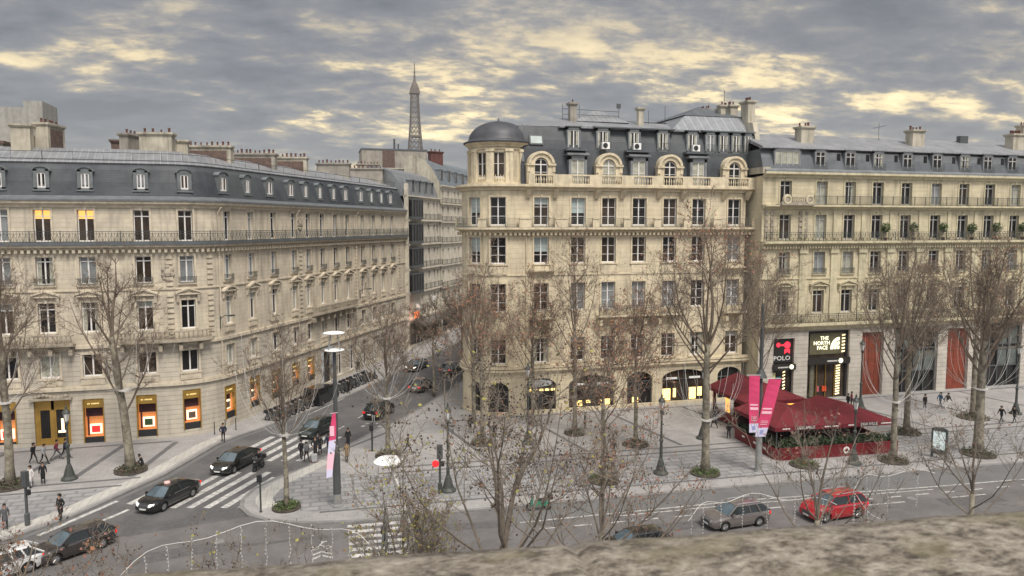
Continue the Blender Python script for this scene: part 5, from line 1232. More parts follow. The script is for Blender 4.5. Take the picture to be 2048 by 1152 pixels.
bnd((4.6, 58.6), (110, 54.8), .3); bnd((5, 59.9), (110, 56.2), .3); bnd((13.5, 72.9), (48, 72.0), .3); bnd((48, 70.6), (110, 70.4), .3)
for i in range(11): x = 14 + 8.9 * i; bnd((x, 60.0 - .034 * (x - 14)), (x - 2.0, 72.0 if x < 48 else 70.3), .35)
bnd((0, 51.6), (110, 47.9), .25); bnd((-2, 61.5), (6.5, 70.5), .3)
structure('paving_bands', g, G_BAND)
# bus lane and lines
g = MB(); g.poly(sheet([(13, 49.3), (13, 46.6), (30.4, 46.3), (45, 45.1), (54, 44.6), (260, 36), (260, 39.8), (57.5, 47.5), (40, 48.25), (24, 48.75)], .004)); structure('bus_lane', g, G_BUS)
g = MB()
def mk(a, b, w, z=.009):
    a, b = Vector(a), Vector(b); t = (b - a).normalized(); n_ = Vector((-t.y, t.x)) * w / 2; g.poly([(*(a - n_), z), (*(b - n_), z), (*(b + n_), z), (*(a + n_), z)])
mk((13, 46.55), (30.4, 46.2), .14); mk((30.4, 46.2), (45, 45.0), .14); mk((45, 45.0), (54, 44.5), .14); mk((54, 44.5), (120, 41.7), .14)
mk((20, 45.9), (30, 45.6), .12); mk((30, 45.6), (45, 44.5), .12)
for i in range(30): x = 14 + 2.4 * i; y = 45.2 - .045 * (x - 14); mk((x, y), (x + 1.2, y - .05), .14)
for i in range(9): x = 38 + 7 * i; y = 43.1 - .045 * (x - 38); mk((x, y), (x + 3, y - .13), .13)
structure('lane_markings', g, G_MARK)
g = MB()
for i in range(8):                                                 # zebra crossing of the side street
    b0 = Vector((-13.6, 56.3)) + Vector((1.17, -.30)) * i
    if i == 0: b0 = b0 + D * .8
    ln = [4.6, 6.0, 7.4, 7.9, 7.9, 7.9, 6.6, 2.6][i]
    mk(b0, b0 + D * ln, .52)
for i in range(6):
    b0 = Vector((-7.6, 65.9)) + Vector((1.22, -.33)) * i; mk(b0 - D * .3, b0 + D * 7.2, .55)
for i in range(2): b0 = Vector((-20.2 + i * 2.2, 52.2 - i * 1.6)); mk(b0, b0 + D * 3, .5) if False else None
mk((-17.6, 52.6), (-14.2, 57.9), .35); mk((-16.0, 51.8), (-13.0, 55.9), .3)
structure('zebra_crossing', g, G_MARK)
g = MB()
for i in range(9): y = 48.9 - .92 * i; mk((1.75, y), (5.2, y - .22), .46)
structure('zebra_crossing', g, G_MARK)
g = MB()                                                           # bicycle mark and chevrons
c0 = Vector((.05, 45.9))
for k in (0, .55):
    mk(c0 + Vector((-.55, -.9 - k)), c0 + Vector((.0, -.45 - k)), .16); mk(c0 + Vector((0, -.45 - k)), c0 + Vector((.55, -.9 - k)), .16)
for sx in (-.36, .36):
    for i in range(8): a0, a1 = R(45 * i), R(45 * i + 45); mk(c0 + Vector((sx + .22 * math.cos(a0), .1 + .22 * math.sin(a0))), c0 + Vector((sx + .22 * math.cos(a1), .1 + .22 * math.sin(a1))), .07)
mk(c0 + Vector((-.36, .1)), c0 + Vector((-.05, .5)), .07); mk(c0 + Vector((-.05, .5)), c0 + Vector((.36, .1)), .07); mk(c0 + Vector((-.1, .55)), c0 + Vector((.2, .95)), .1); mk(c0 + Vector((.0, .95)), c0 + Vector((.35, 1.0)), .16)
structure('bicycle_marking', g, G_MARK)
g = MB()
for i in range(5): b0 = Vector((4.2, 73.6)) + Vector((.8, -.25)) * i; mk(b0, b0 + Vector((.35, .25)), .3); mk(b0 + Vector((.5, .9)), b0 + Vector((.9, 1.1)), .2)
for k in range(3): p = Vector((1.4, 72.2)) + D * 5.5 * k; mk(p, p + D * 2.4, .13)
mk((-1.0, 79.6), (8.0, 95), .12)
structure('street_markings', g, G_MARK)
for (x, y) in ((33.1, 50.4), (12.5, 55.0)):
    g = MB(); g.box(x - .35, x + .35, y - .3, y + .3, .12, .138); structure('drain_cover', g, G_KERB)

g = MB(); rng = random.Random(21)
for cx, cy, a_, w_, l_ in ((-8.5, 47.5, 10, 1.6, 5), (9, 46.9, -4, 1.2, 7), (24, 43.2, -3, 1.4, 9), (2.6, 75.5, 61, 1.1, 6), (-11.9, 58.6, 61, .5, 7), (36, 44.0, -4, .9, 6), (-2.5, 47.6, 0, .5, 6), (46, 42.0, -4, 1.5, 5), (8.2, 84.5, 61, 1.2, 8)):
    Mq = TM(cx, cy, .0065, R(a_)); pts = [(-l_ / 2, -w_ / 2), (l_ * .1, -w_ / 2 + .08), (l_ / 2, -w_ / 2), (l_ / 2 - .1, w_ / 2), (-l_ * .2, w_ / 2 - .07), (-l_ / 2, w_ / 2)]; g.poly([tuple(Mq @ Vector((p[0], p[1], 0))) for p in pts])
structure('asphalt_patches', g, mat('asphalt_repair', (.10, .096, .095), .9, noise=.2, nscale=3))
g = MB()
for cx, cy in ((-6.2, 48.6), (6.9, 47.9), (30, 44.9), (1.0, 73.0), (-9.4, 61.2), (20.5, 45.0), (42, 43.4)): g.lathe([(.34, 0), (.34, .008), (0, .01)], (cx, cy, 0), 16)
structure('manhole_covers', g, G_KERB)

# ================================================================ parapet of the viewer's terrace
def parapet():
    a = Vector((-.9, 1.314)); b = Vector((2.2, 1.012)); n = 150; mb = MB(); rng = random.Random(5)
    t = (b - a); L_ = t.length; t.normalize(); nn = Vector((t.y, -t.x))
    prof = [(.06, -.55), (.06, -.16), (0.0, -.10), (-.004, -.03), (.014, -.006), (.045, 0)] + [(.045 + .035 * k, .004 * math.sin(k)) for k in range(1, 14)] + [(.50, -.02), (.52, -.1), (.46, -.16), (.46, -.55)]
    m = len(prof)
    for i in range(n + 1):
        p = a + t * (L_ * i / n)
        for j, (d, z) in enumerate(prof):
            wob = .0012 * math.sin(i * .37 + j * .6) + .0009 * rng.uniform(-1, 1) - (.010 if i == 64 and 2 < j < 18 else 0) + .006
            q = p + nn * (d + .001 * rng.uniform(-1, 1)); mb.v.append((q.x, q.y, 19.45 + z + wob))
    for i in range(n):
        for j in range(m): mb.f.append((i * m + j, i * m + (j + 1) % m, (i + 1) * m + (j + 1) % m, (i + 1) * m + j)); mb.m.append(0)
    mb.f.append(tuple(range(m))[::-1]); mb.m.append(0); mb.f.append(tuple(n * m + j for j in range(m))); mb.m.append(0)
    m_ = bpy.data.materials.new('mossy_parapet_stone'); m_.use_nodes = True; k = NT(m_.node_tree); bs = k.n['Principled BSDF']; bs.inputs['Roughness'].default_value = .95
    tc = k.node('ShaderNodeTexCoord'); mp = k.node('ShaderNodeMapping', ins={0: tc.outputs['Object']}); mp.inputs['Scale'].default_value = (1, 1.6, 1)
    n1 = k.noise(mp.outputs[0], 17, 8, .7, .2); n2 = k.noise(mp.outputs[0], 60, 6, .7, .2); n3 = k.noise(mp.outputs[0], 6, 4, .6)
    f = k.m('ADD', k.m('MULTIPLY', n1, .6), k.m('MULTIPLY', n2, .4))
    nd = k.node('ShaderNodeValToRGB', ins={0: f}); e = nd.color_ramp.elements; e.new(.5); e.new(.5); e.new(.5)
    for q, (pp, cc) in enumerate(((.35, (.028, .023, .018)), (.43, (.08, .066, .052)), (.48, (.155, .132, .105)), (.55, (.25, .222, .18)), (.64, (.37, .335, .28)))): e[q].position = pp; e[q].color = (*cc, 1)
    c = k.mix(k.maprange(n3, .5, .65, 0, .5), nd.outputs[0], (.15, .13, .07, 1)); k.set(bs.inputs['Base Color'], c)
    bp = k.node('ShaderNodeBump'); bp.inputs['Strength'].default_value = .8; bp.inputs['Distance'].default_value = .012; k.set(bp.inputs['Height'], f); k.set(bs.inputs['Normal'], bp.outputs[0])
    o = obj('stone_parapet', mb, m_, smooth=True); tag(o, 'weathered mossy stone parapet of the terrace running across the bottom of the view', 'parapet')
parapet()
g = MB(); g.box(-30, 60, -14, 1.35, 0, 18.2); o = obj('terrace_building', g, M_STACK); tag(o, 'stone building carrying the terrace, its wall dropping to the pavement below the mossy parapet', 'building')

# ================================================================ trees
def grow(rng, h, fork, spread, r0, dens=1.0, tw=.012, lean=(0, 0), nlimb=9, leaves=0, leafsize=.09, seeds=0, gnarl=.13, low=.45, leafz=0.0, counts=(9, 8, 8)):
    trunk = MB(); crown = MB(); lf = MB(); sd = MB(); tips = []; U = rng.uniform
    pts = []; n = 7
    for i in range(n + 1):
        k = i / n; pts.append(Vector((lean[0] * k + .10 * math.sin(k * 5 + rng.random()) * k, lean[1] * k + .08 * math.sin(k * 4), fork * k)))
    rs = [r0 * (1.35 if i == 0 else 1.0) * (1 - .35 * i / n) for i in range(n + 1)]
    trunk.tube(pts, rs, 9)
    def twig(p, d, L_, r):
        a = d.orthogonal().normalized() * r; b = d.cross(a).normalized() * r; o = len(crown.v)
        m = p + d * (L_ * .5) + Vector((U(-1, 1), U(-1, 1), U(-.4, 1))) * L_ * .10; e = m + d * (L_ * .5) + Vector((U(-1, 1), U(-1, 1), U(-.2, 1))) * L_ * .16
        for q, k in ((p, 1), (m, .8)):
            for v in (a, -a * .5 + b * .87, -a * .5 - b * .87): w = q + v * k; crown.v.append((w.x, w.y, w.z))
        crown.v.append((e.x, e.y, e.z))
        crown.f.extend([(o, o + 1, o + 4, o + 3), (o + 1, o + 2, o + 5, o + 4), (o + 2, o, o + 3, o + 5), (o + 3, o + 4, o + 6), (o + 4, o + 5, o + 6), (o + 5, o + 3, o + 6)]); crown.m.extend([0] * 6)
        tips.append(e); tips.append(m)
    def br(p, d, L_, r, lv):
        if lv == 3: twig(p, d, L_ * 1.15, tw * .62); return
        seg = (6, 4, 3)[lv]; P_ = [p]; rr = [r]; dd = d.normalized(); q = p
        for i in range(seg):
            up = (.17, .10, .06)[lv]
            dd = (dd + Vector((U(-1, 1), U(-1, 1), U(-1, 1))) * gnarl * (1 + lv * .5) + Vector((0, 0, up))).normalized()
            q = q + dd * (L_ / seg); P_.append(q); rr.append(max(tw * .6, r * (1 - .82 * (i + 1) / seg)))
        crown.tube(P_, rr, (6, 4, 3)[lv], cap=(lv == 0))
        for c in range(int(counts[lv] * dens * U(.8, 1.2))):
            k = U(.15, 1.0) if lv else U(.22, 1.0); idx = min(seg - 1, int(k * seg)); f = k * seg - idx
            pp = P_[idx].lerp(P_[idx + 1], f); base = (P_[idx + 1] - P_[idx]).normalized()
            side = Vector((U(-1, 1), U(-1, 1), U(-.6, .9))); side = (side - base * side.dot(base)).normalized()
            a = U(.5, 1.15); br(pp, base * math.cos(a) + side * math.sin(a), L_ * U(.32, .58) * (1 - .35 * k), max(tw, rr[idx] * .5), lv + 1)
    top = pts[-1]; H_ = h - fork
    for i in range(3):
        a = 6.283 * i / 3 + U(-.4, .4); s_ = (.10, .22, .3)[i]
        br(top, Vector((math.cos(a) * s_ + lean[0] * .03, math.sin(a) * s_, 1)), H_ * (.95, .85, .8)[i], rs[-1] * (.68, .5, .42)[i], 0)
    for i in range(nlimb):
        a = 2.4 * i + U(-.4, .4); k = low + (1 - low) * (i / max(1, nlimb - 1)); zz = fork * k
        j = min(n - 1, int(k * n)); p = pts[j].lerp(pts[j + 1], k * n - j)
        reach = spread * U(.75, 1.1) * (1.0 if k > .6 else .8); rise = (h - zz) * (.38 + .35 * k) * U(.8, 1.1)
        br(p, Vector((math.cos(a) * reach, math.sin(a) * reach, rise * .75)), math.hypot(reach, rise) * .92, r0 * U(.17, .28), 0)
    tips_l = [t for t in tips if t.z > leafz] or tips
    if leaves or seeds:
        for _ in range(leaves):
            p = rng.choice(tips_l) + Vector((rng.gauss(0, .12), rng.gauss(0, .12), rng.gauss(0, .12)))
            d1 = Vector((U(-1, 1), U(-1, 1), U(-1, 1))).normalized(); d2 = d1.orthogonal().normalized(); ss = leafsize * U(.6, 1.3)
            lf.add([tuple(p + d1 * ss), tuple(p + d2 * ss * .7), tuple(p - d1 * ss), tuple(p - d2 * ss * .7)], [(0, 1, 2, 3)], rng.randrange(3))
        for _ in range(seeds):
            p = rng.choice(tips) + Vector((rng.gauss(0, .05), rng.gauss(0, .05), -U(.05, .16))); r_ = U(.022, .034)
            vs = [p + Vector(v) * r_ for v in ((1, 0, 0), (0, 1, 0), (-1, 0, 0), (0, -1, 0), (0, 0, 1), (0, 0, -1))]
            sd.add([tuple(v) for v in vs], [(0, 1, 4), (1, 2, 4), (2, 3, 4), (3, 0, 4), (1, 0, 5), (2, 1, 5), (3, 2, 5), (0, 3, 5)])
    return trunk, crown, lf, sd
def tree(x, y, h, fork, spread, r0, label, seed, z=.12, leafm=(None,), cat='tree', group='bare plane trees of the avenue', bark=None, twig=None, bed=None, **kw):
    rng = random.Random(seed); t, c, lf, sd = grow(rng, h, fork, spread, r0, **kw)
    e = empty('plane_tree', (x, y, z), label, cat, group); M = W[e.name]
    obj('trunk', t, bark or M_BARK, e, M, True); obj('crown', c, twig or M_BARKD, e, M)
    if lf.v: tag(obj('leaves', lf, list(leafm), e, M), None, kind='stuff')
    if sd.v: tag(obj('seed_balls', sd, M_SEED, e, M), None, kind='stuff')
    if bed:
        nm, rad, mats_ = bed; p = MB().lathe([(rad, 0), (rad, .1), (rad - .08, .12), (0, .13)], (x, y, z), 20)
        b = obj('planting_bed', p, M_SOIL); lab2 = nm; tag(b, lab2, 'planting bed', 'round planting beds at the tree feet')
        f = MB(); leaf_cloud(f, (x, y, z + .2), rad, rad, .34, int(520 * rad), .085, rng, len(mats_)); fo = obj('foliage', f, mats_, b)
    return e
LO = [M_LEAFO, M_LEAFB, M_LEAFR]; LB_ = [M_LEAFB, M_LEAFB, M_LEAFO]; LY = [M_LEAFY, M_LEAFB, M_LEAFY]; LR = [M_LEAFR, M_LEAFO, M_LEAFB]
BR = [M_SHRUBB, M_SHRUBB, M_SHRUB]; GR = [M_SHRUB, M_SHRUBG, M_SHRUBG]
far = dict(tw=.0145)
tree(-22.8, 63.1, 18.0, 10.5, 4.8, .33, 'bare plane tree at the left edge, in front of the brass shop door', 1, low=.5, bed=('round brown planting bed under the leftmost plane tree', 1.5, BR), **far)
tree(-14.7, 64.5, 17.6, 11.0, 5.0, .36, 'tall bare plane tree with a leaning trunk beside the crouching person', 2, low=.42, dens=.95, lean=(-.95, .3), bed=('round brown planting bed where a person crouches against the tree', 1.25, BR), **far)
tree(-2.25, 53.0, 12.6, 6.4, 4.4, .19, 'slim bare tree growing from a green bed on the rounded pavement corner', 3, low=.78, dens=.9, leaves=40, leafm=LB_, bed=('round green leafy bed at the pavement corner by the zebra crossing', 1.0, GR), **far)
tree(5.8, 63.0, 14.0, 7.0, 4.6, .22, 'bare tree at the mouth of the side street, right of the banner mast', 4, low=.7, leaves=160, leafm=LO, bed=('low brown bed near the man walking alone on the plaza', 1.1, BR), **far)
tree(14.5, 64.5, 15.2, 8.0, 4.8, .21, 'tree with orange leaves in front of the dome corner, leftmost of the leafy ones', 5, low=.5, dens=.86, leaves=1500, leafm=LO, leafz=7, bed=('brown bed beneath the orange-leaved tree before the dome corner', 1.1, BR), **far)
tree(15.2, 71.6, 17.5, 9, 3.8, .22, 'slender bare tree hard against the rounded corner below the dome', 6, low=.5, dens=.86, leaves=160, leafm=LO, **far)
tree(20.6, 69.0, 15.5, 8.0, 4.8, .19, 'brown-leaved tree close to the middle facade, second from the dome corner', 7, low=.5, dens=.86, leaves=1400, leafm=LO, leafz=7, **far)
tree(23.7, 65.3, 19.0, 10.5, 4.6, .22, 'tallest slim bare tree before the centre of the cream facade', 8, low=.45, dens=.86, leaves=500, leafm=LB_, bed=('small brown bed under the tallest slim tree', 1.0, BR), **far)
tree(21.4, 52.4, 13.4, 6.5, 4.6, .20, 'rusty-leaved tree standing near the kerb with a dark green bed', 9, low=.6, dens=.86, leaves=1700, leafm=LR, leafz=6, bed=('dark green bed near the kerb between two leafy trees', 1.2, GR), **far)
tree(27.8, 60.5, 15.5, 7.5, 4.8, .20, 'pinkish-leaved tree before the dark archway of the cream building', 10, low=.5, dens=.86, leaves=1500, leafm=LR, leafz=7, bed=('brown bed in the middle of the plaza by the lamp post', 1.2, BR), **far)
tree(29.95, 51.9, 20.5, 10.5, 5.6, .34, 'big plane tree with reddish leaves left only at its top, left of the pink banners', 11, low=.75, nlimb=11, leaves=1100, leafm=LR, leafz=16.5, bed=('green bed around the foot of the big plane tree left of the pink banners', 1.2, GR), **far)
tree(41.0, 61.0, 18.0, 8.0, 4.0, .17, 'thin upright bare tree rising behind the red kiosk roof', 12, low=.7, **far)
tree(38.9, 51.6, 6.2, 2.2, 1.5, .06, 'young thin sapling in a bushy green bed in front of the red terrace', 13, dens=.6, nlimb=4, counts=(6, 5, 3), bed=('bushy green bed in front of the red planter wall', 1.15, GR), tw=.010)
tree(46.9, 50.6, 18.5, 9.0, 5.2, .27, 'bare plane tree hung with light strings beside the right end of the red terrace', 14, low=.7, leaves=80, leafm=LB_, bed=('brown bed at the right end of the red terrace', 1.2, BR), **far)
tree(54.6, 57.4, 17.5, 9.5, 4.8, .30, 'thick bare plane tree set back behind the string-lit one right of the terrace', 15, low=.6, leaves=200, leafm=LB_, bed=('round bed set back behind the red terrace', 1.3, BR), **far)
tree(55.4, 50.2, 18.4, 10.0, 5.8, .42, 'thickest plane tree trunk, at right between the advertising panel and the walking couple', 16, low=.65, nlimb=11, leaves=900, leafm=LB_, bed=('brown-green bed around the thickest trunk at right', 1.4, BR), **far)
tree(65.5, 60.2, 17.8, 9.5, 4.8, .30, 'bare plane tree set back behind the thickest trunk at right', 17, low=.55, leaves=300, leafm=LB_, bed=('round bed beside the far right street lamp', 1.5, BR), **far)
tree(13.2, 84.5, 12.5, 6.5, 3.6, .15, 'bare street tree on the right-hand pavement of the side street, nearest the corner', 41, low=.6, dens=.8, leaves=60, leafm=LB_, tw=.02)
tree(18.4, 93.5, 12.5, 6.5, 3.6, .15, 'bare street tree further up the right-hand pavement of the side street', 42, low=.6, dens=.75, leaves=60, leafm=LB_, tw=.022)
tree(24.5, 104.5, 13.0, 6.5, 3.6, .15, 'farthest bare street tree up the side street', 43, low=.6, dens=.7, tw=.026)
# near row, seen from above
near = dict(twig=M_BARKN, tw=.0085, z=.12)
tree(4.8, 18.6, 16.0, 11.3, 4.8, .20, 'near bare tree with a forked grey trunk, its crown full of seed balls', 31, low=.88, nlimb=8, leaves=300, leafm=LY, leafsize=.05, seeds=1100, gnarl=.2, counts=(8, 7, 6), dens=.9, **near)
tree(9.2, 22.5, 14.2, 9.6, 4.6, .16, 'near tree with dense rusty leaf clusters, second along the near pavement', 32, low=.8, dens=.78, leaves=900, leafm=LR, leafsize=.05, seeds=450, gnarl=.2, **near)
tree(14.6, 18.6, 14.0, 11.0, 3.4, .12, 'near tree of thin upright twigs below the grey estate car', 33, low=.9, nlimb=5, dens=.7, leaves=60, leafm=LR, leafsize=.05, seeds=160, gnarl=.16, **near)
tree(21.5, 19.6, 13.8, 10.8, 3.6, .12, 'near tree of thin twigs at the far right above the parapet', 34, low=.9, nlimb=5, dens=.7, leaves=30, leafm=LB_, leafsize=.05, seeds=60, gnarl=.16, **near)
tree(-2.6, 20.5, 11.6, 9.0, 3.2, .12, 'near tree with only a few twig tips above the parapet, left of centre', 35, low=.9, nlimb=5, dens=.6, leaves=40, leafm=LY, leafsize=.05, seeds=120, gnarl=.18, **near)
tree(-8.3, 22.5, 11.6, 8.2, 4.2, .16, 'near tree with curled red-brown leaves in the bottom left corner', 36, low=.8, dens=.75, leaves=380, leafm=LO, leafsize=.06, seeds=300, gnarl=.2, **near)
tree(2.75, 22.8, 13.0, 7.0, 1.4, .12, 'narrow ivy-clad near tree with yellow-green leaves, left of the forked tree', 37, low=.7, leaves=1700, leafm=LY, leafsize=.05, seeds=80, gnarl=.15, **near)

# ================================================================ strings of lights on the trees
def light_strings(x, y, z0, r1, z1, n, label, seed, a0=0, a1=6.283, r0=.3):
    e = empty('light_strings', (x, y, z0), label, 'string lights', 'unlit light strings tied to the trees'); mb = MB(); rng = random.Random(seed)
    mb.lathe([(r0, -.06), (r0 + .04, -.06), (r0 + .04, .06), (r0, .06)], (0, 0, 0), 12); M = W[e.name]; obj('collar', mb, M_STRING, e, M)
    for i in range(n):
        a = a0 + (a1 - a0) * (i + rng.uniform(-.2, .2)) / n; R1 = r1 * rng.uniform(.5, 1.1); Z1 = (z1 - z0) * rng.uniform(.65, 1.1); P_ = []; pw = rng.uniform(1.3, 2.2); pz = rng.uniform(1.1, 1.8); sw = rng.uniform(-.35, .35)
        for k in range(9):
            u = k / 8; rr = r0 + (R1 - r0) * (1 - (1 - u) ** pw); zz = Z1 * (u ** pz); aa = a + sw * u; P_.append((math.cos(aa) * rr, math.sin(aa) * rr, zz))
        mb = MB().tube(P_, .0125, 3); obj('string', mb, M_STRING, e, M)
light_strings(46.9, 50.6, 5.2, 3.6, 10.6, 18, 'white light strings fanning from a collar on the trunk right of the red terrace', 1)
light_strings(55.4, 50.2, 5.9, 3.8, 11, 18, 'white light strings fanning from the thickest trunk at right', 2, r0=.45)
light_strings(29.95, 51.9, 4.5, 3.4, 9.2, 18, 'white light strings around the big trunk left of the pink banners', 3, r0=.36)
light_strings(-2.25, 53.0, 5.4, 3.6, 12.2, 14, 'white light strings rising from the slim tree at the pavement corner', 4)
light_strings(5.8, 63.0, 5.2, 3.4, 10.2, 14, 'white light strings on the tree at the mouth of the side street', 5)
light_strings(-22.8, 63.1, 6.6, 3.8, 10.6, 12, 'white light strings on the plane tree at the left edge', 6, r0=.4)
light_strings(-14.9, 64.5, 6.8, 4.0, 11.2, 12, 'faint white light strings on the leaning plane tree', 7, r0=.4)
def light_hoop(x, y, z, r, a0, a1, n, drop, label, seed):
    e = empty('light_curtain', (x, y, z), label, 'string lights', 'light curtains hung round the near trees'); M = W[e.name]; rng = random.Random(seed)
    P_ = [(math.cos(a0 + (a1 - a0) * k / 20) * r, math.sin(a0 + (a1 - a0) * k / 20) * r, .12 * math.sin(k * .9)) for k in range(21)]
    obj('hoop_cable', MB().tube(P_, .011, 4), M_STRING, e, M)
    for i in range(n):
        a = a0 + (a1 - a0) * (i + .5) / n; p = Vector((math.cos(a) * r, math.sin(a) * r, 0)); mb = MB(); L_ = drop * rng.uniform(.7, 1.1); q = [tuple(p + Vector((rng.uniform(-.02, .02), rng.uniform(-.02, .02), -L_ * k / 6))) for k in range(7)]
        mb.tube(q, .007, 3)
        for k in range(int(L_ / .11)): 
            b = p + Vector((rng.uniform(-.03, .03), rng.uniform(-.03, .03), -k * .11)); mb.box(b.x - .013, b.x + .013, b.y - .013, b.y + .013, b.z - .015, b.z + .015)
        obj('hanging_string', mb, M_STRING, e, M)
light_hoop(-1.8, 19.0, 11.2, 3.3, R(20), R(175), 13, 2.2, 'white hoop of hanging light strings above the parapet, left of centre', 1)
light_hoop(14.8, 19.6, 10.1, 3.6, R(35), R(140), 7, 1.4, 'white hoop of hanging light strings in front of the grey and red cars', 2)
light_hoop(21.6, 20.0, 10.3, 3.5, R(60), R(180), 6, 1.8, 'white hoop of hanging light strings at the far right', 3)

# ================================================================ street lamps, signals, panels
def heritage_lamp(x, y, label, z=.12, h=5.6):
    e = empty('street_lamp', (x, y, z), label, 'street lamp', 'old style street lamps'); M = W[e.name]
    p = MB().lathe([(.62, 0), (.60, .12), (.42, .3), (.30, .75), (.2, 1.1), (.13, 1.25), (.11, 2.6), (.16, 2.65), (.16, 2.8), (.09, 2.9), (.075, h - 1.3), (.14, h - 1.2), (.16, h - 1.05), (.06, h - .95)], n=10); obj('post', p, M_LAMPG, e, M)
    k = h - .95; l = MB().lathe([(.14, k), (.25, k + .65), (.25, k + .66)], n=6); obj('lantern', l, M_OPAL, e, M)
    c = MB().lathe([(.29, k + .64), (.30, k + .7), (.16, k + .92), (.07, k + .98), (.09, k + 1.1), (.02, k + 1.3)], n=8)
    for i in range(6): a = R(60 * i); c.tube([(.145 * math.cos(a), .145 * math.sin(a), k), (.26 * math.cos(a), .26 * math.sin(a), k + .66)], .018, 3)
    obj('lantern_cap', c, M_LAMPG, e, M); return e
heritage_lamp(-18.9, 63.6, 'dark old style street lamp in front of the red shop display at left')
heritage_lamp(43.2, 50.9, 'old style street lamp standing in front of the red terrace')
heritage_lamp(71.2, 60.3, 'dark street lamp beside the walking couple at far right', h=7.4)
heritage_lamp(34.7, 60.7, 'slim dark street lamp between the lit arch and the red kiosk', h=6.6)
heritage_lamp(26.5, 52.8, 'dark street lamp left of the big plane tree', h=6.2)
heritage_lamp(18.5, 63.4, 'slim dark lamp post in the middle of the plaza before the white shop arch', h=7.2)
heritage_lamp(9.35, 53.4, 'tall thin dark lamp post beside the traffic light', h=6.4)
heritage_lamp(56.9, 66.4, 'dark lamp post in front of the first red-brown hoarding', h=7.4)
def disc_lamp(x, y, label, h, R_, z=.12, banner=None):
    e = empty('street_lamp', (x, y, z), label, 'street lamp', 'modern double disc street lamps'); M = W[e.name]
    obj('base', MB().lathe([(.42, 0), (.42, .12), (.3, .14), (.29, .9)], n=14), M_GREYM, e, M)
    obj('post', MB().lathe([(.27, .9), (.25, h * .35), (.16, h * .36), (.12, h - 1.2)], n=12), M_DGREY, e, M)
    for zz, r, nm in ((h - 1.2, R_ * .95, 'lamp_disc'), (h, R_, 'lamp_disc')): obj(nm, MB().lathe([(0, zz - .08), (r * .8, zz - .07), (r, zz), (r * .8, zz + .05), (0, zz + .12)], n=20), M_PAINT, e, M)
    s_ = MB()
    for i in range(4): a = R(45 + 90 * i); s_.tube([(R_ * .75 * math.cos(a), R_ * .75 * math.sin(a), h - 1.18), (R_ * .4 * math.cos(a), R_ * .4 * math.sin(a), h - .02)], .045, 5)
    obj('struts', s_, M_GREYM, e, M); return e
dl = disc_lamp(1.23, 52.5, 'modern mast with two white discs and a twisted banner at the pavement corner', 12.4, .75)
M_PINK = mat('pink_banner_cloth', (0.62, 0.055, 0.155), 0.7, noise=.06); M_LILAC = mat('pale_lilac_cloth', (0.62, 0.60, 0.78), 0.7, noise=0); M_BLUEM = mat('soft_blue_print', (0.30, 0.33, 0.6), 0.7, noise=0); M_PINKL = mat('pale_pink_print', (0.85, 0.5, 0.6), 0.7, noise=0)
def banner(x, y, ztop, w, L_, rz, slant, label, twist=0.0):
    e = empty('banner', (x, y, ztop), label, 'banner', None, rz); M = W[e.name]
    def sh(u0, u1, v0, v1, off=0.0, mb=None):
        mb = mb or MB(); n = 8
        for i in range(n):
            a, b = v0 + (v1 - v0) * i / n, v0 + (v1 - v0) * (i + 1) / n
            def p(u, v): return (u * w * (1 - .15 * v) + slant * v * L_ * .0 + slant * v, .06 * math.sin(v * 5 + u * 2) - off, -v * L_)
            A_ = [p(u0, a), p(u1, a), p(u1, b), p(u0, b)]; B_ = [(q[0], q[1] + .012, q[2]) for q in A_]; mb.hexa(B_, A_)
        return mb
    obj('cloth', sh(0, 1, 0, .84), M_PINK, e, M); obj('white_foot', sh(0, 1, .841, 1.0), M_LILAC, e, M)
    mb = MB()
    for (a, b, c, d) in ((.38, .62, .05, .075), (.45, .55, .075, .12), (.35, .6, .12, .14), (.1, .85, .50, .525), (.1, .9, .555, .60), (.2, .8, .72, .73), (.2, .85, .75, .76), (.2, .8, .78, .79)): sh(a, b, c, d, .012, mb)
    obj('print', mb, M_PINKL, e, M); obj('emblem', sh(.35, .65, .88, .95, .012), M_BLUEM, e, M)
    obj('banner_arm', MB().tube([(-.2, .02, .03), (w + .05, .02, .03)], .03, 5), M_GREYM, e, M); return e
def banner_mast(x, y, h, label):
    e = empty('banner_mast', (x, y, .12), label, 'mast'); M = W[e.name]
    obj('base', MB().lathe([(.34, 0), (.34, .1), (.26, .12), (.24, 3.0)], n=12), M_GREYM, e, M); obj('post', MB().lathe([(.22, 3.0), (.16, 3.1), (.13, h), (.0, h + .3)], n=10), M_DGREY, e, M)
    c = MB().lathe([(.16, 7.9), (.5, 7.7), (.2, 8.4)], n=8); obj('collar', c, M_DGREY, e, M)
banner_mast(34.4, 51.3, 13.5, 'tall grey mast carrying the two pink banners left of the red terrace')
banner(33.15, 51.0, 8.1, .85, 4.6, R(-15), .1, 'left one of the two pink banners with a pale foot, hanging straight')
banner(34.85, 50.9, 7.75, 1.05, 4.7, R(-15), -1.0, 'right one of the two pink banners, slanting down to the left')
M_ST = M_PINK
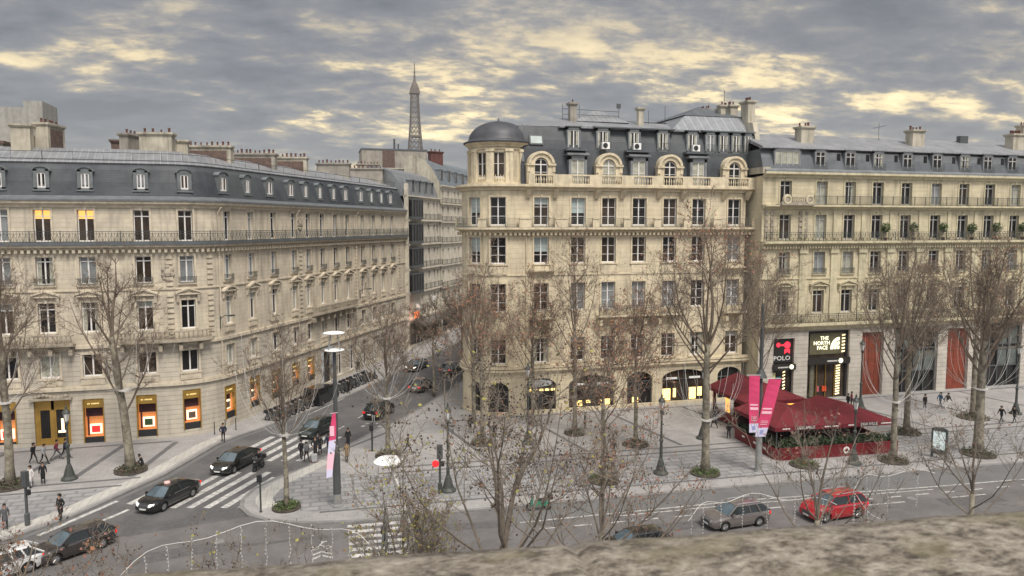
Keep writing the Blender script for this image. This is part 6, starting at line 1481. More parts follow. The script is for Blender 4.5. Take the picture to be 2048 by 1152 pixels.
def twisted_banner():
    e = empty('banner', (1.1, 52.0, 6.9), 'narrow twisted pink and white banner on the double disc mast by the waiting people', 'banner'); M = W[e.name]
    for a, b, m_ in ((0, .42, M_PINK), (.42, .62, M_LILAC), (.62, .88, M_PINKL), (.88, 1, M_LILAC)):
        mb = MB()
        for i in range(5):
            v0, v1 = a + (b - a) * i / 5, a + (b - a) * (i + 1) / 5
            f = lambda v: (-.1 - .75 * v + .25 * v * v, -.35 * v); wd = lambda v: .22 + .38 * math.sin(min(1, v * 1.6) * 1.5) * (1 - .55 * v)
            (x0, y0), (x1, y1) = f(v0), f(v1); mb.hexa([(x1, y1, -4.4 * v1), (x1 + wd(v1), y1 - .1, -4.4 * v1 + .1), (x1 + wd(v1), y1 - .08, -4.4 * v1 + .1), (x1, y1 + .02, -4.4 * v1)], [(x0, y0, -4.4 * v0), (x0 + wd(v0), y0 - .1, -4.4 * v0 + .1), (x0 + wd(v0), y0 - .08, -4.4 * v0 + .1), (x0, y0 + .02, -4.4 * v0)])
        obj('cloth', mb, m_, e, M)
    obj('print', MB().box(-.3, .0, -.22, -.18, -1.5, -.8), M_PINKL, e, M); obj('banner_arm', MB().tube([(-.25, 0, .05), (.25, 0.1, .05)], .03, 5), M_GREYM, e, M)
twisted_banner()
# near mast head: disc on a sloping white arm over a steel frame
def near_mast():
    e = empty('street_lamp', (3.35, 24.0, .12), 'near white disc lamp on a tall tubular frame, its head below the parapet view', 'street lamp'); M = Matrix.Translation((0, 0, 0))
    M = W[e.name]
    o = MB().lathe([(0, 0), (.40, .02), (.52, .07), (.40, .16), (0, .24)], (-1.02, 1.0, 11.75), 24); obj('lamp_disc', o, M_PAINT, e, M)
    o = MB(); o.tube([(-.95, .95, 11.72), (-.60, .6, 10.5), (.0, 0, 8.2)], .045, 6); obj('lamp_arm', o, M_PAINT, e, M)
    f = MB(); A_ = [(-1.35, .7, 8.5), (-.1, .7, 8.5), (-.1, -.5, 8.5), (-1.35, -.5, 8.5)]; B_ = [(-1.2, .6, 10.4), (-.45, .6, 10.4), (-.45, -.2, 10.4), (-1.2, -.2, 10.4)]
    for i in range(4): f.tube([A_[i], A_[(i + 1) % 4]], .06, 5); f.tube([B_[i], B_[(i + 1) % 4]], .035, 5); f.tube([A_[i], B_[i]], .04, 5)
    obj('steel_frame', f, M_GREYM, e, M); o = MB(); o.tube([(-.2, 0, 0), (-.2, 0, 8.5)], .12, 8); obj('post', o, M_DGREY, e, M)
    o = MB(); o.tube([(-1.35, -.5, 8.5), (-1.0, -.9, 6.9)], .045, 5); o.tube([(-.1, -.5, 8.5), (-.3, -.9, 6.9)], .045, 5); o.tube([(-1.0, -.9, 6.9), (-.3, -.9, 6.9)], .045, 5); obj('struts', o, M_PAINT, e, M)
near_mast()
M_SIGRED = mat('red_signal_disc', (0.6, 0.02, 0.03), 0.4, emit=((1, .02, .02), .4), noise=0); M_SIGG = mat('signal_lens_dark', (0.03, 0.05, 0.04), 0.3, noise=0)
def signal(x, y, label, h=3.4, rz=0.0, back=True, side=None):
    e = empty('traffic_light', (x, y, .12), label, 'traffic light', None, rz); M = W[e.name]
    obj('post', MB().lathe([(.16, 0), (.16, .8), (.09, .85), (.09, h - .9)], n=8), M_LAMPG if side else M_DGREY, e, M)
    hd = MB(); hd.box(-.2, .2, -.14, .14, h - .95, h + .1); b = obj('signal_head', hd, M_DGREY, e, M)
    for i in range(3):
        v = MB().lathe([(.11, 0), (.13, -.16), (.11, -.17)], n=8); v.xform(Matrix.Translation((0, -.14, h - .1 - .33 * i)) @ Matrix.Rotation(R(-90), 4, 'X') @ Matrix.Scale(-1, 4, (0, 0, 1))); obj('lens', v, M_SIGG, b, M)
    hd = MB(); hd.box(.1, .32, -.1, .1, h - 1.5, h - 1.15); obj('repeater', hd, M_BLACK, e, M)
    if side:
        q = MB().lathe([(0, 0), (.26, 0), (.26, .05), (0, .06)], n=14); q.xform(Matrix.Translation((-.3, -.12, h - 1.3)) @ Matrix.Rotation(R(90), 4, 'X')); obj('red_disc', q, M_SIGRED, e, M)
signal(-18.75, 54.3, 'grey traffic light at the kerb in the bottom left, behind the strollers', 3.6, R(-30))
signal(8.67, 53.0, 'green-black traffic light with a red disc, right of the white near lamp', 3.6, R(-20), side=1)
def post(x, y, h, label, r=.06, head=False, name='bollard', cat='post', group=None):
    e = empty(name, (x, y, .12), label, cat, group); M = W[e.name]; obj('post', MB().lathe([(r * 1.6, 0), (r * 1.6, .06), (r, .08), (r, h), (0, h + .03)], n=8), M_LAMPG, e, M)
    if head: o = MB(); o.box(-.22, .12, -.12, .12, h - .35, h + .12); obj('signal_box', o, M_BLACK, e, M)
post(-3.94, 52.7, 2.5, 'dark pedestrian signal post beside the green corner bed', .06, True, 'signal_post', 'signal post')
post(4.6, 64.8, 2.2, 'dark post at the corner by the parked black car', .08, True, 'signal_post', 'signal post')
for i, (x, y) in enumerate(((-9.5, 74.0), (-8.6, 74.6), (-7.7, 75.2))): post(x, y, 1.2, 'slim dark bollard by the corner shop window, %s of three in the row' % ('left', 'middle', 'right')[i], .045, False, 'bollard', 'bollard', 'bollards by the corner shop')
# blank advertising panel
def ad_panel():
    e = empty('advertising_panel', (51.2, 50.2, .12), 'free-standing dark framed panel with a blank pale blue face on the pavement', 'advertising panel', None, R(-62)); M = W[e.name]
    f = MB(); f.box(-.62, -.48, -.12, .12, 0, 2.5); f.box(.48, .62, -.12, .12, 0, 2.5); f.box(-.48, .48, -.12, .12, .38, .8); f.box(-.48, .48, -.12, .12, 2.38, 2.5)
    n = 8
    for i in range(n):
        a0, a1 = math.pi * i / n, math.pi * (i + 1) / n; pt = lambda a, r, y: (-r * math.cos(a), y, 2.5 + .2 * r / .62 * math.sin(a))
        f.hexa([pt(a0, .62, -.12), pt(a1, .62, -.12), pt(a1, .62, .12), pt(a0, .62, .12)], [pt(a0, .02, -.12), pt(a1, .02, -.12), pt(a1, .02, .12), pt(a0, .02, .12)])
    obj('frame', f, mat('panel_frame_dark_green', (.05, .062, .062), .5), e, M); o = MB(); o.box(-.47, .47, -.09, .09, .81, 2.37); obj('display_face', o, mat('pale_blue_panel', (.62, .70, .70), .4, emit=((.75, .9, .9), .12), noise=.03), e, M)
ad_panel()

# ================================================================ red cafe terrace
M_VAL = mat('valance_white_print', (0.8, 0.78, 0.74), 0.7, noise=0)
def awning_tent(e, x0, x1, y0, y1, zv, zr, hipf, M, vh=.35):
    """canvas with ridge along y, hipped at the front"""
    xm = (x0 + x1) / 2; yf = y0 + hipf; mb = MB()
    F = [(x0, y0, zv), (x1, y0, zv), (x1, y1, zv), (x0, y1, zv)]; r0, r1 = (xm, yf, zr), (xm, y1, zr)
    for pts in ((F[0], F[1], r0), (F[1], F[2], r1, r0), (F[3], F[0], r0, r1)):
        mb.poly(list(pts)); mb.poly([(p[0], p[1], p[2] - .03) for p in pts][::-1])
    mb.poly([F[2], F[3], r1])
    for p_, q_ in ((F[0], r0), (F[1], r0), (r0, r1)): mb.tube([p_, q_], .025, 4)
    for u in (.33, .66):
        for sg in (0, 1): a_ = Vector(F[sg]).lerp(Vector(F[3 - sg]), .3 + u * .6); b_ = Vector(r0).lerp(Vector(r1), u); mb.tube([a_ + Vector((0, 0, .008)), b_ + Vector((0, 0, .008))], .012, 3)
    for a, b in ((0, 1), (1, 2), (2, 3), (3, 0)):
        p, q = Vector(F[a]), Vector(F[b]); t = (q - p).normalized(); n_ = Vector((t.y, -t.x, 0)) * .02
        mb.hexa([tuple(p - Vector((0, 0, vh))), tuple(q - Vector((0, 0, vh))), tuple(q - Vector((0, 0, vh)) + n_), tuple(p - Vector((0, 0, vh)) + n_)], [tuple(p), tuple(q), tuple(q + n_), tuple(p + n_)])
    return mb
def terrace():
    rz = R(-3.2); e = empty('cafe_terrace', (37.4, 53.2, .12), 'red canvas cafe terrace with low red walls and clipped greenery in front of the shops', 'cafe terrace', None, rz); M = W[e.name]
    for i, (a, b) in enumerate(((-.1, 5.8), (5.8, 11.6))): obj('awning', awning_tent(e, a, b, .2, 7.2, 2.8, 3.62, 3.0, M), M_RED, e, M)
    w = MB(); w.box(.4, 11.7, -.05, .1, 0, .95); w.box(-.05, .1, .4, 7, 0, .95); w.hexa([(-.05, .4, 0), (.4, -.05, 0), (.4, .1, 0), (.1, .4, 0)], [(-.05, .4, .95), (.4, -.05, .95), (.4, .1, .95), (.1, .4, .95)]); w.box(11.6, 11.75, .1, 7, 0, .95); w.box(.3, 11.75, -.09, .14, .95, 1.02)
    obj('low_wall', w, M_REDP, e, M)
    [obj('awning_post', MB().tube([(x, y, 0), (x, y, 2.85)], .05, 6), M_DGREY, e, M) for x in (.2, 5.8, 11.4) for y in (.4, 7.0)]
    o = MB(); o.box(.3, 11.5, 6.9, 7.0, 0, 2.7); obj('rear_screen', o, M_MAROON, e, M); o = MB(); o.box(.3, 11.5, .2, 6.9, .02, .06); obj('floor', o, M_MAROON, e, M)
    for x in (2.8, 8.9):
        o = MB(); o.box(x - .85, x + .85, .15, .17, 2.50, 2.82); obj('sign_panel', o, M_MAROON, e, M); lettering('DEAUVILLE', .34, M_VAL, e, M @ Matrix.Translation((x, .14, 2.66)), .006, 1.0)
    o = MB()
    for x, n_ in ((.6, 5), (4.6, 9), (6.9, 4), (10.1, 8)):
        for j in range(n_): o.box(x + j * .15, x + j * .15 + .11, .165, .178, 2.60, 2.70)
    obj('valance_lettering', o, M_VAL, e, M)
    q = MB().lathe([(0, 0), (.30, 0), (.30, .03), (0, .04)], n=20); q.xform(Matrix.Translation((6.6, -.06, .55)) @ Matrix.Rotation(R(90), 4, 'X')); obj('round_emblem', q, M_VAL, e, M)
    q = MB().lathe([(0, 0), (.13, 0), (.13, .02), (0, .02)], n=12); q.xform(Matrix.Translation((6.6, -.10, .55)) @ Matrix.Rotation(R(90), 4, 'X')); obj('emblem_centre', q, M_REDP, e, M)
    o = MB(); [o.box(-.07, -.05, y, y + .45, .5, .66) for y in (1.6, 3.2, 5.2)]; obj('side_plates', o, M_VAL, e, M)
    h = MB(); rng = random.Random(9)
    for i in range(16): leaf_cloud(h, (.8 + i * .7, .55, 1.25), .5, .35, .55 + .2 * math.sin(i * 1.7), 150, .10, rng, 3)
    for i in range(7): leaf_cloud(h, (.4, 1.2 + i * .9, 1.2), .35, .5, .5, 110, .10, rng, 3)
    h2 = obj('hedge', h, [M_SHRUB, M_SHRUB, mat('hedge_leaf_dark', (.02, .04, .022), .8, noise=.3)]); tag(h2, 'dark clipped hedge planted just inside the low red walls', 'hedge'); W[h2.name] = M; h2.matrix_basis = M
    # tables and chairs seen dark under the canvas
    for i in range(4):
        for j in range(2):
            x, y = 2 + i * 2.7, 2.6 + j * 2.2; t = link('cafe_table', None, None, M @ Matrix.Translation((x, y, .06))); tag(t, 'small round table under the red canvas', 'table', 'tables under the red canvas'); Mt = W[t.name]
            obj('tabletop', MB().lathe([(0, .7), (.38, .7), (.38, .74), (0, .74)], n=14), M_DGREY, t, Mt); obj('pedestal', MB().lathe([(.22, 0), (.2, .03), (.04, .06), (.04, .7)], n=8), M_BLACK, t, Mt)
    k = empty('red_kiosk', (39.6, 61.0, .12), 'red canvas kiosk with glowing orange panels set behind the terrace', 'kiosk', None, R(-3)); M = W[k.name]
    obj('awning', awning_tent(k, -.6, 6.0, -.3, 7.2, 3.2, 4.4, 2.6, M), M_RED, k, M)
    o = MB(); [o.box(x, x + .25, y, y + .25, 0, 3.1) for x in (-.1, 2.6, 5.2) for y in (0, 6.6)]; o.box(-.1, 5.4, 0, .12, 0, 1.0); o.box(-.1, .0, .2, 6.8, 0, 1.0); obj('frame', o, M_REDP, k, M)
    o = MB(); o.box(.3, 1.1, .02, .08, 1.1, 3.0); o.box(4.0, 4.9, .02, .08, 1.7, 2.7); obj('lit_panel', o, mat('glowing_orange_panel', (.8, .3, .05), .6, emit=((1, .36, .04), 1.1), noise=.5, nscale=4), k, M)
    o = MB(); o.box(-.08, -.02, 3.4, 4.2, 1.2, 2.8); obj('lit_panel', o, M_LITW, k, M); o = MB(); o.box(0, 5.3, .3, 6.6, .02, .05); o.box(.2, 5.2, 3, 3.1, 0, 3.3); obj('interior', o, M_MAROON, k, M)
    for i, (x, y, s_) in enumerate(((45.6, 68.2, 1.0), (47.2, 68.6, .85))):
        p = empty('potted_shrub', (x, y, .12), 'leafy potted shrub behind the red kiosk, %s one' % ('taller' if i == 0 else 'shorter'), 'potted plant'); Mp = W[p.name]
        obj('plant_pot', MB().lathe([(.3, 0), (.4, .6), (.42, .62), (.36, .56)], n=10), M_DGREY, p, Mp); c = MB(); leaf_cloud(c, (0, 0, 1.6 * s_), .8, .8, 1.2 * s_, 700, .13, random.Random(i), 2); obj('foliage', c, [M_SHRUBG, M_SHRUB], p, Mp)
terrace()

# ================================================================ vehicles
M_TYRE = mat('tyre_rubber', (0.015, 0.015, 0.015), 0.85, noise=0); M_RIM = mat('alloy_rim', (0.35, 0.35, 0.36), 0.3, metal=.8, noise=0)
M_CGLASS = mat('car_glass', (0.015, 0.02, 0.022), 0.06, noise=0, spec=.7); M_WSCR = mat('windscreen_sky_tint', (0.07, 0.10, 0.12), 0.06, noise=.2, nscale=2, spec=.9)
M_HEADL = mat('headlight_on', (0.85, 0.85, 0.8), 0.2, emit=((1, .96, .85), .6), noise=0); M_TAILL = mat('tail_light_red', (0.5, 0.01, 0.01), 0.25, emit=((1, .02, .01), .25), noise=0)
M_CHROME = mat('chrome_trim', (0.6, 0.6, 0.6), 0.2, metal=.9, noise=0); M_PLATE = mat('number_plate', (0.7, 0.7, 0.66), 0.5, noise=0)
def paint(nm, c, r=.22): return mat(nm, c, r, metal=.1, noise=0, spec=.6, coat=.8)
P_BLACK = paint('car_paint_black', (0.010, 0.010, 0.011)); P_RED = paint('car_paint_red', (0.36, 0.012, 0.018)); P_GREY = paint('car_paint_taupe_grey', (0.13, 0.115, 0.11)); P_GREEN = paint('car_paint_dark_green', (0.012, 0.02, 0.018)); P_WHITE = paint('car_paint_white', (0.6, 0.6, 0.6)); P_BROWN = paint('car_paint_dark_brown', (0.035, 0.03, 0.028)); P_BLUEG = paint('car_paint_blue_grey', (0.05, 0.055, 0.075))
SED = dict(L=4.92, Wd=1.86, H=1.46, hood=.92, belt=.98, trunk=1.02, x=(-1.35, -.55, 1.15, 1.95), front=-2.46, wb=(-1.45, 1.42), wr=.33)
SUV = dict(L=4.6, Wd=1.88, H=1.68, hood=1.08, belt=1.08, trunk=1.08, x=(-1.25, -.45, 1.75, 2.2), front=-2.3, wb=(-1.38, 1.32), wr=.36)
HAT = dict(L=4.2, Wd=1.8, H=1.50, hood=.95, belt=.98, trunk=.98, x=(-1.15, -.35, 1.45, 2.0), front=-2.1, wb=(-1.28, 1.28), wr=.33)
EST = dict(L=4.55, Wd=1.82, H=1.52, hood=.95, belt=.98, trunk=1.0, x=(-1.1, -.35, 1.65, 2.15), front=-2.28, wb=(-1.38, 1.30), wr=.33)
def car(k, pm, label, x, y, heading, lights='front', roofm=None, wsm=None, group='vehicles on the roads', z=.01, taxi=False, rails=False, name='car'):
    """front of the car points to local -x"""
    e = empty(name, (x, y, z), label, 'car' if name == 'car' else name.replace('_', ' '), group, heading); M = W[e.name]
    L_, Wd, H_ = k['L'], k['Wd'], k['H']; f = k['front']; r = f + L_; hw = Wd / 2; x0, x1, x2, x3 = k['x']; b = MB()
    xs = sorted({f, f + .06, f + .2, f + .5, x0, x1, x2, x3, r - .35, r - .1, r} | {w_ + s_ * k['wr'] * 1.22 * q for w_ in k['wb'] for s_ in (-1, 1) for q in (1, .92, .7, .35)} | set(k['wb']))
    def top(q):
        if q < x0: u = (q - f) / (x0 - f); return k['hood'] - .26 * (1 - u) ** 2.2 - (.10 if q < f + .1 else 0)
        if q < x3: return k['belt'] + (k['hood'] - k['belt']) * max(0, 1 - (q - x0) / .6) if True else 0
        u = (q - x3) / max(.01, r - x3); return k['trunk'] - .14 * u ** 3
    def wid(q):
        u = (q - f) / L_; return hw * (1 - .30 * max(0, 1 - u / .16) ** 2.2 - .22 * max(0, (u - .86) / .14) ** 2.2)
    def bot(q):
        zb = .22 + (.10 if q < f + .12 or q > r - .12 else 0)
        for w_ in k['wb']:
            dx = abs(q - w_); RR = k['wr'] * 1.22
            if dx < RR: zb = max(zb, k['wr'] + math.sqrt(RR * RR - dx * dx) * .96)
        return zb
    prof = []
    for q in xs:
        t, w_, zb = top(q), wid(q), bot(q); m_ = max(zb + .02, .60); prof.append([(q, -w_ * .93, zb), (q, -w_, max(zb + .01, m_ - .12)), (q, -w_ * .99, max(m_ + .02, t - .13)), (q, -w_ * .90, t - .015), (q, -w_ * .5, t + .02), (q, 0, t + .03), (q, w_ * .5, t + .02), (q, w_ * .90, t - .015), (q, w_ * .99, max(m_ + .02, t - .13)), (q, w_, max(zb + .01, m_ - .12)), (q, w_ * .93, zb)])
    o_ = 0; n_ = 11
    for ring in prof: b.v.extend(ring)
    for i in range(len(prof) - 1):
        for j in range(n_): b.f.append((i * n_ + j, i * n_ + (j + 1) % n_, (i + 1) * n_ + (j + 1) % n_, (i + 1) * n_ + j)); b.m.append(0)
    b.f.append(tuple(range(n_))[::-1]); b.m.append(0); b.f.append(tuple((len(prof) - 1) * n_ + j for j in range(n_))); b.m.append(0)
    obj('body', b, pm, e, M, False)
    zb0, zb3, zr = top(x0) + .0, k['belt'] + .0, H_; wb_, wr_ = hw * .87, hw * .66
    rf = MB(); nn = 5
    ring = lambda q, z_, w_: [(q, -w_, z_ - .06), (q, -w_ * .85, z_ - .01), (q, 0, z_ + .025), (q, w_ * .85, z_ - .01), (q, w_, z_ - .06)]
    rs = [ring(x1 - .05, zr - .03, wr_), ring(x1 + .3, zr, wr_), ring((x1 + x2) / 2, zr + .01, wr_ * 1.02), ring(x2 - .2, zr - .01, wr_), ring(x2 + .05, zr - .05, wr_ * .97)]
    for q in rs: rf.v.extend(q)
    for i in range(4):
        for j in range(4): rf.f.append((i * 5 + j, i * 5 + j + 1, (i + 1) * 5 + j + 1, (i + 1) * 5 + j)); rf.m.append(0)
    for s_ in (-1, 1):
        rf.tube([(x0 + .02, s_ * wb_, zb0 + .0), (x1, s_ * wr_, zr - .07), (x2, s_ * wr_ * .98, zr - .08), (x3 + .1, s_ * wb_ * .96, zb3)], [.05, .05, .05, .07], 5)
        xm = (x1 + x2) / 2 - .05; rf.tube([(xm, s_ * wr_, zr - .07), (xm + .06, s_ * wb_ * 1.02, zb3)], .045, 4)
        if k['L'] < 4.7: rf.tube([(x2 - .45, s_ * wr_, zr - .07), (x2 - .25, s_ * wb_ * 1.02, zb3)], .06, 4)
    obj('roof', rf, roofm or pm, e, M)
    ws = MB(); A_ = [(x0 + .03, -wb_ * .97, zb0 + .01), (x0 - .10, 0, zb0 + .03), (x0 + .03, wb_ * .97, zb0 + .01)]; B_ = [(x1 + .0, -wr_ * .97, zr - .07), (x1 - .07, 0, zr - .02), (x1 + .0, wr_ * .97, zr - .07)]
    for i in (0, 1): ws.quad(A_[i], A_[i + 1], B_[i + 1], B_[i])
    obj('windscreen', ws, wsm or M_WSCR, e, M)
    rw = MB(); A_ = [(x3 + .06, -wb_ * .93, zb3), (x3 + .14, 0, zb3 + .02), (x3 + .06, wb_ * .93, zb3)]; B_ = [(x2, -wr_ * .95, zr - .09), (x2 + .05, 0, zr - .05), (x2, wr_ * .95, zr - .09)]
    for i in (0, 1): rw.quad(A_[i + 1], A_[i], B_[i], B_[i + 1])
    obj('rear_window', rw, M_CGLASS, e, M)
    for s_ in (-1, 1):
        q = MB(); q.quad((x0 + .1, s_ * wb_, zb0), (x3, s_ * wb_ * .98, zb3), (x2 - .02, s_ * wr_ * .99, zr - .09), (x1 + .03, s_ * wr_, zr - .08)); obj('side_window', q, M_CGLASS, e, M)
        q = MB(); q.box(x0 + .22, x0 + .42, s_ * hw * 1.0 - .04 + s_ * .06, s_ * hw + .04 + s_ * .06, zb0 + .02, zb0 + .16); obj('wing_mirror', q, pm, e, M)
        q = MB(); y0, y1 = sorted((s_ * hw * .48, s_ * hw * .80)); q.hexa([(f - .0, y0, .58), (f + .16, y1, .58), (f + .4, y1, .60), (f + .2, y0, .6)], [(f + .04, y0, .72), (f + .2, y1, .76), (f + .42, y1, .79), (f + .24, y0, .74)]) if s_ > 0 else q.hexa([(f + .16, y0, .58), (f - .0, y1, .58), (f + .2, y1, .6), (f + .4, y0, .60)], [(f + .2, y0, .76), (f + .04, y1, .72), (f + .24, y1, .74), (f + .42, y0, .79)])
        obj('headlight', q, M_HEADL if lights == 'front' else M_CHROME, e, M)
        q = MB(); y0, y1 = sorted((s_ * hw * .55, s_ * hw * .84)); q.box(r - .14, r + .012, y0, y1, k['trunk'] - .3, k['trunk'] - .12); obj('tail_light', q, M_TAILL, e, M)
        q = MB(); q.box(x1 + .1, x2 - .1, s_ * (hw + .0) - .012, s_ * (hw + .0) + .012, .93 if k['L'] > 4.7 else .96, .955 if k['L'] > 4.7 else .985); obj('chrome_strip', q, M_CHROME, e, M)
        if rails: q = MB().tube([(x1 + .1, s_ * wr_ * .92, zr + .06), (x2 - .1, s_ * wr_ * .92, zr + .05)], .025, 4); obj('roof_rail', q, M_CHROME, e, M)
    q = MB(); q.box(f - .015, f + .1, -hw * .40, hw * .40, .42, .68); obj('grille', q, M_DGREY, e, M)
    q = MB(); q.box(f - .025, f - .005, -.26, .26, .36, .46); obj('number_plate', q, M_PLATE, e, M); q = MB(); q.box(r + .0, r + .02, -.26, .26, .62, .73); obj('number_plate', q, M_PLATE, e, M)
    for w_ in k['wb']:
        for s_ in (-1, 1):
            Mw = M @ Matrix.Translation((w_, s_ * (hw - .11), k['wr'])) @ Matrix.Rotation(R(90), 4, 'X'); t = MB().lathe([(k['wr'] * .62, -.1), (k['wr'] * .95, -.1), (k['wr'], -.07), (k['wr'], .07), (k['wr'] * .95, .1), (k['wr'] * .62, .1)], n=18, caps=False); wh = obj('wheel', t, M_TYRE, e, Mw)
            rm = MB().lathe([(k['wr'] * .64, -.09), (k['wr'] * .60, -.04), (0, -.05)], n=14); rm.lathe([(k['wr'] * .64, .09), (k['wr'] * .60, .04), (0, .05)], n=14)
            for i in range(5): a = R(72 * i); rm.tube([(0, 0, -.07), (math.cos(a) * k['wr'] * .6, math.sin(a) * k['wr'] * .6, -.075)], .03, 4); rm.tube([(0, 0, .07), (math.cos(a) * k['wr'] * .6, math.sin(a) * k['wr'] * .6, .075)], .03, 4)
            obj('rim', rm, M_RIM, wh, Mw)
    if taxi:
        q = MB().lathe([(.0, H_ + .03), (.22, H_ + .03), (.2, H_ + .13), (0, H_ + .15)], (-.1, 0, 0), 12); obj('roof_sign', q, mat('taxi_sign_pale_pink', (.8, .5, .48), .5, noise=0), e, M)
    return e
hd = math.atan2(-.875, -.485)          # towards the viewer down the side street
def head(a): return R(a) + math.pi      # local -x to heading a
car(SED, P_BLACK, 'black saloon car with a round pale roof sign driving over the zebra', -10.5, 56.6, head(-122), taxi=True)
car(SED, P_BLACK, 'second black saloon car with lit headlights, waiting behind the first beside the motorcyclist', -6.6, 63.7, head(-120))
car(HAT, P_GREEN, 'dark green-black hatchback behind the people waiting at the crossing', -.1, 71.9, head(-122), lights='off')
car(SUV, P_BLACK, 'black four-wheel drive seen from behind, driving away up the side street', 6.3, 77.4, head(60), lights='off', wsm=M_CGLASS)
car(EST, P_BROWN, 'dark brown car with a sky-blue windscreen at the bottom left, half behind red-brown twigs', -14.6, 49.2, head(-140), lights='off')
car(HAT, P_WHITE, 'white car at the bottom left corner behind the near twigs', -17.8, 47.0, head(-150), lights='off')
car(EST, P_GREY, 'taupe grey estate car on the avenue just above the parapet', 26.9, 42.6, head(184), lights='off', rails=True)
car(SUV, P_RED, 'bright red sport utility car on the avenue just above the parapet', 34.2, 42.1, head(184), lights='off', rails=True)
car(HAT, P_BLACK, 'dark car on the avenue hidden behind rusty leaves, left of the grey estate', 18.6, 40.2, head(183), lights='off')
car(HAT, P_GREY, 'small grey hatchback parked on the right side of the side street', 12.2, 88.5, head(60), lights='off')
car(EST, P_BLUEG, 'blue-grey car further up the side street, parked on the right', 17.6, 98.0, head(60), lights='off')
car(SED, P_BLACK, 'distant black car coming down the side street', 13.5, 101.5, head(-119))
def van(x, y, rz, label):
    e = empty('van', (x, y, .02), label, 'van', 'vehicles on the roads', rz); M = W[e.name]; b = MB()
    sec = [(-2.3, .9, .3, .7), (-2.25, 1.0, .25, .95), (-1.5, 1.0, .22, 1.15), (-.9, 1.0, .22, 1.95), (2.2, 1.0, .22, 2.05), (2.35, .95, .3, 1.9)]
    for q, w_, z0, z1 in sec: b.v.extend([(q, -w_, z0), (q, -w_, z0 + (z1 - z0) * .6), (q, -w_ * .9, z1), (q, w_ * .9, z1), (q, w_, z0 + (z1 - z0) * .6), (q, w_, z0)])
    for i in range(len(sec) - 1):
        for j in range(6): b.f.append((i * 6 + j, i * 6 + (j + 1) % 6, (i + 1) * 6 + (j + 1) % 6, (i + 1) * 6 + j)); b.m.append(0)
    b.f.append((5, 4, 3, 2, 1, 0)); b.m.append(0); b.f.append(tuple((len(sec) - 1) * 6 + j for j in range(6))); b.m.append(0)
    obj('body', b, P_BLACK, e, M); q = MB(); q.quad((-1.52, -.85, 1.17), (-1.52, .85, 1.17), (-.93, .8, 1.88), (-.93, -.8, 1.88)); obj('windscreen', q, M_WSCR, e, M)
    for s_ in (-1, 1):
        q = MB(); q.box(-1.0, .3, s_ * 1.0 - .01, s_ * 1.0 + .01, 1.2, 1.75); obj('side_window', q, M_CGLASS, e, M); q = MB(); a, c = sorted((s_ * .55, s_ * .85)); q.box(-2.33, -2.24, a, c, .62, .8); obj('headlight', q, M_CHROME, e, M)
        for w_ in (-1.5, 1.5): Mw = M @ Matrix.Translation((w_, s_ * .92, .34)) @ Matrix.Rotation(R(90), 4, 'X'); wh = obj('wheel', MB().lathe([(.2, -.1), (.34, -.09), (.34, .09), (.2, .1)], n=14, caps=False), M_TYRE, e, Mw); obj('rim', MB().lathe([(.2, -.08), (0, -.09)], n=10).lathe([(.2, .08), (0, .09)], n=10), M_RIM, wh, Mw)
van(.5, 85.0, R(61) + math.pi, 'black van parked at the kerb among the motorbikes in the side street')
# parked two-wheelers
def motorbike(M, label, group, body, name='motorbike', rider=False):
    e = link(name, None, None, M); tag(e, label, 'motorbike', group)
    for x in (-.62, .62):
        Mw = M @ Matrix.Translation((x, 0, .29)) @ Matrix.Rotation(R(90), 4, 'X'); wh = obj('wheel', MB().lathe([(.2, -.05), (.29, -.045), (.29, .045), (.2, .05), (.2, -.05)], n=14, caps=False), M_TYRE, e, Mw); obj('rim', MB().lathe([(.2, 0), (.05, -.04), (0, -.04)], n=8), M_RIM, wh, Mw)
    b = MB(); b.hexa([(-.35, -.14, .32), (.55, -.16, .36), (.55, .16, .36), (-.35, .14, .32)], [(-.28, -.12, .72), (.70, -.12, .74), (.70, .12, .74), (-.28, .12, .72)]); b.hexa([(-.62, -.2, .45), (-.48, -.2, .40), (-.48, .2, .40), (-.62, .2, .45)], [(-.52, -.16, .98), (-.40, -.16, .95), (-.40, .16, .95), (-.52, .16, .98)]); b.tube([(-.62, 0, .3), (-.42, 0, 1.0)], .04, 5); obj('body', b, body, e, M)
    s_ = MB(); s_.hexa([(-.12, -.14, .72), (.68, -.14, .75), (.68, .14, .75), (-.12, .14, .72)], [(-.08, -.11, .82), (.66, -.1, .88), (.66, .1, .88), (-.08, .11, .82)]); obj('seat', s_, M_BLACK, e, M)
    h = MB(); h.tube([(-.38, -.33, 1.02), (-.42, 0, 1.0), (-.38, .33, 1.02)], .02, 4); h.box(-.56, -.5, -.1, .1, .98, 1.22); obj('handlebar', h, M_DGREY, e, M)
    o = MB().lathe([(0, 0), (.09, .02), (.09, .06), (0, .07)], n=8); o.xform(Matrix.Translation((-.56, 0, .85)) @ Matrix.Rotation(R(-90), 4, 'Y')); obj('headlight', o, M_CHROME, e, M)
    o = MB(); o.box(.66, .98, -.2, .2, .78, 1.08); obj('top_box', o, M_BLACK, e, M); return e
B1 = motorbike(TM(-4.4, 77.6, .12, R(150)), 'parked scooter standing in the long row along the side street kerb', 'motorbikes parked along the side street kerb', M_DGREY)
rng = random.Random(12)
for i in range(1, 24):
    if i in (11, 12, 13): continue
    p = Vector((-4.6, 77.4)) + Vector((.515, .857)) * (i * .95) + Vector((.857, -.515)) * 0.2
    mx = None
    if i % 3 == 1: mx = {'dark_grey_metal': MATS['car_paint_black']}
    copy_thing(B1, TM(p.x, p.y, .12, R(150) + rng.uniform(-.2, .2)), matswap=mx)
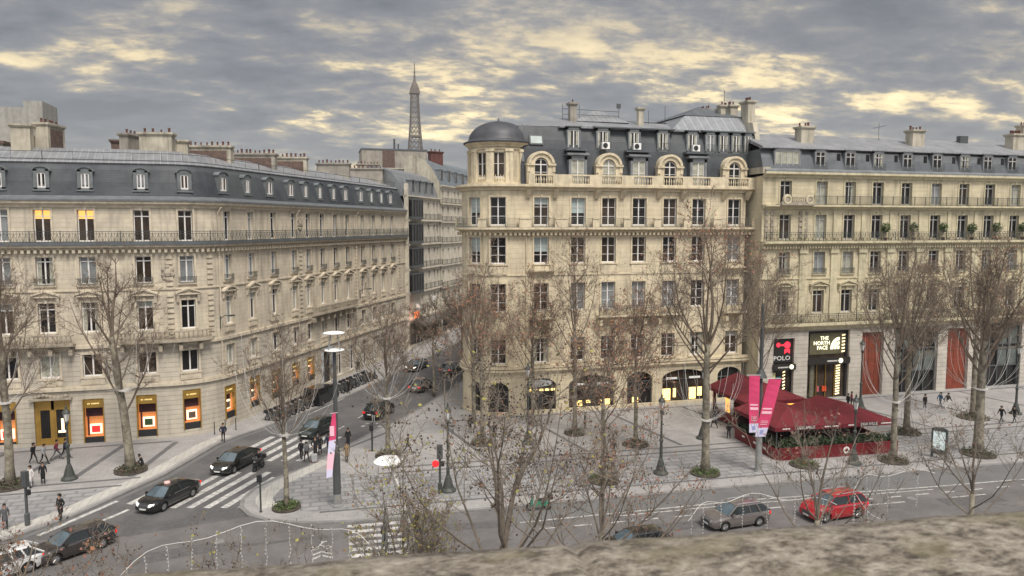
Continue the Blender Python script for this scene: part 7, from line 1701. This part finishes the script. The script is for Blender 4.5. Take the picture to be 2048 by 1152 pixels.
MR = motorbike(TM(-4.75, 62.5, .01, head(-115)), 'black motorbike ridden alongside the second black saloon', 'vehicles on the roads', MATS['car_paint_black'])
motorbike(TM(14.9, 48.3, .01, head(175)), 'green and blue delivery scooter on the avenue behind the forked near tree', 'vehicles on the roads', mat('scooter_green', (.03, .20, .13), .4))

# ================================================================ people
M_SKIN = mat('skin', (0.45, 0.27, 0.19), 0.6, noise=0); M_HAIRD = mat('dark_hair', (0.02, 0.015, 0.012), 0.7, noise=0); M_HAIRB = mat('brown_hair', (0.08, 0.045, 0.025), 0.7, noise=0)
def cloth(nm, c): return mat('cloth_' + nm, c, 0.85, noise=.12, nscale=6)
C_BLK = cloth('black', (.014, .014, .016)); C_NAVY = cloth('navy', (.018, .022, .045)); C_GREY = cloth('grey', (.10, .10, .11)); C_WHT = cloth('white', (.6, .58, .56)); C_BLUE = cloth('blue', (.05, .11, .17)); C_TAN = cloth('tan', (.22, .15, .08)); C_RED = cloth('wine_red', (.16, .02, .04)); C_LGR = cloth('light_grey', (.32, .33, .34)); C_SHOE = cloth('shoe', (.02, .02, .02)); C_WSHOE = cloth('white_shoe', (.7, .7, .7)); C_DEN = cloth('denim', (.05, .065, .10))
def skinned(nodes, edges, sub=1):
    """one continuous surface grown round a skeleton; nodes: name -> (pos, rx, ry)"""
    names = list(nodes); me = bpy.data.meshes.new('skeleton'); me.from_pydata([nodes[n][0] for n in names], [(names.index(a), names.index(b)) for a, b in edges], [])
    o = bpy.data.objects.new('skeleton', me); col.objects.link(o); sk = o.modifiers.new('skin', 'SKIN'); sk.use_smooth_shade = True
    for i, n in enumerate(names): v = me.skin_vertices[0].data[i]; v.radius = (nodes[n][1], nodes[n][2]); v.use_root = (i == 0)
    ss = o.modifiers.new('sub', 'SUBSURF'); ss.levels = sub; ss.render_levels = sub
    bpy.context.view_layer.update(); r = bpy.data.meshes.new_from_object(o.evaluated_get(bpy.context.evaluated_depsgraph_get())); bpy.data.objects.remove(o); bpy.data.meshes.remove(me); return r
def V3(*a): return Vector(a)
def pose(kind, rng):
    """joint positions for a 1.72 m figure facing -y"""
    st = {'walk': .30, 'stride': .40, 'stand': .04, 'ride': 0}.get(kind, 0.04); lean = .05 if kind in ('walk', 'stride') else 0.0
    J = {'pelvis': V3(0, 0, .93), 'belly': V3(0, -.01 - lean * .3, 1.07), 'chest': V3(0, -.02 - lean, 1.27), 'neck': V3(0, -.02 - lean * 1.3, 1.45), 'jaw': V3(0, -.045 - lean * 1.5, 1.54), 'head': V3(0, -.03 - lean * 1.5, 1.62), 'crown': V3(0, -.02 - lean * 1.5, 1.69)}
    for s, n in ((-1, 'l'), (1, 'r')):
        f = s * st
        J[n + 'hip'] = V3(s * .09, 0, .88); J[n + 'knee'] = V3(s * .095, -f * .5 - (.07 if st > .1 else .01), .49); J[n + 'ankle'] = V3(s * .09, -f * 1.0 + (.04 if f < 0 else -.02), .10 + (.05 if f < -.1 else 0)); J[n + 'toe'] = J[n + 'ankle'] + V3(s * .01, -.16, -.06 - (.03 if f < -.1 else 0))
        J[n + 'sh'] = V3(s * .175, -.01 - lean, 1.40); a = -f * .7
        if kind == 'phone' and s > 0: J[n + 'el'] = V3(s * .24, -.06, 1.15); J[n + 'wr'] = V3(s * .10, -.26, 1.30)
        elif kind == 'pockets': J[n + 'el'] = V3(s * .29, .05, 1.14); J[n + 'wr'] = V3(s * .21, -.09, .95)
        else: J[n + 'el'] = V3(s * .235, .03 - a * .5, 1.13); J[n + 'wr'] = V3(s * .24, -.06 - a, .89)
        J[n + 'hand'] = J[n + 'wr'] + (J[n + 'wr'] - J[n + 'el']).normalized() * .09
    if kind == 'crouch':
        for k in list(J): J[k] = J[k] * 1.0
        dz = .52
        for k in ('pelvis', 'belly', 'chest', 'neck', 'jaw', 'head', 'crown', 'lhip', 'rhip', 'lsh', 'rsh', 'lel', 'rel', 'lwr', 'rwr', 'lhand', 'rhand'): J[k].z -= dz
        for k, f in (('belly', .03), ('chest', .12), ('neck', .2), ('jaw', .24), ('head', .24), ('crown', .24), ('lsh', .14), ('rsh', .14)): J[k].y -= f
        for s, n in ((-1, 'l'), (1, 'r')): J[n + 'knee'] = V3(s * .14, -.36, .46); J[n + 'ankle'] = V3(s * .11, -.06, .10); J[n + 'toe'] = V3(s * .12, -.22, .04); J[n + 'el'] = V3(s * .24, -.26, .62); J[n + 'wr'] = V3(s * .12, -.44, .56); J[n + 'hand'] = V3(s * .05, -.5, .56)
    if kind == 'ride':
        for k in ('pelvis', 'belly', 'chest', 'neck', 'jaw', 'head', 'crown', 'lhip', 'rhip', 'lsh', 'rsh'): J[k].z -= .05
        for k, f in (('belly', .03), ('chest', .08), ('neck', .12), ('jaw', .14), ('head', .13), ('crown', .13), ('lsh', .1), ('rsh', .1)): J[k].y -= f
        for s, n in ((-1, 'l'), (1, 'r')): J[n + 'knee'] = V3(s * .2, -.38, .70); J[n + 'ankle'] = V3(s * .2, -.25, .34); J[n + 'toe'] = V3(s * .2, -.4, .30); J[n + 'el'] = V3(s * .3, -.25, 1.1); J[n + 'wr'] = V3(s * .3, -.46, 1.04); J[n + 'hand'] = V3(s * .29, -.53, 1.03)
    return J
def make_body(kind, seed=0):
    rng = random.Random(seed); J = pose(kind, rng); rad = {'pelvis': (.14, .105), 'belly': (.125, .10), 'chest': (.16, .11), 'neck': (.058, .058), 'jaw': (.062, .072), 'head': (.078, .095), 'crown': (.055, .065)}
    for n in 'lr': rad.update({n + 'hip': (.09, .09), n + 'knee': (.058, .058), n + 'ankle': (.038, .042), n + 'toe': (.038, .025), n + 'sh': (.06, .06), n + 'el': (.042, .042), n + 'wr': (.028, .03), n + 'hand': (.034, .018)})
    E_ = [('pelvis', 'belly'), ('belly', 'chest'), ('chest', 'neck'), ('neck', 'jaw'), ('jaw', 'head'), ('head', 'crown')]
    for n in 'lr': E_ += [('pelvis', n + 'hip'), (n + 'hip', n + 'knee'), (n + 'knee', n + 'ankle'), (n + 'ankle', n + 'toe'), ('chest', n + 'sh'), (n + 'sh', n + 'el'), (n + 'el', n + 'wr'), (n + 'wr', n + 'hand')]
    me = skinned({k: (tuple(J[k]), *rad[k]) for k in ['pelvis'] + [q for q in rad if q != 'pelvis']}, E_)
    # zones: 0 skin, 1 trousers, 2 shoes, 3 top
    hips = J['pelvis'].z
    for p in me.polygons:
        c = p.center; z = c.z; mi = 3
        dh = min((Vector(c) - J[n + 'hand']).length for n in 'lr'); df = min(min((Vector(c) - J[n + 'toe']).length, (Vector(c) - J[n + 'ankle']).length) for n in 'lr')
        if z > J['neck'].z + .0: mi = 0
        elif dh < .085: mi = 0
        elif df < .10 and z < J['lankle'].z + .16: mi = 2
        elif z < hips + .05 and min((Vector(c) - J[n + 'wr']).length for n in 'lr') > .10 and min((Vector(c) - J[n + 'el']).length for n in 'lr') > .12: mi = 1
        p.material_index = mi
    # face and fingers joined into the same mesh
    x = MB(); hc = J['head']; fy = hc.y - .092
    x.hexa([(-.012, fy - .012, hc.z - .045), (.012, fy - .012, hc.z - .045), (.012, fy + .03, hc.z - .045), (-.012, fy + .03, hc.z - .045)], [(-.006, fy + .0, hc.z + .005), (.006, fy + .0, hc.z + .005), (.006, fy + .03, hc.z), (-.006, fy + .03, hc.z)], 0)
    for s in (-1, 1): x.add(*_blob(.012, Matrix.Translation((s * .03, fy + .012, hc.z + .0))), 4); x.add(*_blob(.022, Matrix.Translation((s * .078, hc.y, hc.z - .01)) @ Matrix.Diagonal((.5, .7, 1.2, 1))), 0)
    x.box(-.022, .022, fy + .004, fy + .02, hc.z - .068, hc.z - .060, 5)
    for n, s in (('l', -1), ('r', 1)):
        h, w = J[n + 'hand'], J[n + 'wr']; d = (h - w).normalized(); a = d.orthogonal().normalized() if abs(d.z) < .9 else V3(0, 1, 0); a = (a - d * a.dot(d)).normalized(); cth = d.cross(a)
        for i, L_ in enumerate((.06, .068, .064, .05)):
            b = h + a * (.021 - .014 * i) + d * .01; x.tube([b, b + d * L_ * .55 - cth * .004, b + d * L_ * .9 + cth * s * -.016], [.0085, .008, .006], 5, 0)
        x.tube([w + d * .035 + a * .02, w + d * .07 + a * .045, w + d * .10 + a * .042], [.010, .009, .007], 5, 0)
    o1 = bpy.data.meshes.new('extra'); o1.from_pydata(x.v, [], x.f); o1.polygons.foreach_set('material_index', x.m)
    import bmesh
    bm = bmesh.new(); bm.from_mesh(me); n0 = len(bm.faces); bm.from_mesh(o1); bm.to_mesh(me); bm.free(); bpy.data.meshes.remove(o1); me.polygons.foreach_set('use_smooth', [True] * len(me.polygons))
    return me, J
def make_coat(J, kind, length):
    """jacket or coat: torso, collar, sleeves and skirt as one surface a little outside the body"""
    nodes = {'belly': (tuple(J['belly']), .150, .125), 'chest': (tuple(J['chest'] + V3(0, .0, -.01)), .178, .128), 'collar': (tuple(J['neck'] + V3(0, .005, -.01)), .075, .075)}; E_ = [('belly', 'chest'), ('chest', 'collar')]
    nodes['hem0'] = (tuple(J['pelvis'] + V3(0, 0, -.02)), .165, .135); E_.append(('belly', 'hem0'))
    if length > .3: nodes['hem1'] = (tuple(J['pelvis'] + V3(0, .01, -length)), .175, .165); E_.append(('hem0', 'hem1'))
    for n in 'lr':
        nodes[n + 'sh'] = (tuple(J[n + 'sh']), .072, .075); nodes[n + 'el'] = (tuple(J[n + 'el']), .058, .058); nodes[n + 'cuff'] = (tuple(J[n + 'el'].lerp(J[n + 'wr'], .92)), .046, .046); E_ += [('chest', n + 'sh'), (n + 'sh', n + 'el'), (n + 'el', n + 'cuff')]
    return skinned(nodes, E_)
def make_hair(J, long=False, helmet=False):
    hc = J['head']; nodes = {'a': (tuple(hc + V3(0, .022, .025)), .088, .092), 'b': (tuple(hc + V3(0, .01, .075)), .066, .076), 'c': (tuple(hc + V3(0, .05, -.05)), .066, .05)}; E_ = [('a', 'b'), ('a', 'c')]
    if long: nodes['d'] = (tuple(hc + V3(0, .07, -.17)), .07, .04); E_.append(('c', 'd'))
    if helmet: nodes = {'a': (tuple(hc + V3(0, .0, .0)), .13, .14), 'b': (tuple(hc + V3(0, .01, .08)), .10, .11)}; E_ = [('a', 'b')]
    return skinned(nodes, E_)
PT = {}
def template(kind, coat, long):
    key = (kind, coat, long)
    if key not in PT:
        bm_, J = make_body(kind); PT[key] = (bm_, make_coat(J, kind, coat) if coat else None, make_hair(J, long, kind == 'ride'), J)
    return PT[key]
def person(x, y, face, label, kind='walk', coat=.3, long=False, c=C_BLK, tr=C_BLK, shoe=C_SHOE, hair=M_HAIRD, z=.12, s=1.0, group='people on the pavements', bag=None):
    """face: compass angle of where the figure looks, 0 = towards -y"""
    b, ct, hr, J = template(kind, coat, long); me = b.copy(); me.name = 'person'
    for m_ in (M_SKIN, tr, shoe, c, M_BLACK, mat('lips', (.3, .1, .08), .6, noise=0)): me.materials.append(m_)
    M = Matrix.Translation((x, y, z)) @ Matrix.Rotation(R(face), 4, 'Z') @ Matrix.Scale(s, 4)
    o = link('person', me, None, M); tag(o, label, 'person', group)
    if ct: q = ct.copy(); q.materials.append(c); link('coat', q, o, M)
    q = hr.copy(); q.materials.append(M_BLACK if kind == 'ride' else hair); link('helmet' if kind == 'ride' else 'hair', q, o, M)
    return o
P = person
P(-23.0, 68.6, 60, 'person in a black coat walking away from the brass shop door', coat=.3, s=1.02)
P(-22.1, 68.2, 70, 'person in a light grey jacket just right of the black-coated walker by the brass door', coat=.3, c=C_LGR, tr=C_BLK)
P(-20.5, 62.9, 20, 'woman in a long black coat at the left behind the traffic light', kind='stand', coat=.55, long=True)
P(-21.1, 62.2, -30, 'person in pale clothes standing beside the woman in the long black coat', kind='stand', coat=.5, c=C_WHT, tr=C_LGR)
P(-21.5, 69.3, 90, 'person in a dark wine-red jacket walking past the brass shop door', kind='stride', c=C_RED, tr=C_GREY)
P(-20.9, 69.5, 80, 'person in dark clothes walking just behind the wine-red jacket', kind='stride', c=C_NAVY)
P(-16.9, 54.7, -30, 'person in a long black coat standing alone at the kerb, bottom left', kind='pockets', coat=.5, s=1.05)
P(-19.9, 53.9, 30, 'person in grey at the very left edge by the kerb', kind='stand', c=C_GREY, coat=.4)
P(-8.4, 71.1, 10, 'man in a navy jacket standing beyond the second black saloon', kind='pockets', c=C_NAVY, s=1.03)
P(-13.9, 65.0, -90, 'person in black crouching against the leaning plane tree', kind='crouch', coat=0)
G = 'people waiting at the crossing'
P(-1.4, 63.9, 150, 'leftmost of the waiting group, slim figure in dark clothes', kind='stand', group=G)
P(-.95, 63.2, 200, 'second from the left of the waiting group, dark jacket and legs apart', kind='walk', c=C_GREY, group=G)
P(-.25, 64.2, 10, 'broad figure in a long black coat amid the waiting group, beside the suitcase', kind='pockets', coat=.6, s=1.08, group=G)
P(.15, 65.0, 190, 'black-coated person right behind the broad figure of the waiting group', kind='stand', coat=.5, group=G)
P(.85, 65.2, 160, 'person in navy with pale sleeves at the right of the waiting group', kind='walk', c=C_NAVY, tr=C_DEN, group=G)
P(1.25, 62.6, 0, 'person in a wine-red top partly behind the twisted banner', kind='stand', c=C_RED, coat=.3, group=G)
P(2.3, 62.2, -20, 'person in a tan coat right of the banner mast', kind='stand', c=C_TAN, coat=.5, group=G)
P(2.6, 66.6, 10, 'woman in a long black dress with a pale collar right of the banner mast', kind='stand', coat=.65, long=True, group=G)
P(7.5, 63.3, 75, 'man in black walking alone across the plaza, right of the side street', kind='stride', coat=.25)
P(5.4, 73.8, 30, 'person in grey trousers standing behind the black four-wheel drive', kind='stand', tr=C_LGR)
P(14.1, 68.2, 20, 'leftmost of three people in black before the dome corner', kind='stand', coat=.4)
P(15.0, 67.2, -60, 'middle one of three people before the dome corner, brown jacket', kind='walk', c=C_TAN)
P(15.7, 65.0, 0, 'woman in a long black coat, right one of three before the dome corner', kind='stand', coat=.65, long=True, s=1.03)
P(25.2, 66.5, 60, 'person in black on the plaza beneath the pinkish leaves', kind='stand', coat=.4)
P(24.3, 57.2, 0, 'person in dark clothes standing left of the dark street lamp', kind='pockets', coat=.4)
P(37.0, 60.0, 180, 'man in a dark jacket seen from behind at the left end of the red terrace', kind='stand', coat=.3, tr=C_BLK, s=1.05)
P(37.6, 63.6, 200, 'person with a pale bag beside the kiosk, black coat', kind='walk', coat=.4)
P(38.6, 65.0, 150, 'person in a grey jacket left of the kiosk', kind='walk', c=C_GREY, tr=C_DEN)
P(39.3, 66.3, 170, 'person in black furthest back beside the kiosk', kind='stand', coat=.3)
P(56.5, 67.3, 60, 'person in black and wine red standing by the lamp before the first hoarding', kind='stand', c=C_RED, coat=.3)
P(55.5, 66.6, 90, 'dark figure just left of the one by the first hoarding', kind='stand')
P(63.3, 64.2, 0, 'person in a black puffy coat and white shoes before the tall glazed front', kind='stand', coat=.35, tr=C_GREY, shoe=C_WSHOE)
P(65.6, 64.5, 90, 'person in a blue jacket walking beside one in white trousers', kind='walk', c=C_BLUE, tr=C_DEN)
P(66.1, 64.0, 95, 'person in a black jacket and white trousers walking with one in blue', kind='stride', c=C_BLK, tr=C_WHT, shoe=C_WSHOE)
P(66.6, 57.9, -80, 'left one of the couple in black striding past the far right lamp', kind='stride', coat=.3)
P(67.8, 57.5, -80, 'right one of the couple in black striding past the far right lamp', kind='stride', coat=.35)
P(3.6, 88.4, 30, 'dark figure on the side street pavement above the black van', kind='stand')
P(5.5, 101, 200, 'tiny dark figure further up the side street pavement', kind='walk')
P(6.0, 46.2, 40, 'person in black on the zebra crossing beside the near disc lamp', kind='walk', coat=.4, z=.01)
P(3.9, 44.9, 200, 'person in black with a large dark bag at the lower end of the zebra crossing', kind='pockets', coat=.5, z=.01)
_m = W[MR.name] @ Matrix.Translation((.22, 0, 0)) @ Matrix.Rotation(R(-90), 4, 'Z')
b, ct, hr, J = template('ride', .2, False); me = b.copy(); me.name = 'person'
for m_ in (M_SKIN, C_BLK, C_SHOE, C_BLK, M_BLACK, M_BLACK): me.materials.append(m_)
_o = link('person', me, None, _m); tag(_o, 'helmeted motorcyclist in black riding beside the second black saloon', 'person', 'people in the street')
q = ct.copy(); q.materials.append(C_BLK); link('coat', q, _o, _m); q = hr.copy(); q.materials.append(M_BLACK); link('helmet', q, _o, _m)
# suitcase of the waiting group
e = empty('suitcase', (-.35, 62.9, .12), 'grey and reddish suitcase standing behind the waiting group', 'suitcase', None, R(10)); M = W[e.name]
o = MB(); o.box(-.24, .24, -.14, .14, .06, .72); o.box(-.20, .20, -.16, .16, .1, .66); obj('shell', o, C_LGR, e, M); o = MB(); o.box(-.245, .245, -.145, .145, .06, .24); obj('lower_shell', o, C_RED, e, M)
o = MB(); o.tube([(-.12, .1, .72), (-.12, .1, 1.0), (.12, .1, 1.0), (.12, .1, .72)], .012, 4); obj('handle', o, M_DGREY, e, M)
for x in (-.18, .18): o = MB().lathe([(0, -.02), (.04, -.02), (.04, .02), (0, .02)], n=8); o.xform(Matrix.Translation((x, -.1, .04)) @ Matrix.Rotation(R(90), 4, 'Y')); obj('wheel', o, M_TYRE, e, M)

# ================================================================ thin evening haze over the city
def haze():
    mb = MB(); mb.box(-3010, 3010, -3010, 3010, -1.05, 332); m = bpy.data.materials.new('haze'); m.use_nodes = True; n = NT(m.node_tree); n.n.clear()
    out = n.node('ShaderNodeOutputMaterial'); v = n.node('ShaderNodeVolumePrincipled'); v.inputs['Color'].default_value = (.85, .86, .9, 1); v.inputs['Density'].default_value = .00013; n.l.new(v.outputs[0], out.inputs['Volume'])
    o = obj('haze', mb, m); o['kind'] = 'stuff'
haze()
